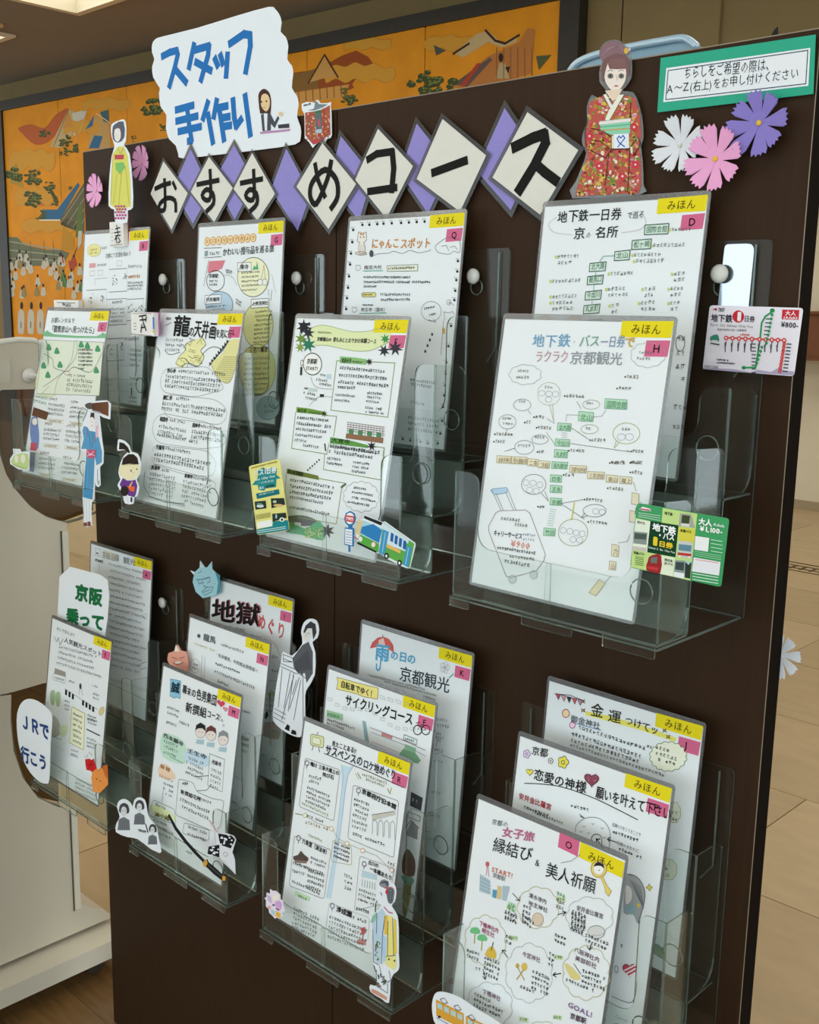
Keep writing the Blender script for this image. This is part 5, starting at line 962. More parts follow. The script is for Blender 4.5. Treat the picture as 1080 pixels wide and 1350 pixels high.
# ================================================================== PAPER CUT-OUTS AND DECORATIONS
def cutout(name, label, cat, d, zf, out, body=WHITE, tilt=0.0, th=.0008, group=None, sm=0, film=None, fg=1.0, part='paper'):
    pl = wall_plane(d, tilt, z=0)
    if tilt:
        # keep the plane at depth d where the outline has its middle
        q0 = ray(zf[0] + sum(p[0] for p in out) / len(out) / zf[2], zf[1] + sum(p[1] for p in out) / len(out) / zf[2]); tt = (-d - CAM[1]) / q0[1]; P3 = CAM + tt * q0
        pl = Plane(P3, (1, 0, 0), (0, math.sin(tilt), math.cos(tilt)))
    pc_ = Pic(pl); pc_.z(*zf)
    L = [pc_.loc(p) for p in (smooth_pts(out, sm) if sm else out)]
    bx = sum(p[0] for p in L) / len(L); bz = min(p[1] for p in L)
    pc_.off = (bx, bz)
    base = Plane(pl.o + pl.r * bx + pl.u * bz, pl.r, pl.u)
    t = empty(name, base.mw(), label, cat, group)
    L = [(p[0] - bx, p[1] - bz) for p in L]
    m = Mb(); m.prism(L, 0, th, body); m.build(part, t)
    if film:
        cx = sum(p[0] for p in L) / len(L); cz = sum(p[1] for p in L) / len(L)
        m = Mb(); o2 = [(cx + (p[0] - cx) * film, cz + (p[1] - cz) * film) for p in L]; n = len(L)
        for i in range(n):
            j = (i + 1) % n; q = [L[i], L[j], o2[j], o2[i]]
            m.face([(a[0], a[1], .0004) for a in q], TFILM)
        m.build('film_rim', t)
    pc_.base = th + .0001
    return t, pc_
# white cloud sign
t, p = cutout('sign', 'large white cloud-shaped sign with thick blue brush letters above the board', 'sign', .0035, (200, 0, 4.909),
    [(5, 290), (25, 255), (80, 235), (300, 180), (560, 100), (760, 45), (800, 58), (830, 100), (842, 150), (835, 205), (868, 240), (885, 300), (878, 385), (908, 425), (917, 480), (908, 568), (940, 620), (952, 680), (942, 755), (965, 820), (966, 890), (930, 935), (700, 970), (400, 1005), (200, 1025), (175, 1000), (158, 942), (115, 900), (95, 830), (98, 745), (60, 690), (50, 600), (55, 570), (12, 500), (6, 430), (20, 385), (5, 340)], sm=2)
p.part = 'lettering'; BM = '2272b8'
for L in ([(72, 366), (120, 340), (165, 328), (172, 355), (155, 430), (118, 560)], [(165, 460), (228, 535)], [(278, 288), (245, 440)], [(282, 325), (375, 298), (368, 360), (322, 522)], [(288, 402), (388, 458)], [(412, 378), (432, 428)], [(448, 356), (465, 414)], [(495, 350), (485, 495)], [(508, 285), (600, 222), (640, 228), (642, 300), (612, 468)],
          [(162, 712), (272, 682)], [(165, 785), (298, 752)], [(180, 852), (320, 820)], [(232, 690), (245, 800), (262, 910), (240, 915)], [(368, 660), (335, 772)], [(368, 740), (400, 925)], [(425, 648), (405, 760)], [(418, 702), (492, 686)], [(440, 695), (472, 908)], [(455, 765), (505, 755)], [(465, 820), (515, 812)], [(530, 645), (538, 760), (550, 820), (585, 770)], [(608, 618), (642, 875)]):
    p.line(L, BM, 11.5, 2)
p.part = 'drawing'
p.fill([(695, 640), (700, 600), (730, 575), (765, 600), (778, 660), (772, 740), (760, 735), (720, 735), (705, 730)], '4a2f24', 2, 3).fill([(712, 640), (722, 612), (750, 610), (768, 640), (768, 690), (745, 722), (715, 690)], 'e8c99a', 3, 3).ell(716, 660, 5, 7, K, lv=5, n=8).ell(748, 656, 5, 7, K, lv=5, n=8).line([(725, 695), (742, 695)], 'b0604a', .7, 5)
p.fill([(712, 745), (740, 725), (775, 740), (800, 790), (822, 750), (830, 765), (800, 830), (775, 800), (775, 845), (722, 850)], '4a4e56', 3).fill([(730, 735), (755, 735), (752, 845), (738, 845)], 'e4e8ee', 4).ell(840, 738, 15, 14, 'e8c99a', lv=4).fill([(822, 808), (895, 800), (895, 828), (825, 832)], '3c3e44', 4).fill([(706, 855), (900, 835), (900, 848), (708, 868)], 'b88ab0', 4)
p.build(t)
# heading tiles
Z0_ = (0, 0, 1)
purple = [[(251.8, 196), (278, 252), (255, 295), (228, 250)], [(309, 190.7), (336, 240), (310, 289.6), (283, 238)], [(378, 196), (410, 256), (393, 304.5), (358, 250)], [(450, 179.6), (492, 232), (474, 291), (434, 240)], [(550, 163), (594, 218), (565, 282), (528, 228)], [(666, 142.6), (708, 205), (674, 277), (629, 225)]]
pl_lab = ['purple diamond tile, leftmost, between the first two cream heading tiles', 'purple diamond tile just below the middle of the white sign', 'wide purple diamond tile left of the fourth cream heading tile', 'purple diamond tile below right of the small lantern picture', 'purple diamond tile between the fourth-last and last heading letters, above the cat card', 'largest purple diamond tile, at the right end of the heading']
pl_lab[4] = 'purple diamond tile above the title of the cat spot card'
for q, lb in zip(purple, pl_lab):
    t, p = cutout('diamond_tile', lb, 'tile', .0052, Z0_, q, PURP, group='purple diamond tiles of the heading', film=1.16)
cream = [('お', [(216, 213), (248, 255), (226.7, 303), (199, 255.6)], 'cream diamond tile with the first black letter of the heading'), ('す', [(276, 207), (307.4, 248), (283, 293), (252, 253)], 'cream diamond tile, second of the heading, below the white sign'), ('す', [(333, 202), (363, 255.5), (340, 291), (308.5, 249)], 'cream diamond tile, third of the heading, same letter as the second'), ('め', [(425.6, 189), (470, 242.6), (433.7, 302), (391.5, 246)], 'cream diamond tile, fourth of the heading, with a round looping letter'), ('コ', [(499, 170), (545, 219), (510, 288), (469, 237)], 'cream diamond tile, fifth of the heading, with an angular bracket letter'), ('ー', [(584, 157), (641.5, 205), (607, 279), (550, 236)], 'cream diamond tile with a single black dash'), ('ス', [(696, 148), (763, 198), (712.6, 283), (650, 234)], 'largest cream diamond tile, last letter, tilted at the right end')]
for i, (ch, q, lb) in enumerate(cream):
    t, p = cutout('diamond_tile', lb, 'tile', .0070 + .0002 * i, Z0_, q, CREAM, group='cream lettered diamond tiles of the heading', film=1.13)
    p.part = 'lettering'; k = '15130f'
    if ch == 'コ':
        p.z(370, 0, 2.7).line([(313, 568), (345, 548), (400, 540), (405, 600), (398, 680)], k, 9.9).line([(316, 682), (412, 668)], k, 9.9)
    elif ch == 'ー': p.z(370, 0, 2.7).line([(545, 615), (662, 572)], k, 10.6)
    elif ch == 'ス': p.z(370, 0, 2.7).line([(833, 525), (900, 492), (940, 478), (945, 510), (905, 590), (850, 680)], k, 13.2).line([(905, 580), (945, 615), (985, 645)], k, 11.9)
    elif ch == 'め': p.z(370, 0, 2.7).line([(125, 585), (135, 640), (160, 700)], k, 7.9).line([(182, 575), (168, 640), (130, 725), (108, 700), (115, 650), (160, 605), (200, 640), (205, 700), (182, 742)], k, 8.6, sm=4)
    elif ch == 'お': p.z(0, 0, 2.7).line([(555, 672), (580, 660), (608, 652)], k, 7.9).line([(588, 640), (590, 700), (588, 745), (570, 748), (572, 725), (600, 705), (625, 715), (628, 752)], k, 7.9, sm=3).line([(618, 650), (628, 672)], k, 6.6)
    else:
        o = 0 if i == 1 else 155; p.z(0, 0, 2.7).line([(705 + o, 657 - o * .03), (780 + o, 642 - o * .03)], k, 7.9).line([(750 + o, 607), (752 + o, 700), (735 + o, 712), (722 + o, 695), (738 + o, 675), (760 + o, 690), (762 + o, 725), (738 + o, 752)], k, 7.9, sm=3)
    p.build(t)
# green notice
t, p = cutout('notice', 'green notice with a white panel of black print above the paper cosmos flowers', 'notice', .003, (720, 0, 3), [(455, 230), (1068, 137), (1058, 372), (442, 445)], mat('22a583', .5, .02, 30, key='green_card'))
p.part = 'panel'; q = [(478, 270), (1048, 190), (1040, 340), (466, 405)]; p.fill(q, 'e9ecee', 2); q2 = [(486, 280), (1038, 200), (1030, 332), (476, 395)]; p.line(q2, '2a4a5a', .9, 3, True)
p.part = 'lettering'; p.text('ちらしをご希望の際は、', 548, 312, 905, 274, 52, '20303a').text('A～Z', 480, 370, 570, 358, 46, '20303a').text('(右上)', 570, 362, 660, 350, 46, '20303a').text('をお申し付けください', 662, 350, 1002, 308, 46, '20303a')
p.build(t)
# petals flowers
def flower(label, zf, c, R, n, d, col, core, a0=0, ky=1.0, asp=1.0, tipw=.23, lift=.008, group=None, name='paper_flower', skip=()):
    pl = wall_plane(d); pc_ = Pic(pl); pc_.z(*zf); o = pc_.loc(c); base = Plane(pl.o + pl.r * o[0] + pl.u * o[1], pl.r, pl.u)
    t = empty(name, base.mw(), label, 'paper flower', group); rr = pc_.loc((c[0], c[1] - R)); Rm = rr[1] - o[1]
    mm = mat(col, .55, .03, 40)
    for i in range(n):
        if i in skip: continue
        a = math.radians(a0 + i * 360 / n + rnd.uniform(-5, 5)); m = Mb(); L = Rm * rnd.uniform(.92, 1.06); w = L * tipw
        prof = [(0.02, .04), (.35, .10 / .19 * tipw), (.8, tipw), (.97, tipw * .9)]
        tip = [(.97, tipw * .9), (.90, tipw * .45), (1.0, tipw * .3), (.92, 0), (1.0, -tipw * .35), (.90, -tipw * .5), (.96, -tipw * .9)]
        pts = [(x, y) for x, y in prof[:-1]] + tip + [(x, -y) for x, y in prof[:-1][::-1]]
        ca, sa = math.cos(a), math.sin(a); n0 = len(pts)
        def T(x, y, z): return (L * (x * ca - y * sa) * asp, L * (x * sa + y * ca) * ky, z)
        zc = lambda x: .0015 + lift * x * x + .0002 * (i % 3)
        mid = [(x, 0) for x in (0, .3, .6, .85)]
        # two half blades creased along the middle
        up = pts[:6] ; m.face([T(x, y, zc(x) + .0008) for x, y in pts], mm); m.face([T(x, y, zc(x)) for x, y in reversed(pts)], mm)
        m.build('petal', t)
    m = Mb(); m.lathe([(Rm * .09, .002), (Rm * .085, .0042), (Rm * .03, .005)], mat(core, .6), 12); m.build('flower_centre', t)
    return t
flower('white paper cosmos flower with frilled petal tips beneath the green notice', (720, 0, 3), (535, 575), 118, 8, .006, 'dfe2e6', 'd8d8ce', 22, asp=1.0, tipw=.26)
flower('purple paper cosmos flower overlapping the lower edge of the green notice', (720, 0, 3), (848, 488), 132, 8, .0085, '8a7cc4', 'e0b84a', 8, tipw=.26)
flower('large pink paper cosmos flower between the white and purple ones', (720, 0, 3), (675, 630), 130, 8, .012, 'eaa6cf', 'e0b84a', 10, tipw=.26)
flower('small pink paper flower left of the yellow kimono dancer', (0, 0, 4.091), (525, 1030), 95, 9, .004, 'eba9d2', 'e6b4c8', 5, asp=.95, tipw=.23, lift=.005)
flower('small pink paper flower right of the yellow kimono dancer', (0, 0, 4.091), (775, 880), 98, 9, .004, 'eba9d2', 'e0a0a0', 25, asp=.95, tipw=.23, lift=.005)
pb_ = wall_plane(-.034); pq = Pic(pb_); o_ = pq.loc((1027, 862))
fl_ = flower('white paper flower peeking out behind the right edge of the board', (0, 0, 1), (1030, 863), 31, 8, -.034, 'e3e6ec', 'd8d8ce', 10, tipw=.24, lift=.003)
# kimono lady
LADY = [(298, 180), (310, 130), (350, 90), (410, 72), (465, 85), (500, 120), (540, 150), (550, 260), (545, 370), (500, 440), (480, 470), (560, 480), (600, 560), (630, 680), (640, 830), (620, 900), (632, 1000), (640, 1200), (620, 1270), (90, 1300), (120, 1160), (170, 1040), (195, 950), (165, 880), (170, 800), (205, 700), (200, 600), (240, 500), (300, 530), (350, 480), (330, 440), (300, 400), (300, 300), (315, 245)]
t, p = cutout('paper_doll', 'cut-out lady in a red patterned kimono with brown bun hair, above card D', 'paper figure', .0045, (740, 40, 5.87), LADY, FILM, sm=2)
p.part = 'drawing'
KM = 'bc5a4e'
p.fill([(225, 560), (340, 500), (400, 560), (480, 500), (580, 530), (615, 680), (625, 820), (605, 900), (620, 1000), (625, 1190), (605, 1260), (110, 1285), (140, 1170), (185, 1050), (210, 950), (185, 880), (190, 800), (222, 700), (212, 620)], KM, 1)
for _ in range(760):
    x, y = rnd.uniform(115, 620), rnd.uniform(520, 1275)
    if y < 950 and x < 195 + abs(y - 820) * .12: continue
    if y > 950 and x < 205 - (y - 950) * .25: continue
    if x > 600 - max(0, 620 - y) * .3: continue
    c = rnd.choice(['d8b85a', 'c8444c', '8a9a48', 'e8dcc8', 'b8863a', '8f3a34', 'd0909a', '6f8a3c', 'c0a040', 'cf5a58'])
    a = rnd.uniform(0, 3.1); r = rnd.uniform(8, 21); p.ell(x, y, r, r * rnd.uniform(.4, .9), c, lv=2, n=6, rot=math.degrees(a))
for c in ((225, 820), (570, 750), (400, 760), (580, 1040), (300, 1050), (480, 1130)):
    for i in range(5): p.ell(c[0] + 18 * math.cos(i * 1.257), c[1] + 18 * math.sin(i * 1.257), 15, 15, 'cc3f4c', lv=3, n=8)
    p.ell(*c, 9, 9, 'ecd8d8', lv=4, n=8)
p.fill([(345, 470), (480, 455), (440, 530), (405, 550)], 'e8d4bc', 4).fill([(330, 500), (355, 495), (405, 590), (385, 610)], 'ece8dc', 5).fill([(455, 500), (495, 498), (380, 700), (345, 695), (375, 620)], 'eceadc', 5).line([(495, 498), (380, 700)], '7a6a5a', .5, 6).line([(330, 500), (388, 610)], '7a6a5a', .5, 6)
p.fill([(305, 705), (540, 680), (540, 800), (400, 810), (312, 780)], '8fd0b0', 5).line([(305, 720), (540, 695)], 'f0e0e0', 3, 6).line([(310, 750), (540, 730)], '4fa88a', .9, 6).line([(312, 778), (540, 760)], 'c8a060', 1.4, 6)
p.fill([(415, 805), (530, 800), (532, 915), (415, 915)], 'e6eef6', 6).line([(445, 905), (500, 835), (485, 815), (470, 835), (455, 820), (440, 840), (455, 870), (498, 902)], '2a5ab0', 1.2, 7)
p.fill([(395, 825), (418, 810), (418, 910), (398, 915)], 'ecdcc8', 6).fill([(540, 900), (560, 905), (560, 960), (545, 950)], 'ecdcc8', 6)
for L in ([(240, 760), (330, 780), (395, 830), (395, 920), (350, 990), (215, 920)], [(240, 850), (310, 860), (385, 915)], [(395, 925), (540, 915)], [(375, 960), (345, 1200)], [(540, 920), (520, 1250)], [(545, 900), (600, 830), (620, 880), (570, 970)], [(205, 700), (190, 800), (200, 900)], [(540, 680), (545, 560)]): p.line(L, '3a2a22', .9, 6)
p.fill([(330, 240), (350, 200), (420, 175), (500, 190), (530, 240), (535, 330), (520, 360), (505, 310), (500, 300), (380, 300), (370, 250), (345, 330), (335, 400), (322, 380), (318, 300)], '7c5c5c', 3, 2).fill([(345, 260), (380, 230), (470, 240), (505, 290), (505, 370), (480, 430), (430, 480), (380, 450), (345, 390), (338, 320)], 'efe4d8', 2, 3)
p.fill([(300, 190), (320, 130), (370, 95), (430, 85), (480, 110), (510, 150), (500, 190), (430, 180), (350, 215), (320, 235)], '8a6c72', 3, 3).fill([(385, 225), (500, 215), (515, 300), (490, 290), (470, 300), (440, 285), (410, 300), (388, 290)], '84625f', 4)
for i in range(7): p.line([(320 + i * 8, 200 - i * 10), (400 + i * 12, 130 - i * 2), (480, 120 + i * 8)], 'a88a90', .5, 5, sm=3)
p.ell(510, 160, 18, 24, 'd8b050', lv=5).ell(535, 150, 9, 12, 'd0c0d8', lv=5)
for x in (388, 472): p.ell(x, 355, 19, 17, '8a8a80', '4a4040', .7, 5).ell(x, 355, 8, 10, '2a2626', lv=7, n=8).line([(x - 22, 318), (x, 308), (x + 18, 315)], '7a5a52', .6, 5)
p.line([(435, 350), (440, 390)], 'c8a08c', .6, 5).ell(432, 432, 18, 6, 'c0605a', lv=5, n=10)
p.build(t)
# small dancer on a box
DN = [(600, 690), (610, 665), (645, 650), (670, 645), (682, 680), (680, 760), (670, 785), (700, 830), (716, 980), (718, 1120), (690, 1135), (688, 1200), (625, 1200), (618, 1130), (588, 1110), (592, 960), (605, 840), (620, 790), (605, 740)]
t, p = cutout('paper_doll', 'small cut-out drawing of a dancer in a yellow kimono standing on a paper box', 'paper figure', .036, (0, 0, 4.091), DN, sm=2)
p.fill([(612, 830), (640, 790), (670, 790), (692, 840), (706, 980), (708, 1115), (685, 1120), (640, 1150), (620, 1120), (598, 1105), (602, 960)], 'dcd86a', 1).fill([(610, 700), (620, 672), (668, 655), (674, 740), (640, 770), (612, 750)], '5a5e6a', 2, 2).fill([(622, 700), (650, 695), (655, 740), (640, 765), (622, 750)], 'ece6e0', 3, 2).line([(632, 725), (636, 742)], '3a3a3a', .5, 4)
p.fill([(622, 835), (672, 835), (670, 860), (622, 860)], 'c04a56', 3).fill([(625, 880), (668, 875), (680, 900), (650, 940), (628, 915)], '7fc06a', 3).line([(640, 800), (652, 830), (672, 800)], 'a04a7a', .8, 4)
for L in ([(635, 940), (615, 1100)], [(660, 930), (640, 1140)], [(680, 900), (700, 1100)], [(612, 830), (600, 1100)]): p.line(L, '8a8a2a', .6, 4)
for r in range(5):
    for c in range(4): p.fill([(628 + c * 15 + r % 2 * 7, 1105 + r * 16), (636 + c * 15 + r % 2 * 7, 1113 + r * 16), (628 + c * 15 + r % 2 * 7, 1121 + r * 16), (620 + c * 15 + r % 2 * 7, 1113 + r * 16)], 'c0508a', 3)
p.build(t)
# little picture float hanging
LT = [(140, 200), (250, 160), (380, 165), (440, 190), (455, 125), (500, 115), (560, 190), (720, 185), (790, 160), (780, 260), (800, 400), (810, 900), (780, 960), (700, 985), (650, 1100), (520, 1060), (440, 1120), (390, 1185), (350, 1130), (310, 1060), (210, 970), (205, 600), (200, 430), (145, 330)]
t, p = cutout('paper_cutout', 'tiny cut-out picture of an ornate festival float with grey roof, right of the white sign', 'paper picture', .0042, (390, 125, 16.87), LT)
p.fill([(220, 400), (430, 370), (620, 320), (770, 230), (785, 890), (660, 960), (600, 1050), (400, 1110), (320, 1020), (225, 900)], 'a85a40', 1).fill([(280, 350), (420, 310), (450, 150), (490, 150), (530, 210), (730, 215), (620, 280), (440, 350)], '7c8a90', 3)
for _ in range(150): p.ell(rnd.uniform(230, 775), rnd.uniform(400, 1000 - 0), rnd.uniform(10, 24), rnd.uniform(10, 26), rnd.choice(['d8a45a', 'c85a48', '8a5a80', 'e0c8a0', '5a7a5a', 'b83a40', 'd8d0b0', 'c88a90']), lv=2, n=5)
p.fill([(440, 370), (580, 350), (600, 700), (590, 850), (470, 870)], '5f6f70', 3).fill([(510, 560), (550, 540), (570, 700), (515, 700)], 'c85468', 4).fill([(450, 370), (580, 345), (585, 400), (455, 410)], '2f7a4a', 4).fill([(450, 780), (600, 760), (600, 850), (460, 860)], 'b8c0d0', 4).fill([(610, 310), (650, 300), (660, 900), (625, 920)], 'b84a3a', 4).fill([(380, 1030), (620, 970), (640, 1020), (400, 1100)], 'c04a4c', 4).scr(190, 260, 380, 215, 40, 1, col='3a3a44', w=.5)
p.build(t)
# ---- pieces fixed to the holders
def box_item(name, label, cat, d, depth, zf, q, col='e8e6e0', side='c23a3a'):
    """small folded paper box: q = front face corners TL, TR, BR, BL in the picture"""
    pl = wall_plane(d + depth); pc_ = Pic(pl); pc_.z(*zf); L = [pc_.loc(p) for p in q]; x0 = (L[0][0] + L[3][0]) / 2; x1 = (L[1][0] + L[2][0]) / 2; z0 = (L[2][1] + L[3][1]) / 2; z1 = (L[0][1] + L[1][1]) / 2
    pc_.off = ((x0 + x1) / 2, z0); base = Plane(pl.o + pl.r * pc_.off[0] + pl.u * z0, pl.r, pl.u); t = empty(name, base.mw(), label, cat, 'small folded paper boxes')
    w = (x1 - x0) / 2; m = Mb(); m.box(-w, w, 0, z1 - z0, -depth * .86, 0, mat(col, .5, .02)); m.build('box_body', t)
    m = Mb(); m.box(-w * .98, w * 1.04, .0008, z1 - z0 + .0006, -depth, -depth * .86, mat(side, .5)); m.build('box_back', t)
    pc_.base = .0003; return t, pc_
t, p = box_item('paper_box', 'small white folded box with black brush marks under the yellow kimono dancer', 'paper box', .026, .010, (100, 290, 5), [(222, 15), (315, 8), (312, 172), (226, 180)])
for L in ([(262, 60), (292, 50)], [(270, 35), (282, 100), (262, 120)], [(255, 85), (295, 78)], [(258, 130), (272, 120), (268, 150)], [(282, 115), (296, 140), (278, 152)], [(262, 105), (296, 100)]): p.line(L, '26282a', 2.0)
for y in (60, 85, 110, 135): p.line([(238, y), (246, y + 3)], '5a5a60', .8)
p.line([(228, 168), (310, 160)], K, .7); p.build(t)
t, p = box_item('paper_box', 'small white folded box with brush figure and pink edge beside card L', 'paper box', .118, .010, (100, 290, 5), [(370, 610), (505, 608), (520, 772), (362, 755)], side='c87ab0')
for L in ([(420, 635), (465, 628)], [(440, 640), (450, 690)], [(425, 660), (462, 655)], [(438, 690), (430, 740)], [(452, 690), (465, 730)], [(432, 710), (460, 706)], [(468, 640), (462, 668)]): p.line(L, '26282a', 2.4)
p.fill([(508, 640), (518, 640), (520, 720), (510, 720)], '4a6ac8').fill([(508, 725), (520, 725), (520, 745), (510, 745)], 'e0c040')
for y in (680, 700, 720): p.line([(385, y), (400, y + 3)], '5a5a60', .9)
p.line([(365, 750), (505, 765)], K, .7).line([(372, 618), (500, 616)], K, .5); p.build(t)
t, p = box_item('paper_box', 'small white folded box with yellow edge behind the top of card C', 'paper box', .066, .010, (0, 180, 4.823), [(345, 1038), (500, 1042), (500, 1180), (345, 1180)], side='dcae3a')
p.line([(365, 1055), (480, 1058)], K, .9); p.scr(400, 1082, 460, 1084, 24, 1, col=K, w=.8); p.build(t)
# tickets
def scale_rr(q, r=6): return rounded(q, r, 4)
t, p = cutout('ticket', 'white and lilac subway day ticket, with price 800 yen, fixed right of card D', 'ticket', .012, (830, 380, 4.696), scale_rr([(500, 105), (1078, 122), (1020, 545), (455, 500)], 22), mat('e9e4ec', .3, key='ticket_white', spec=.5))
p.fill([(460, 492), (640, 500), (700, 510), (760, 520), (800, 505), (880, 518), (930, 490), (960, 510), (1025, 515), (1018, 540), (458, 500)], 'b4a8c4', 1)
p.part = 'lettering'; p.fill([(516, 130), (545, 122), (545, 140)], 'c8283a', 2).scr(555, 132, 595, 134, 12, 2, 12, col='4a4a5a')
p.text('地下鉄', 508, 202, 640, 208, 50, '26242c', .014).ell(678, 175, 36, 38, 'cc2a3a').text('1', 655, 200, 700, 200, 74, 'f4f0f0', .04).text('日券', 712, 204, 780, 208, 42, '26242c', .01).text('Kyoto City Subway 1-Day Pass', 505, 232, 770, 246, 22, '3a3a44').text('京都市営地下鉄一日乗車券', 545, 262, 730, 268, 16, '3a3a44')
p.fill([(950, 132), (1055, 135), (1050, 196), (946, 192)], 'cc2a3a', 2).text('大人', 968, 165, 1035, 168, 30, 'f4f0f0', .02).text('(Adult)', 958, 188, 1045, 192, 22, 'f4f0f0', .02).text('¥800-', 942, 240, 1052, 246, 44, '1c1c24', .012)
p.part = 'drawing'; p.line([(600, 306), (960, 322), (965, 335), (935, 515)], 'd8524e', 1.6, 2).line([(895, 140), (845, 175), (822, 215), (812, 320), (785, 490), (712, 492)], '2a9a5a', 1.8, 3)
for i in range(10): x = 603 + i * 40 if i < 5 else 810 + (i - 5) * 38; p.ell(x, 308 + (x - 600) * .04, 10, 11, 'f0e0e0', 'd03a3a', 1.2, 4, 10).scr(x - 8, 345 + i * 2, x - 6, 400, 14, 1, col='4a4a54', w=.8).line([(x, 330), (x - 8, 375 + (i * 7) % 25)], '5a5a64', 1.1)
for i in range(9): p.ell(963 - i * 3.4, 345 + i * 21, 8, 9, 'e88a80', 'd03a3a', 1.0, 4, 8).line([(980 - i * 3, 345 + i * 21), (1005 - i * 3, 347 + i * 21)], '4a4a54', 1.3)
for i in range(14): p.ell(893 - i * 5 if i < 9 else 825 - (i - 9) * 8, 140 + i * 25, 6, 7, '58c088', '1f8a4a', .9, 5, 8); p.line([(850 - i * 3, 190 + i * 24), (880 - i * 3, 191 + i * 24)] if i < 5 else [(762, 345 + (i - 5) * 22), (785, 346 + (i - 5) * 22)], '5a5a64', 1.2)
p.ell(888, 138, 15, 13, '1f8a4a').ell(712, 492, 14, 11, '1f8a4a').fill([(505, 300), (545, 285), (558, 305), (555, 335), (510, 330)], '3f8a72', 3, 2).fill([(515, 322), (552, 325), (555, 352), (512, 348)], 'd8dcd8', 4, 2).line([(508, 340), (560, 350)], '26383a', 1.3, 5)
p.fill([(480, 398), (535, 402), (530, 460), (475, 455)], 'ece8ee', 3).scr(545, 445, 620, 452, 10, 1).scr(545, 465, 665, 472, 10, 1, col=K).text('京都市交通局', 465, 490, 555, 496, 18, '3a3a44').scr(690, 292, 760, 295, 12, 1, col='c8504a')
p.build(t)
t, p = cutout('ticket', 'green and black subway and bus day ticket, price 1,100 yen, beside card H', 'ticket', .178, (820, 650, 7.2), scale_rr([(150, 92), (1022, 242), (945, 892), (82, 705)], 32), mat('15954c', .3, key='ticket_green', spec=.5))
p.fill([(395, 140), (722, 196), (655, 830), (92, 700), (105, 540), (140, 235), (380, 290)], 'c2dc8a', 1).fill([(275, 262), (545, 305), (515, 608), (248, 560)], '0f3f24', 2).fill([(140, 245), (278, 268), (245, 560), (105, 530)], 'e4ecd8', 2).fill([(548, 318), (705, 345), (690, 470), (540, 450)], 'd8d04a', 2).fill([(385, 590), (510, 612), (490, 790), (368, 765)], 'e2ecd0', 2)
p.part = 'lettering'; p.text('地下鉄', 298, 345, 520, 388, 75, 'f4f6f4', .03, jit=0).text('・バス', 340, 420, 508, 448, 70, 'f4f6f4', .03, jit=0).text('1', 280, 480, 350, 498, 105, 'e8cc30', .05, jit=0).text('日券', 355, 498, 492, 526, 60, 'e8cc30', .03, jit=0).text('Subway & Bus 1-Day Pass', 262, 520, 512, 572, 26, 'e4f0e4', .01, jit=0)
p.text('大人', 735, 290, 862, 312, 70, 'f4f6f4', .03, jit=0).text('Adult', 876, 306, 985, 328, 38, 'f4f6f4', .01, jit=0).text('¥1,100-', 750, 355, 965, 388, 62, 'f4f6f4', .03, jit=0).text('市バス', 152, 285, 228, 298, 30, '1c3a24', .02).text('地下鉄', 412, 200, 490, 214, 32, '1c3a24', .02).text('京都バス', 560, 362, 668, 380, 28, '1c3a24', .02).text('京阪バス', 118, 572, 222, 592, 28, '1c3a24', .02).text('西日本', 412, 640, 490, 656, 28, '1c3a24', .02).text('JRバス', 412, 672, 492, 688, 28, '1c3a24', .02)
for i in range(3): p.line([(165, 185 + i * 18), (372, 215 + i * 22)], 'cfe8d4', .5)
for i in range(5): p.line([(135, 600 + i * 18), (212, 615 + i * 18)], '4a7a3a', .7)
p.part = 'drawing'; p.fill([(172, 152), (205, 128), (280, 148), (285, 172), (200, 165)], 'ece8e8', 3).line([(185, 150), (275, 162)], 'a82a30', 1.1, 4)
p.fill([(560, 190), (665, 200), (700, 330), (545, 312)], 'a8a89c', 3).fill([(580, 205), (655, 215), (645, 290), (572, 282)], '3f4a30', 4).fill([(572, 285), (650, 292), (648, 320), (568, 312)], 'd8d8d4', 4)
p.fill([(122, 362), (250, 375), (240, 490), (118, 475)], '8a948c', 3).fill([(130, 378), (242, 388), (236, 440), (126, 432)], '4a5a54', 4).fill([(105, 500), (245, 520), (240, 555), (102, 538)], 'c8c4b8', 3)
p.fill([(545, 470), (560, 452), (660, 460), (680, 490), (672, 625), (535, 600)], 'c8cac8', 3).fill([(550, 482), (670, 495), (664, 555), (545, 540)], '5f8a9a', 4).fill([(540, 560), (668, 575), (665, 600), (538, 585)], 'b83a30', 4).ell(558, 598, 12, 10, 'f0e8d0', lv=5).ell(650, 606, 12, 10, 'f0e8d0', lv=5)
p.fill([(270, 600), (330, 580), (380, 595), (372, 760), (240, 730), (255, 640)], '9a2a2c', 3, 2).fill([(285, 610), (345, 605), (340, 665), (280, 660)], '6a7470', 4).fill([(250, 690), (355, 705), (350, 735), (246, 715)], 'c83a3c', 4).fill([(225, 735), (370, 765), (365, 780), (215, 745)], '2a2a2a', 3)
p.fill([(515, 635), (605, 640), (612, 700), (600, 800), (500, 780)], '8a9a9a', 3).fill([(520, 650), (600, 658), (594, 735), (514, 722)], '3c4a4a', 4).fill([(502, 745), (600, 760), (598, 810), (498, 790)], 'e8ecec', 4).fill([(610, 650), (668, 655), (655, 810), (605, 800)], '2f3a34', 3).fill([(606, 645), (668, 650), (640, 680)], 'a8ccd8', 4)
p.fill([(705, 405), (838, 425), (825, 555), (695, 535)], 'eceeec', 3).fill([(690, 608), (945, 652), (930, 782), (672, 740)], 'e6e6ea', 3).line([(705, 628), (925, 662)], 'd0707a', .6, 4)
for i in range(4): p.line([(855, 440 + i * 36), (960, 458 + i * 36)], 'cfe8d4', .6)
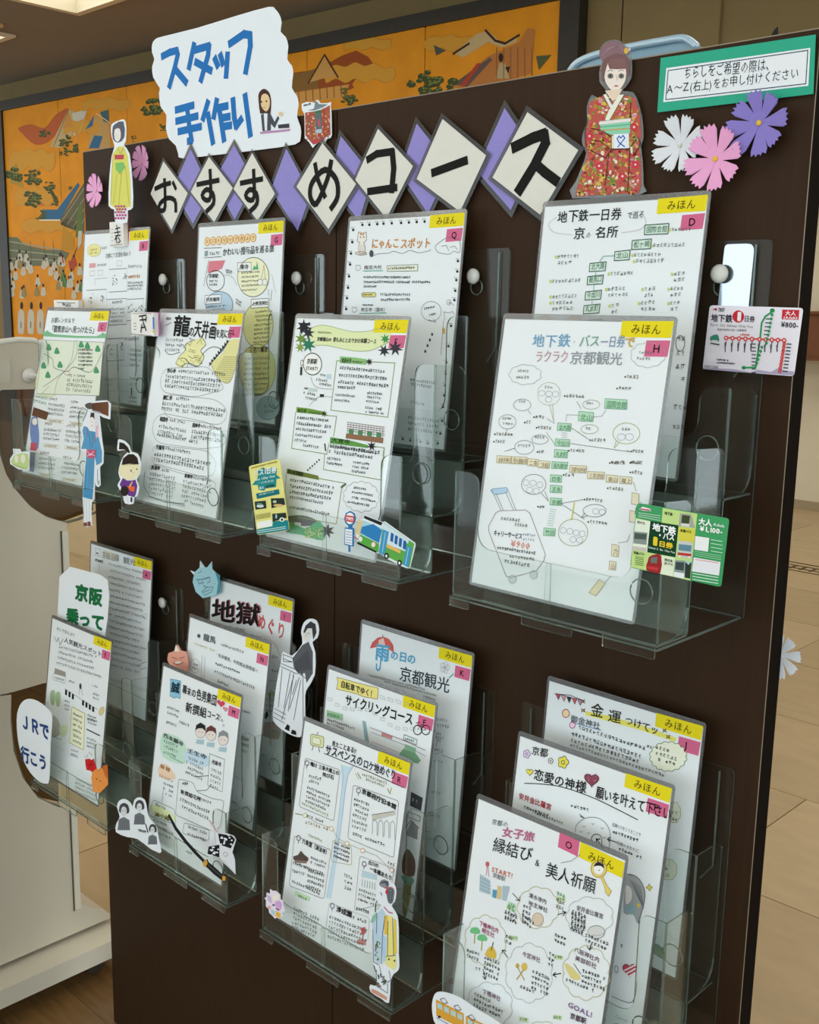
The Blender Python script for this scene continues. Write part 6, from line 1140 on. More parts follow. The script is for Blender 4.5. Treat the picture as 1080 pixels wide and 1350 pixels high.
for i in range(3): p.line([(680, 760 + i * 28), (920, 800 + i * 28)], 'cfe8d4', .8)
for i in range(3): p.line([(700, 552 + i * 18), (950, 595 + i * 18)], '9ad0a8', .5)
p.build(t)
t, p = cutout('ticket', 'narrow yellow and teal bus day ticket fixed at the lower left of card S', 'ticket', .178, (320, 590, 10.385), scale_rr([(88, 255), (510, 150), (645, 1130), (205, 1200)], 34), mat('e2dc7a', .3, key='ticket_yellow', spec=.5))
p.fill([(135, 515), (215, 410), (210, 320), (290, 268), (345, 310), (430, 260), (480, 290), (470, 370), (530, 420), (470, 430), (465, 540), (320, 560), (305, 590), (225, 580), (215, 510)], '1f8a8c', 1).fill([(190, 630), (505, 568), (515, 635), (205, 705)], '127078', 1).fill([(200, 1120), (415, 1075), (425, 1010), (625, 990), (642, 1125), (212, 1192)], '15848a', 1)
p.part = 'lettering'; p.text('バス1日券', 165, 385, 475, 335, 95, 'e0eeee', .03).text('Bus 1-Day Pass', 190, 455, 455, 400, 46, 'd8ecec', .02).text('一日乗車券', 215, 500, 440, 465, 34, 'bfe0e0').text('大人', 235, 572, 305, 560, 44, 'f0f4f0', .02).text('¥700-', 330, 555, 455, 525, 48, '2a2a1a', .02).text('京都バス', 235, 655, 450, 610, 26, 'd8ecec').scr(130, 290, 500, 195, 22, 1, col='8a7a2a')
p.part = 'drawing'
for q in ([(172, 740), (325, 725), (335, 830), (185, 850)], [(395, 695), (575, 690), (590, 780), (405, 830)], [(415, 905), (600, 890), (612, 960), (420, 1015)]): p.fill(q, '26322c', 2)
for a in ((250, 800, 50, 22, 'c8dcd8'), (240, 770, 40, 14, '5a8a80'), (500, 790, 70, 18, 'd8b878'), (450, 740, 26, 20, 'b8c0a8'), (550, 985, 36, 30, 'e8ece8'), (470, 940, 14, 34, '8ac0c8')): p.ell(a[0], a[1], a[2], a[3], a[4], lv=3)
p.ell(550, 985, 14, 18, '1c2420', lv=5).fill([(205, 1020), (410, 985), (415, 1075), (212, 1108)], 'eef0ea', 2)
for i in range(5): p.line([(190, 925 + i * 14), (390, 890 + i * 14)], '8a8438', .6)
for i in range(2): p.line([(215, 1140 + i * 25), (600, 1080 + i * 25)], 'c8e4e0', .9)
p.build(t)
# signs on the lower left
t, p = cutout('sign', 'white paper sign with bold green letters behind card E at the lower left', 'sign', .098, (0, 660, 4.5), [(355, 450), (418, 392), (600, 440), (640, 470), (650, 560), (640, 700), (600, 960), (340, 900), (345, 650)], tilt=.09)
p.part = 'lettering'; GG = '146b3c'
p.text('京阪', 448, 578, 612, 618, 105, GG, .036).text('乗って', 395, 712, 620, 768, 95, GG, .036); p.build(t)
t, p = cutout('sign', 'white rounded paper sign with dark blue letters at the bottom left of card E', 'sign', .178, (0, 700, 3.2135), [(72, 800), (85, 740), (115, 712), (160, 720), (210, 760), (222, 800), (215, 900), (210, 1050), (195, 1070), (160, 1055), (115, 1000), (82, 910)], sm=3)
p.part = 'lettering'; NB = '27427f'
p.text('ＪＲで', 92, 828, 212, 882, 68, NB, .028).text('行こう', 92, 968, 205, 1015, 68, NB, .028); p.build(t)
# woodcut-like man
MN = [(722, 695), (785, 725), (860, 640), (850, 560), (870, 490), (910, 462), (960, 475), (978, 540), (965, 600), (930, 630), (950, 700), (948, 860), (900, 950), (878, 1010), (880, 1200), (855, 1290), (830, 1305), (770, 1285), (700, 1240), (650, 1180), (655, 1080), (680, 900), (708, 770)]
t, p = cutout('paper_doll', 'cut-out ink drawing of a man in dark kimono, right of card I', 'paper figure', .068, (240, 730, 5.4), MN, sm=2)
p.fill([(790, 745), (860, 650), (905, 625), (935, 700), (935, 850), (890, 920), (880, 850), (830, 850), (800, 810)], '5c5f64', 1).fill([(868, 560), (885, 510), (920, 480), (955, 500), (962, 560), (940, 610), (935, 580), (930, 530), (900, 530), (880, 560)], '3c3e42', 3).fill([(866, 560), (880, 530), (915, 530), (925, 570), (905, 620), (870, 610)], 'e4e2de', 2, 2).line([(875, 560), (885, 558)], K, .7, 4).line([(898, 565), (912, 565)], K, .7, 4).line([(890, 570), (884, 590)], '6a6a6a', .5, 4)
for i in range(12): p.line([(810 + i * 8, 770 - i * 8), (825 + i * 9, 840 - i * 2)], '33353a', .8, 3)
for L in ([(725, 715), (800, 745)], [(725, 745), (790, 770), (725, 765), (725, 715)], [(710, 780), (830, 830)], [(705, 800), (825, 855)], [(718, 815), (690, 1090)], [(775, 840), (730, 1095)], [(800, 850), (760, 1120)], [(665, 1100), (745, 1145)], [(660, 1130), (740, 1175)], [(655, 1160), (735, 1205)], [(865, 880), (868, 1270)], [(800, 870), (715, 1180)], [(840, 880), (770, 1100)], [(850, 900), (800, 1180)], [(820, 900), (790, 1000)], [(830, 850), (885, 885)]): p.line(L, '26282c', .9, 3)
p.fill([(735, 1245), (755, 1210), (772, 1225), (768, 1262)], '1e1e20', 4).fill([(780, 1280), (788, 1250), (815, 1260), (820, 1290)], '1e1e20', 4).fill([(845, 850), (862, 845), (868, 870)], '3a4a50', 4)
p.build(t)
# blue ogre, red ogre
t, p = cutout('ogre_mask', 'pale blue folded paper ogre face with horns at the top left of card I', 'paper mask', .034, (240, 730, 5.4), [(62, 118), (95, 130), (130, 95), (132, 48), (165, 95), (180, 98), (215, 55), (218, 110), (240, 130), (272, 155), (270, 210), (272, 275), (230, 300), (150, 315), (100, 270), (78, 200), (88, 150)], mat('a5d2dc', .5, .03))
p.fill([(62, 118), (95, 130), (88, 150)], 'eef2f2', 2).fill([(130, 95), (132, 48), (165, 95)], 'd8e8ec', 2).line([(134, 75), (152, 85)], '2a6a7a', .6)
for L in ([(120, 140), (145, 120)], [(105, 185), (150, 180), (205, 165)], [(120, 185), (125, 215), (155, 205), (150, 182)], [(165, 178), (200, 168), (205, 195), (185, 210)], [(155, 205), (160, 235), (185, 232)], [(145, 270), (180, 240), (225, 235), (215, 270), (165, 295), (145, 270)], [(155, 275), (205, 255)], [(140, 200), (138, 205)], [(235, 210), (240, 215)]): p.line(L, '1f4a5a', .8)
p.fill([(240, 130), (272, 155), (272, 275), (250, 288), (262, 200)], '3f94a4', 2); p.build(t)
t, p = cutout('ogre_mask', 'pink paper ogre face with a white horn peeking over the top of card M', 'paper mask', .085, (180, 720, 2.873), [(118, 430), (122, 405), (150, 395), (158, 372), (170, 395), (190, 400), (198, 440), (195, 475), (130, 455)], mat('e39f8c', .5, .03))
p.fill([(145, 398), (152, 372), (165, 398)], 'efe6da', 2).line([(135, 420), (155, 425)], '5a2a20', .7).line([(165, 425), (185, 418)], '5a2a20', .7).line([(140, 440), (155, 450), (180, 440)], '5a2a20', .7).ell(160, 440, 12, 5, 'f0e4dc', lv=4); p.build(t)
# broom carrying woman
WM = [(95, 120), (130, 75), (250, 65), (330, 60), (370, 95), (365, 200), (362, 262), (290, 240), (250, 215), (262, 330), (275, 450), (295, 600), (292, 720), (255, 760), (262, 950), (240, 970), (215, 955), (205, 900), (195, 1100), (170, 1130), (165, 1250), (175, 1370), (120, 1390), (78, 1370), (85, 1250), (75, 1080), (85, 900), (100, 700), (110, 600), (48, 580), (80, 450), (60, 400), (60, 360), (85, 310), (70, 290), (90, 220), (120, 160)]
t, p = cutout('paper_doll', 'tall cut-out woman in blue kimono carrying firewood on her head, beside card C', 'paper figure', .178, (100, 520, 7.94), WM)
p.fill([(180, 90), (340, 75), (350, 120), (345, 230), (250, 180), (175, 160)], '8a5a40', 1)
for i in range(9): p.line([(180, 95 + i * 9), (348, 85 + i * 17)], '4a2a1c', .9)
p.fill([(100, 110), (150, 85), (185, 100), (180, 150), (130, 150)], '5a5450', 2, 2).fill([(150, 180), (190, 175), (240, 200), (250, 330), (215, 450), (205, 330), (190, 250)], 'dfe0e4', 1).fill([(160, 200), (200, 190), (205, 320), (180, 350), (155, 310)], 'efe8e4', 3, 2).fill([(158, 240), (165, 190), (200, 190), (205, 260), (185, 235)], '3a3c40', 4).line([(170, 285), (178, 288)], K, .7, 5).ell(182, 325, 6, 4, 'c85a5a', lv=5)
p.fill([(90, 330), (125, 340), (150, 380), (210, 390), (245, 450), (280, 600), (278, 710), (225, 740), (205, 650), (190, 980), (85, 985), (110, 700), (120, 570), (62, 570), (90, 460), (75, 380)], '5c9cc4', 1).fill([(85, 985), (188, 990), (180, 1100), (80, 1075)], '4a90bc', 2).line([(85, 985), (188, 990)], '2a5a80', .9)
p.fill([(120, 575), (215, 580), (212, 650), (175, 675), (120, 650)], 'c85a78', 3).line([(130, 590), (160, 640), (195, 595)], 'f0d8e0', 1.2, 5).line([(130, 645), (160, 620), (205, 640)], 'f0d8e0', 1.2, 5).line([(125, 350), (130, 430)], 'c8485a', 1.4, 4).line([(210, 440), (205, 500)], 'c8485a', 1.4, 4).fill([(215, 330), (240, 320), (240, 440), (215, 460)], 'e8b8c4', 2)
for L in ([(120, 700), (105, 980)], [(150, 700), (145, 985)], [(175, 700), (172, 985)], [(150, 400), (160, 560)], [(190, 400), (180, 560)], [(215, 560), (225, 740)]): p.line(L, '2f6a94', .7, 4)
for L in ([(95, 1090), (92, 1350)], [(120, 1090), (120, 1350)], [(148, 1095), (150, 1350)]): p.line(L, '5a6068', .6, 3)
p.fill([(85, 1340), (125, 1340), (125, 1380), (85, 1375)], '7a4a3a', 3).fill([(130, 1330), (160, 1330), (165, 1375), (130, 1378)], '7a4a3a', 3).line([(235, 780), (232, 900), (245, 940), (252, 900)], '4a4e54', 1.1, 3).line([(130, 160), (80, 280)], '5a6068', 1.4, 3)
p.build(t)
# kid with topknot
KD = [(440, 590), (442, 510), (455, 468), (520, 490), (565, 540), (585, 600), (650, 620), (685, 720), (675, 830), (640, 890), (665, 960), (650, 1060), (615, 1080), (605, 1145), (520, 1140), (500, 1070), (475, 1010), (440, 950), (470, 890), (450, 820), (470, 720), (510, 640), (545, 605), (500, 580)]
t, p = cutout('paper_doll', 'small cut-out child with topknot and purple kimono at lower left of card L', 'paper figure', .178, (100, 520, 7.94), KD, sm=2)
p.fill([(458, 575), (462, 498), (510, 510), (550, 550), (575, 605), (560, 615), (510, 575)], '2c211a', 1).fill([(485, 740), (500, 670), (555, 625), (610, 625), (650, 660), (665, 730), (560, 745)], '2c211a', 1).fill([(470, 740), (665, 735), (670, 810), (620, 885), (540, 890), (475, 850)], 'ece4bc', 2, 2).ell(588, 797, 6, 13, K, lv=5, n=8).ell(648, 782, 5, 12, K, lv=5, n=8).line([(610, 820), (620, 822)], 'a06a5a', .6, 5)
p.fill([(500, 870), (540, 900), (600, 900), (630, 890), (650, 960), (635, 1040), (620, 1075), (560, 1060), (490, 990), (465, 940)], '6a3c8c', 1).ell(518, 1010, 40, 52, '2c211a', '1c140e', .5, 4).fill([(545, 960), (625, 965), (620, 1020), (580, 1010)], 'e8682c', 3).fill([(565, 960), (595, 910), (605, 915), (580, 970)], 'e8b878', 4).fill([(535, 1075), (550, 1075), (550, 1125), (535, 1125)], 'e8e8e8', 3).fill([(580, 1075), (598, 1075), (598, 1125), (580, 1125)], '33343a', 3).line([(500, 740), (650, 730)], 'a08a3a', .6, 4)
p.build(t)
# green blob, second woman is on the card
t, p = cutout('paper_cutout', 'small pale green leafy cut-out at the lower left corner of card C', 'paper picture', .178, (0, 395, 4.428), [(60, 930), (80, 900), (78, 870), (120, 872), (125, 888), (175, 885), (172, 1000), (110, 990), (62, 960)])
p.fill([(70, 940), (95, 905), (165, 900), (165, 985), (110, 980), (75, 958)], 'c2d890', 1, 2).ell(100, 930, 12, 22, 'ece8d8').ell(138, 928, 14, 26, 'ece8d8').line([(75, 960), (165, 990)], '6a9a5a', .8).line([(90, 900), (88, 875)], '5a8a4a', .9); p.build(t)
# green bus and stop
t, p = cutout('paper_cutout', 'cut-out picture of a green and blue city bus at the lower right of card S', 'paper picture', .1805, (440, 650, 9), [(370, 262), (380, 255), (585, 345), (610, 335), (970, 590), (975, 620), (910, 880), (880, 892), (820, 870), (640, 780), (555, 715), (480, 705), (290, 605), (270, 500), (300, 330), (360, 300)])
p.fill([(372, 265), (590, 350), (570, 385), (368, 298)], '26282e', 2).fill([(355, 320), (585, 415), (545, 600), (555, 715), (290, 590), (315, 440)], 'a8d4e0', 1).fill([(345, 400), (480, 365), (582, 440), (545, 590), (325, 470)], '2f80bc', 3).fill([(325, 490), (545, 600), (540, 700), (480, 690), (300, 590)], '57a846', 2).fill([(290, 575), (520, 690), (510, 708), (288, 600)], '1c1e20', 4).ell(330, 545, 22, 30, 'eae6dc', lv=4).ell(482, 610, 26, 32, 'eae6dc', 'd07a4a', .6, 4).line([(250, 510), (300, 550)], 'c04a3a', 1.2, 5).fill([(270, 460), (300, 310), (350, 330), (320, 520)], 'd8c898', 2)
p.fill([(600, 345), (965, 600), (905, 885), (545, 705)], '5faa4c', 1).fill([(600, 350), (905, 560), (890, 600), (590, 430)], 'cfe4ea', 2).fill([(600, 430), (665, 460), (610, 740), (550, 705)], '3f9ac8', 3).fill([(640, 450), (870, 570), (860, 690), (640, 610)], 'd4e6ec', 2).fill([(640, 600), (805, 680), (800, 715), (635, 640)], 'e6b868', 4)
for i in range(4): x, y = 690 + i * 50, 465 + i * 30; p.fill([(x, y), (x + 34, y + 18), (x + 22, y + 118), (x - 10, y + 100)], '1f64a4', 4)
p.fill([(880, 620), (935, 645), (890, 880), (835, 850)], '3f9ac8', 3).line([(900, 650), (865, 840)], 'bfe0ec', .9, 5).line([(625, 470), (590, 700)], 'bfe0ec', .9, 5)
for x, y in ((638, 745), (792, 828)): p.ell(x, y, 27, 38, '17181a', lv=5).ell(x, y, 12, 18, 'e8e8e8', lv=6)
p.build(t)
t, p = cutout('paper_cutout', 'small cut-out bus stop pole with round red and white sign left of the green bus', 'paper picture', .1775, (440, 650, 9), [(130, 300), (150, 235), (200, 212), (250, 240), (268, 300), (250, 360), (225, 385), (225, 412), (245, 425), (240, 635), (200, 628), (200, 700), (180, 695), (180, 625), (130, 612), (138, 405), (178, 412), (178, 388), (140, 350)], mat('2f78b4', .5))
p.ell(200, 300, 52, 68, 'eef0ee', lv=1).fill([(148, 260), (252, 275), (250, 350), (146, 330)], 'd04a4e', 2).fill([(158, 282), (240, 292), (238, 330), (156, 318)], 'f4ecec', 3).text('BUS', 160, 318, 238, 328, 36, 'd04a4e', .03).fill([(148, 422), (232, 434), (228, 620), (142, 600)], 'e4ecf4', 2)
for i in range(5): p.line([(158, 455 + i * 32), (222, 465 + i * 32)], '7a8aa0', .7, 4)
p.build(t)
# maiko
MK = [(140, 120), (160, 70), (210, 55), (260, 90), (310, 130), (322, 210), (305, 290), (275, 330), (330, 420), (345, 560), (345, 800), (352, 930), (330, 980), (290, 1010), (265, 1080), (262, 1120), (248, 1290), (180, 1250), (70, 1180), (65, 1110), (130, 1120), (125, 960), (95, 900), (85, 800), (90, 560), (62, 490), (70, 440), (130, 380), (180, 330), (140, 290), (130, 210)]
t, p = cutout('paper_doll', 'cut-out drawing of a dancer in pale blue kimono and long yellow sash beside card R', 'paper figure', .178, (480, 1150, 7.5), MK, sm=2)
p.fill([(155, 120), (175, 75), (220, 70), (255, 110), (240, 150), (200, 150)], '8a8f96', 2, 2).fill([(225, 160), (270, 140), (305, 170), (302, 240), (285, 300), (250, 300), (230, 230)], '7a7e84', 2, 2).ell(232, 190, 14, 22, 'cc3a44', lv=4).line([(212, 152), (290, 150)], 'c84a54', 1.2, 4).line([(172, 195), (182, 222)], K, 1.2, 4)
for i in range(5): p.line([(165 + i * 15, 110 - i * 4), (200 + i * 12, 85), (235, 120 + i * 5)], '4a4e56', .7, 4)
for i in range(5): p.ell(268, 180 + i * 26, 26 - i * 2, 14, None, '4a4e56', .6, 4)
p.fill([(135, 400), (185, 350), (215, 400), (215, 440), (190, 610), (185, 760), (170, 900), (140, 905), (100, 860), (95, 620), (85, 490)], 'bcd4e4', 1).fill([(190, 610), (235, 640), (225, 850), (200, 900), (185, 760)], 'b4d0e8', 1).fill([(215, 420), (240, 420), (245, 620), (205, 610)], 'e4bc4a', 2).fill([(240, 425), (290, 435), (300, 820), (225, 830)], 'ece08a', 1).fill([(300, 450), (325, 470), (330, 800), (300, 815)], 'e2cc4c', 1).fill([(225, 830), (322, 815), (330, 920), (300, 965), (215, 905)], 'e8e290', 2).fill([(70, 490), (90, 430), (130, 390), (135, 440), (100, 495)], '8fc0a4', 2)
p.line([(205, 340), (250, 390), (290, 400)], 'c06a8a', 1.6, 4)
for L in ([(135, 400), (130, 600)], [(190, 610), (180, 900)], [(215, 430), (190, 610)], [(290, 450), (300, 820)], [(245, 480), (240, 820)], [(225, 828), (320, 815)], [(95, 560), (100, 880), (150, 912)], [(160, 920), (180, 1020), (240, 1085), (272, 1060), (255, 970)], [(130, 960), (130, 1120), (240, 1190)], [(240, 1100), (240, 1190)]): p.line(L, '5a6478', .9, 4)
for _ in range(26): p.ell(rnd.uniform(115, 170), rnd.uniform(670, 860), 7, 9, rnd.choice(['6a8a4a', '8a5a60', '4a5a50', 'b89a5a']), lv=4, n=6); p.ell(rnd.uniform(140, 225), rnd.uniform(1000, 1130), 7, 10, rnd.choice(['3a3e4a', '7a4a50', '5a6a50']), lv=4, n=6)
p.fill([(80, 1145), (130, 1165), (235, 1230), (232, 1262), (180, 1235), (82, 1180)], 'd09a84', 3); p.ell(255, 855, 8, 11, K, lv=5, n=6); p.ell(310, 870, 8, 11, K, lv=5, n=6)
p.build(t)
# cluster flower at R's lower left: petals in mixed pastels
t, p = cutout('paper_flower', 'small pastel lilac and yellow folded paper blossom at the lower left of card R', 'paper flower', .179, (340, 1160, 18), [(300, 215), (360, 260), (430, 255), (540, 350), (535, 450), (605, 500), (615, 640), (650, 730), (590, 770), (560, 790), (600, 860), (530, 920), (450, 890), (420, 920), (360, 850), (275, 770), (270, 690), (200, 620), (205, 480), (165, 430), (215, 400), (215, 300), (300, 330)], mat('ece2ee', .55))
p.fill([(230, 340), (330, 400), (340, 560), (250, 480)], 'cdb8dc', 2).fill([(420, 520), (520, 480), (590, 560), (560, 700), (440, 620)], 'd6a8dc', 2).fill([(440, 720), (560, 800), (540, 900), (440, 860)], 'e4bc48', 2).fill([(320, 700), (400, 720), (420, 850), (330, 790)], 'a8cce4', 2).fill([(250, 600), (330, 620), (320, 690), (260, 670)], 'e4a4a8', 2).fill([(350, 400), (500, 330), (520, 430), (400, 500)], 'f4ecd8', 2).ell(390, 590, 34, 24, '6a6480', lv=3).fill([(440, 640), (540, 700), (520, 730), (450, 690)], '8a5aa0', 3); p.build(t)
# photo cut-out of three people
PH = [(80, 400), (85, 330), (110, 280), (88, 200), (105, 155), (145, 138), (190, 165), (212, 200), (225, 150), (260, 125), (305, 145), (322, 200), (330, 260), (360, 310), (400, 360), (415, 440), (438, 560), (400, 555), (350, 530), (250, 455), (170, 440)]
t, p = cutout('paper_cutout', 'white cut-out with three small grey portrait drawings at the lower left of card M', 'paper picture', .178, (140, 1030, 6), PH, sm=2)
for x, y, s in ((145, 235, 1.0), (268, 205, .9), (372, 385, .75)):
    p.fill([(x - 34 * s, y + 10), (x - 32 * s, y - 45 * s), (x, y - 65 * s), (x + 34 * s, y - 45 * s), (x + 38 * s, y + 15)], '43474c', 1, 3).ell(x, y, 23 * s, 38 * s, 'd8dadb', None, lv=3).fill([(x - 50 * s, y + 150 * s), (x - 38 * s, y + 62 * s), (x, y + 45 * s), (x + 42 * s, y + 70 * s), (x + 48 * s, y + 150 * s)], '767b80', 2)
    for i in range(6): p.line([(x - 40 * s + i * 16 * s, y + 70 * s), (x - 44 * s + i * 17 * s, y + 145 * s)], '33363a', .9, 3)
    p.line([(x - 14 * s, y - 6), (x - 5 * s, y - 6)], K, .7, 4).line([(x + 5 * s, y - 4), (x + 14 * s, y - 4)], K, .7, 4)
p.line([(318, 340), (335, 400)], '26282c', 3, 3).scr(262, 395, 325, 410, 24, 1, col=K, w=.9); p.build(t)
# sword and coat
SW = [(500, 258), (560, 365), (640, 470), (720, 560), (785, 628), (800, 615), (812, 640), (860, 680), (930, 745), (950, 760), (945, 785), (920, 785), (850, 730), (800, 680), (785, 675), (765, 635), (700, 570), (620, 480), (545, 380), (492, 270)]
t, p = cutout('paper_cutout', 'thin black sword cut-out with gold guard across the bottom of card M', 'paper sword', .178, (140, 1030, 6), SW, mat('191a1e', .35))
p.fill([(776, 630), (798, 615), (808, 645), (790, 680), (772, 665)], 'd8a03c', 2).fill([(925, 745), (950, 752), (948, 785), (922, 782)], 'd8a03c', 2)
for i in range(8): p.line([(815 + i * 14, 655 + i * 12), (820 + i * 14, 672 + i * 12)], '8a8a8a', .8)
p.build(t)
t, p = cutout('paper_cutout', 'black and white patterned coat cut-out with white ribbon, lower right of card M', 'paper coat', .1788, (140, 1030, 6), [(820, 305), (838, 330), (862, 345), (890, 405), (960, 412), (1010, 430), (1030, 460), (1000, 560), (1020, 620), (1025, 735), (1000, 710), (930, 640), (905, 600), (860, 590), (805, 575), (800, 545), (825, 510), (850, 505), (845, 420)], mat('dfe2e6', .5))
p.fill([(890, 410), (1000, 430), (1025, 460), (990, 530), (905, 500)], '17181c', 1).fill([(815, 515), (900, 500), (900, 600), (806, 572)], '17181c', 1)
for _ in range(22): x, y = rnd.uniform(895, 1005), rnd.uniform(425, 515); p.ell(x, y, 9, 7, 'e8ecf0', lv=2, n=5)
for _ in range(12): x, y = rnd.uniform(815, 895), rnd.uniform(520, 585); p.ell(x, y, 9, 7, 'e8ecf0', lv=2, n=5)
p.line([(820, 305), (885, 400)], 'b83a44', 1.0, 4).ell(950, 575, 18, 16, None, '8a8e94', .7).line([(930, 620), (1015, 720)], '9a9ea4', .6).line([(860, 350), (870, 500)], '8a6a70', .6); p.build(t)
# origami fox / leaf at card E
t, p = cutout('origami', 'small red paper flower on the pocket at the lower right of card E', 'origami', .1785, (50, 800, 4.655), [(292, 935), (315, 932), (330, 940), (345, 930), (350, 960), (362, 985), (355, 1010), (345, 1025), (325, 1005), (300, 1000), (295, 970)], mat('cc1f28', .5, .05))
for i in range(6): a = i * 1.05; p.line([(326, 970), (326 + 24 * math.cos(a), 970 + 30 * math.sin(a))], '8a141c', .7)
for q in ([(305, 905), (312, 922)], [(330, 895), (335, 915)], [(318, 890), (322, 905)], [(292, 915), (300, 925)]): p.line(q, '2a2a2a', 1.2)
p.build(t)
t, p = cutout('origami', 'small folded orange paper fox with two dot eyes under the red paper flower', 'origami', .1795, (50, 800, 4.655), [(335, 1015), (365, 990), (370, 1000), (395, 985), (405, 1005), (428, 968), (432, 1090), (385, 1140), (342, 1135), (330, 1050)], mat('e89448', .5, .04))
p.fill([(400, 975), (430, 968), (428, 1060), (412, 1030)], 'c8662a', 1).ell(366, 1055, 3, 5, K, lv=4, n=6).ell(386, 1068, 3, 5, K, lv=4, n=6).line([(370, 1000), (378, 1010), (395, 985)], 'b86a2c', .6); p.build(t)
# train sign bottom
t, p = cutout('paper_cutout', 'white rounded cut-out with a yellow train drawing at the bottom left of card O', 'paper picture', .18, (560, 1180, 3.724), [(38, 560), (45, 500), (65, 475), (110, 478), (180, 505), (260, 560), (360, 620), (420, 690), (380, 760), (150, 700), (60, 640)], sm=3)
p.fill([(58, 510), (195, 580), (195, 660), (60, 590)], 'd9a23c', 1).fill([(205, 590), (330, 650), (330, 720), (205, 660)], 'd9a23c', 1)
for i in range(4): x, y = 66 + i * 33, 525 + i * 17; p.fill([(x, y), (x + 24, y + 12), (x + 24, y + 38), (x, y + 26)], 'b4d0d0', 3)
for i in range(3): x, y = 215 + i * 33, 602 + i * 17; p.fill([(x, y), (x + 24, y + 12), (x + 24, y + 38), (x, y + 26)], 'b4d0d0', 3)
for x, y in ((98, 518), (165, 552), (235, 600)): p.line([(x - 18, y - 8), (x, y - 15), (x + 18, y + 8), (x - 2, y + 14)], '4a3a4a', .8, cl=True)
p.line([(60, 600), (200, 675)], '6a5aa0', .8).ell(75, 596, 8, 6, '2a2a2a'); p.build(t)
# things standing behind the board top
pl = wall_plane(-.075); q_ = Pic(pl).z(720, 0, 3)
OUTB = [(100, 290), (130, 255), (200, 225), (330, 195), (480, 168), (540, 160), (570, 170), (600, 195), (600, 330), (100, 330)]
L = [q_.loc(p_) for p_ in OUTB]; bx = sum(a[0] for a in L) / len(L); bz = min(a[1] for a in L)
t = empty('plastic_tub', Matrix.Translation((bx, .055, bz)), 'pale blue translucent plastic tub showing its rounded rim above the board top', 'plastic tub')
BT = clear('blue_plastic', 'b9d6e4', 'ffffff', .15, .05, .8, .62, 'a6cfe4'); BT2 = clear('blue_plastic_rim', 'cfe4ee', 'ffffff', .1, .1, .9, .7, 'c4e2f2')
L2 = [(a[0] - bx, a[1] - bz) for a in L]
m = Mb(); m.prism(rounded(L2, .012, 4), .02, .026, BT, ax='y'); m.prism(rounded(L2, .012, 4), .20, .206, BT, ax='y'); m.build('tub_wall', t)
rim = smooth_pts(L2[:8], 4, False); m = Mb(); m.tube([(a, .018, b + .002) for a, b in rim], .0045, BT2, 8); m.build('rim', t, True)
m = Mb(); 
for i in range(len(rim) - 1):
    a, b = rim[i], rim[i + 1]; m.face([(a[0], .02, a[1]), (b[0], .02, b[1]), (b[0], .205, b[1]), (a[0], .205, a[1])], BT)
m.build('tub_lid', t)
# a plain rack standing on the floor behind the board carries the tub
x0_, x1_ = L2[0][0] - .01, L2[-2][0] + .02
rk = empty('rack', Matrix.Translation((bx, .055, 0)), 'dark rack behind the board that carries the blue plastic tub', 'rack')
m = Mb(); m.box(x0_, x1_, .005, .22, bz - .012, bz - .0005, mat('3a2e26', .6, key='shelf')); m.build('shelf', rk)
for sx in (x0_, x1_ - .03):
    for yy in (.005, .19): m = Mb(); m.box(sx, sx + .03, yy, yy + .03, 0, bz - .012, mat('3a2e26', .6, key='shelf')); m.build('upright', rk)
t, p = cutout('paper_cutout', 'dark pointed leaf tip poking up behind the top edge near the green notice', 'paper leaf', -.03, (720, 0, 3), [(890, 145), (903, 120), (918, 105), (920, 150), (920, 260), (890, 260)], mat('1f2322', .5))
# ================================================================== THE WHEELED CABINET ON THE LEFT
cab = empty('wheeled_cabinet', Matrix.Translation((-.5, -.4, 0)), 'pale beige wheeled cabinet with rounded smoked windows at the left edge', 'cabinet')
BG = mat('c6beaa', .45, .03, 4, key='cabinet_plastic', spec=.35, bump=.02); BG2 = mat('d6d0be', .4, .02, 4, key='cabinet_trim', spec=.4)
XF = .30; OX, OY = -.5, -.4                            # local x of the face seen, toward the board
def cy_(y): return y - OY
FACE = Plane((-.2, 0, 0), (0, 1, 0), (0, 0, 1)); fp = lambda x, y: tuple(np.array(FACE.raw(x, y)) - np.array([OY, 0]))
yl = -.75 - OY; ye = cy_(.040)
pt = lambda x, y: fp(x, y)
top = [(yl, 1.40), pt(0, 453), pt(25, 449), pt(45, 450), pt(60, 456), pt(72, 468)]
# upper body outline with the rounded window cut open towards the back edge
up = [(yl, 1.40), pt(0, 452), pt(40, 449), pt(62, 458), (pt(80, 500)[0], pt(80, 505)[1]), (pt(80, 500)[0], pt(80, 513)[1]), pt(45, 513), pt(0, 514), (pt(0, 540)[0] - .02, pt(0, 540)[1])]
arc = [pt(0, 600), pt(8, 625), pt(20, 645), pt(40, 668), pt(62, 682), pt(90, 690)]
low = [(ye + .004, pt(90, 692)[1]), (ye, pt(88, 780)[1]), (ye, pt(92, 905)[1]), pt(60, 900), pt(15, 913), pt(0, 916), (yl, pt(0, 916)[1] + .02)]
m = Mb(); m.prism(rounded(up + arc + low, [.03] + [.006] * (len(up) + len(arc) + len(low) - 1), 3), 0, XF, BG, ax='x'); m.build('upper_body', cab)
lowp = [(yl, pt(0, 918)[1] + .018), pt(0, 918), pt(15, 916)] + [pt(14, 950), pt(18, 990), pt(30, 1025), pt(50, 1052), pt(72, 1062), pt(82, 1066)] + [(cy_(.043), pt(103, 1066)[1]), (cy_(.040), TOP - 1.60), (cy_(.10), TOP - 1.640), (cy_(.122), TOP - 1.665), (yl, TOP - 1.665)]
m = Mb(); m.prism(lowp, 0, XF, BG, ax='x'); m.build('lower_body', cab)
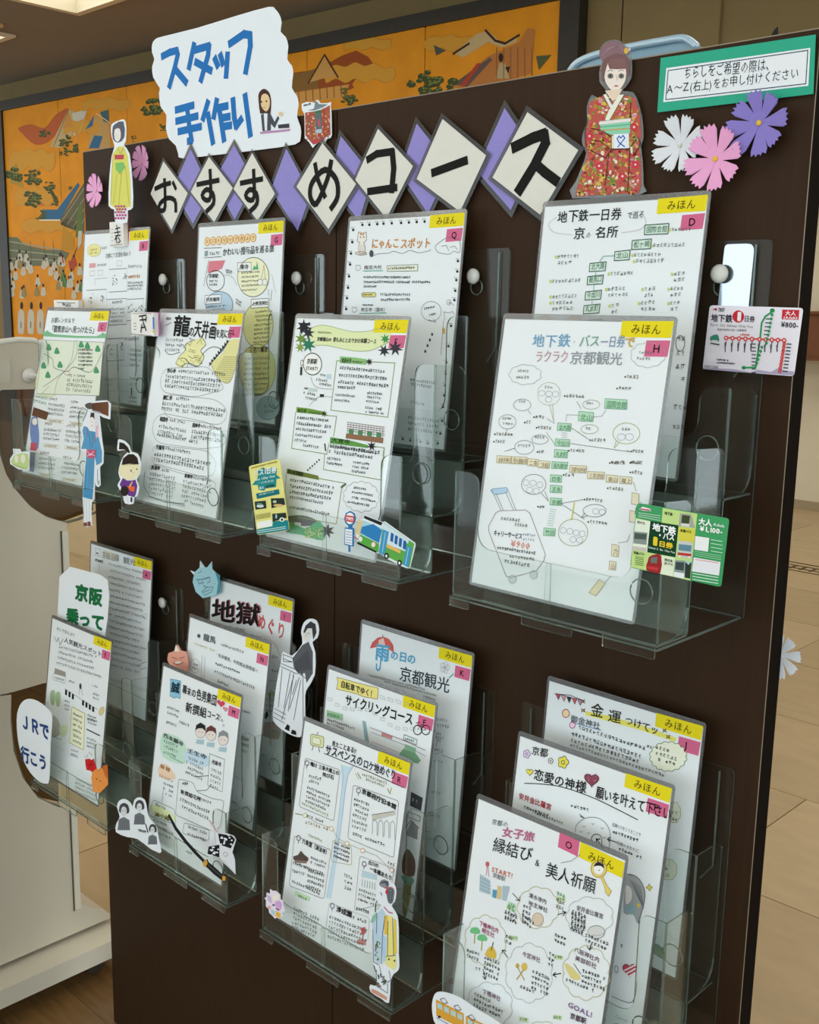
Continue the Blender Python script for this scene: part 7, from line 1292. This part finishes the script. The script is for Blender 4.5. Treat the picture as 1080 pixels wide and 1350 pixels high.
m = Mb(); m.prism(rounded([(cy_(-.75), .050), (cy_(.125), .050), (cy_(.125), .092), (cy_(-.75), .092)], .012, 3), -.06, XF + .065, BG2, ax='x'); m.build('base_plinth', cab)
m = Mb(); m.prism([pt(0, 516), pt(60, 512), pt(128, 512), pt(131, 675), pt(90, 690), pt(62, 682), pt(40, 668), pt(20, 645), pt(4, 612), (pt(0, 560)[0] - .02, pt(0, 560)[1])], XF - .03, XF - .026, SMOKE, ax='x'); m.build('smoked_window', cab)
m = Mb(); m.tube([(XF - .006, a[0], a[1]) for a in smooth_pts([pt(0, 590), pt(8, 625), pt(20, 645), pt(40, 668), pt(62, 682), pt(90, 689), pt(130, 675)], 3, False)], .003, mat('6f6a55', .4, key='window_seal'), 6); m.build('window_seal', cab, True)
m = Mb(); m.prism([pt(15, 915), pt(60, 902), pt(88, 897), pt(88, 1064), pt(60, 1058), pt(30, 1025), pt(18, 990)], XF - .04, XF - .036, SMOKE, ax='x'); m.build('smoked_window', cab)
m = Mb(); m.tube([(XF - .004, a[0], a[1]) for a in smooth_pts([pt(14, 918), pt(15, 950), pt(20, 990), pt(32, 1027), pt(52, 1053), pt(80, 1064)], 3, False)], .003, mat('6f6a55', .4, key='window_seal'), 6); m.build('window_seal', cab, True)
m = Mb(); m.tube([(XF - .002, *pt(0, 451)), (XF - .002, *pt(25, 448)), (XF - .002, *pt(45, 449)), (XF - .002, *pt(60, 456)), (XF - .002, *pt(78, 470))], .006, mat('d8d4c6', .4, key='cabinet_edge'), 8); m.build('top_edge', cab, True)
for a, b in (((80, 700), (83, 930)), ((92, 1068), (100, 1200))):
    m = Mb(); A1, B1 = pt(*a), pt(*b); m.box(XF, XF + .002, A1[0] - .0012, A1[0] + .0012, B1[1], A1[1], mat('575240', .6, key='gap')); m.build('door_gap', cab)
    m = Mb(); m.box(XF, XF + .006, A1[0] + .0014, A1[0] + .014, B1[1] + .004, A1[1], BG2); m.build('door_edge', cab)
m = Mb(); A1 = pt(5, 490); m.prism(rounded([(A1[0] - .012, A1[1] - .022), (A1[0] + .012, A1[1] - .022), (A1[0] + .012, A1[1] + .022), (A1[0] - .012, A1[1] + .022)], .006, 3), XF, XF + .004, mat('c8c2ae', .3, key='switch_plate', spec=.5), ax='x'); m.build('switch', cab)
m = Mb(); A2 = pt(38, 495); m.lathe([(.0155, 0), (.0145, .003), (.010, .007), (.007, .012), (.007, .018), (.003, .020)], mat('dcdad2', .2, key='suction', spec=.6), 22, c=(XF + .001, A2[0], A2[1]), ax='x'); m.tube([(XF + .02, A2[0], A2[1]), (XF + .024, A2[0] + .02, A2[1] + .004), (XF + .024, A2[0] + .024, A2[1] - .02), (XF + .022, A2[0] + .018, A2[1] - .05), (XF + .02, A2[0] + .026, A2[1] - .09)], .0028, mat('dcdad2', .3, key='cord'), 8); m.build('suction_hook', cab, True)
m = Mb(); A3 = pt(0, 620); m.tube([(XF - .02, A3[0] - .02, A3[1] + .012), (XF - .02, A3[0] + .02, A3[1] - .006)], .0016, mat('4a3a2a', .5, key='rod'), 6); m.build('rod', cab)
for yy in (.06, -.6):
    for xx in (-.03, XF + .015):
        c_ = Mb(); c_.lathe([(.010, -.010), (.024, -.009), (.025, 0), (.024, .009), (.010, .010)], mat('38322a', .5, key='caster_wheel'), 18, c=(xx, cy_(yy), .025), ax='x'); c_.box(xx - .014, xx + .014, cy_(yy) - .006, cy_(yy) + .014, .03, .052, mat('7a7262', .4, key='caster_fork')); c_.build('caster', cab, False)
# reddish brown rail bench far behind, at the right edge
FR = Plane((0, 6.95, 0), (1, 0, 0), (0, 0, 1)); q1, q2 = FR.raw(1050, 410), FR.raw(1080, 476)
t = empty('wall_cabinet', Matrix.Translation((q1[0] - .3, 7.185, q2[1])), 'distant reddish brown panel low on the pale far wall', 'wall cabinet')
bm_ = mat('7a4e36', .5, .1, 10, key='bench_wood')
for k_ in range(3):
    m = Mb(); m.box(k_ * .8, k_ * .8 + .795, -.22, 0, .02, q1[1] - q2[1] - .02, bm_); m.build('door_panel', t)
m = Mb(); m.box(-.01, 2.41, -.24, 0, q1[1] - q2[1] - .02, q1[1] - q2[1], bm_); m.build('top_board', t)
m = Mb(); m.box(-.01, 2.41, -.24, 0, 0, .02, bm_); m.build('bottom_board', t)
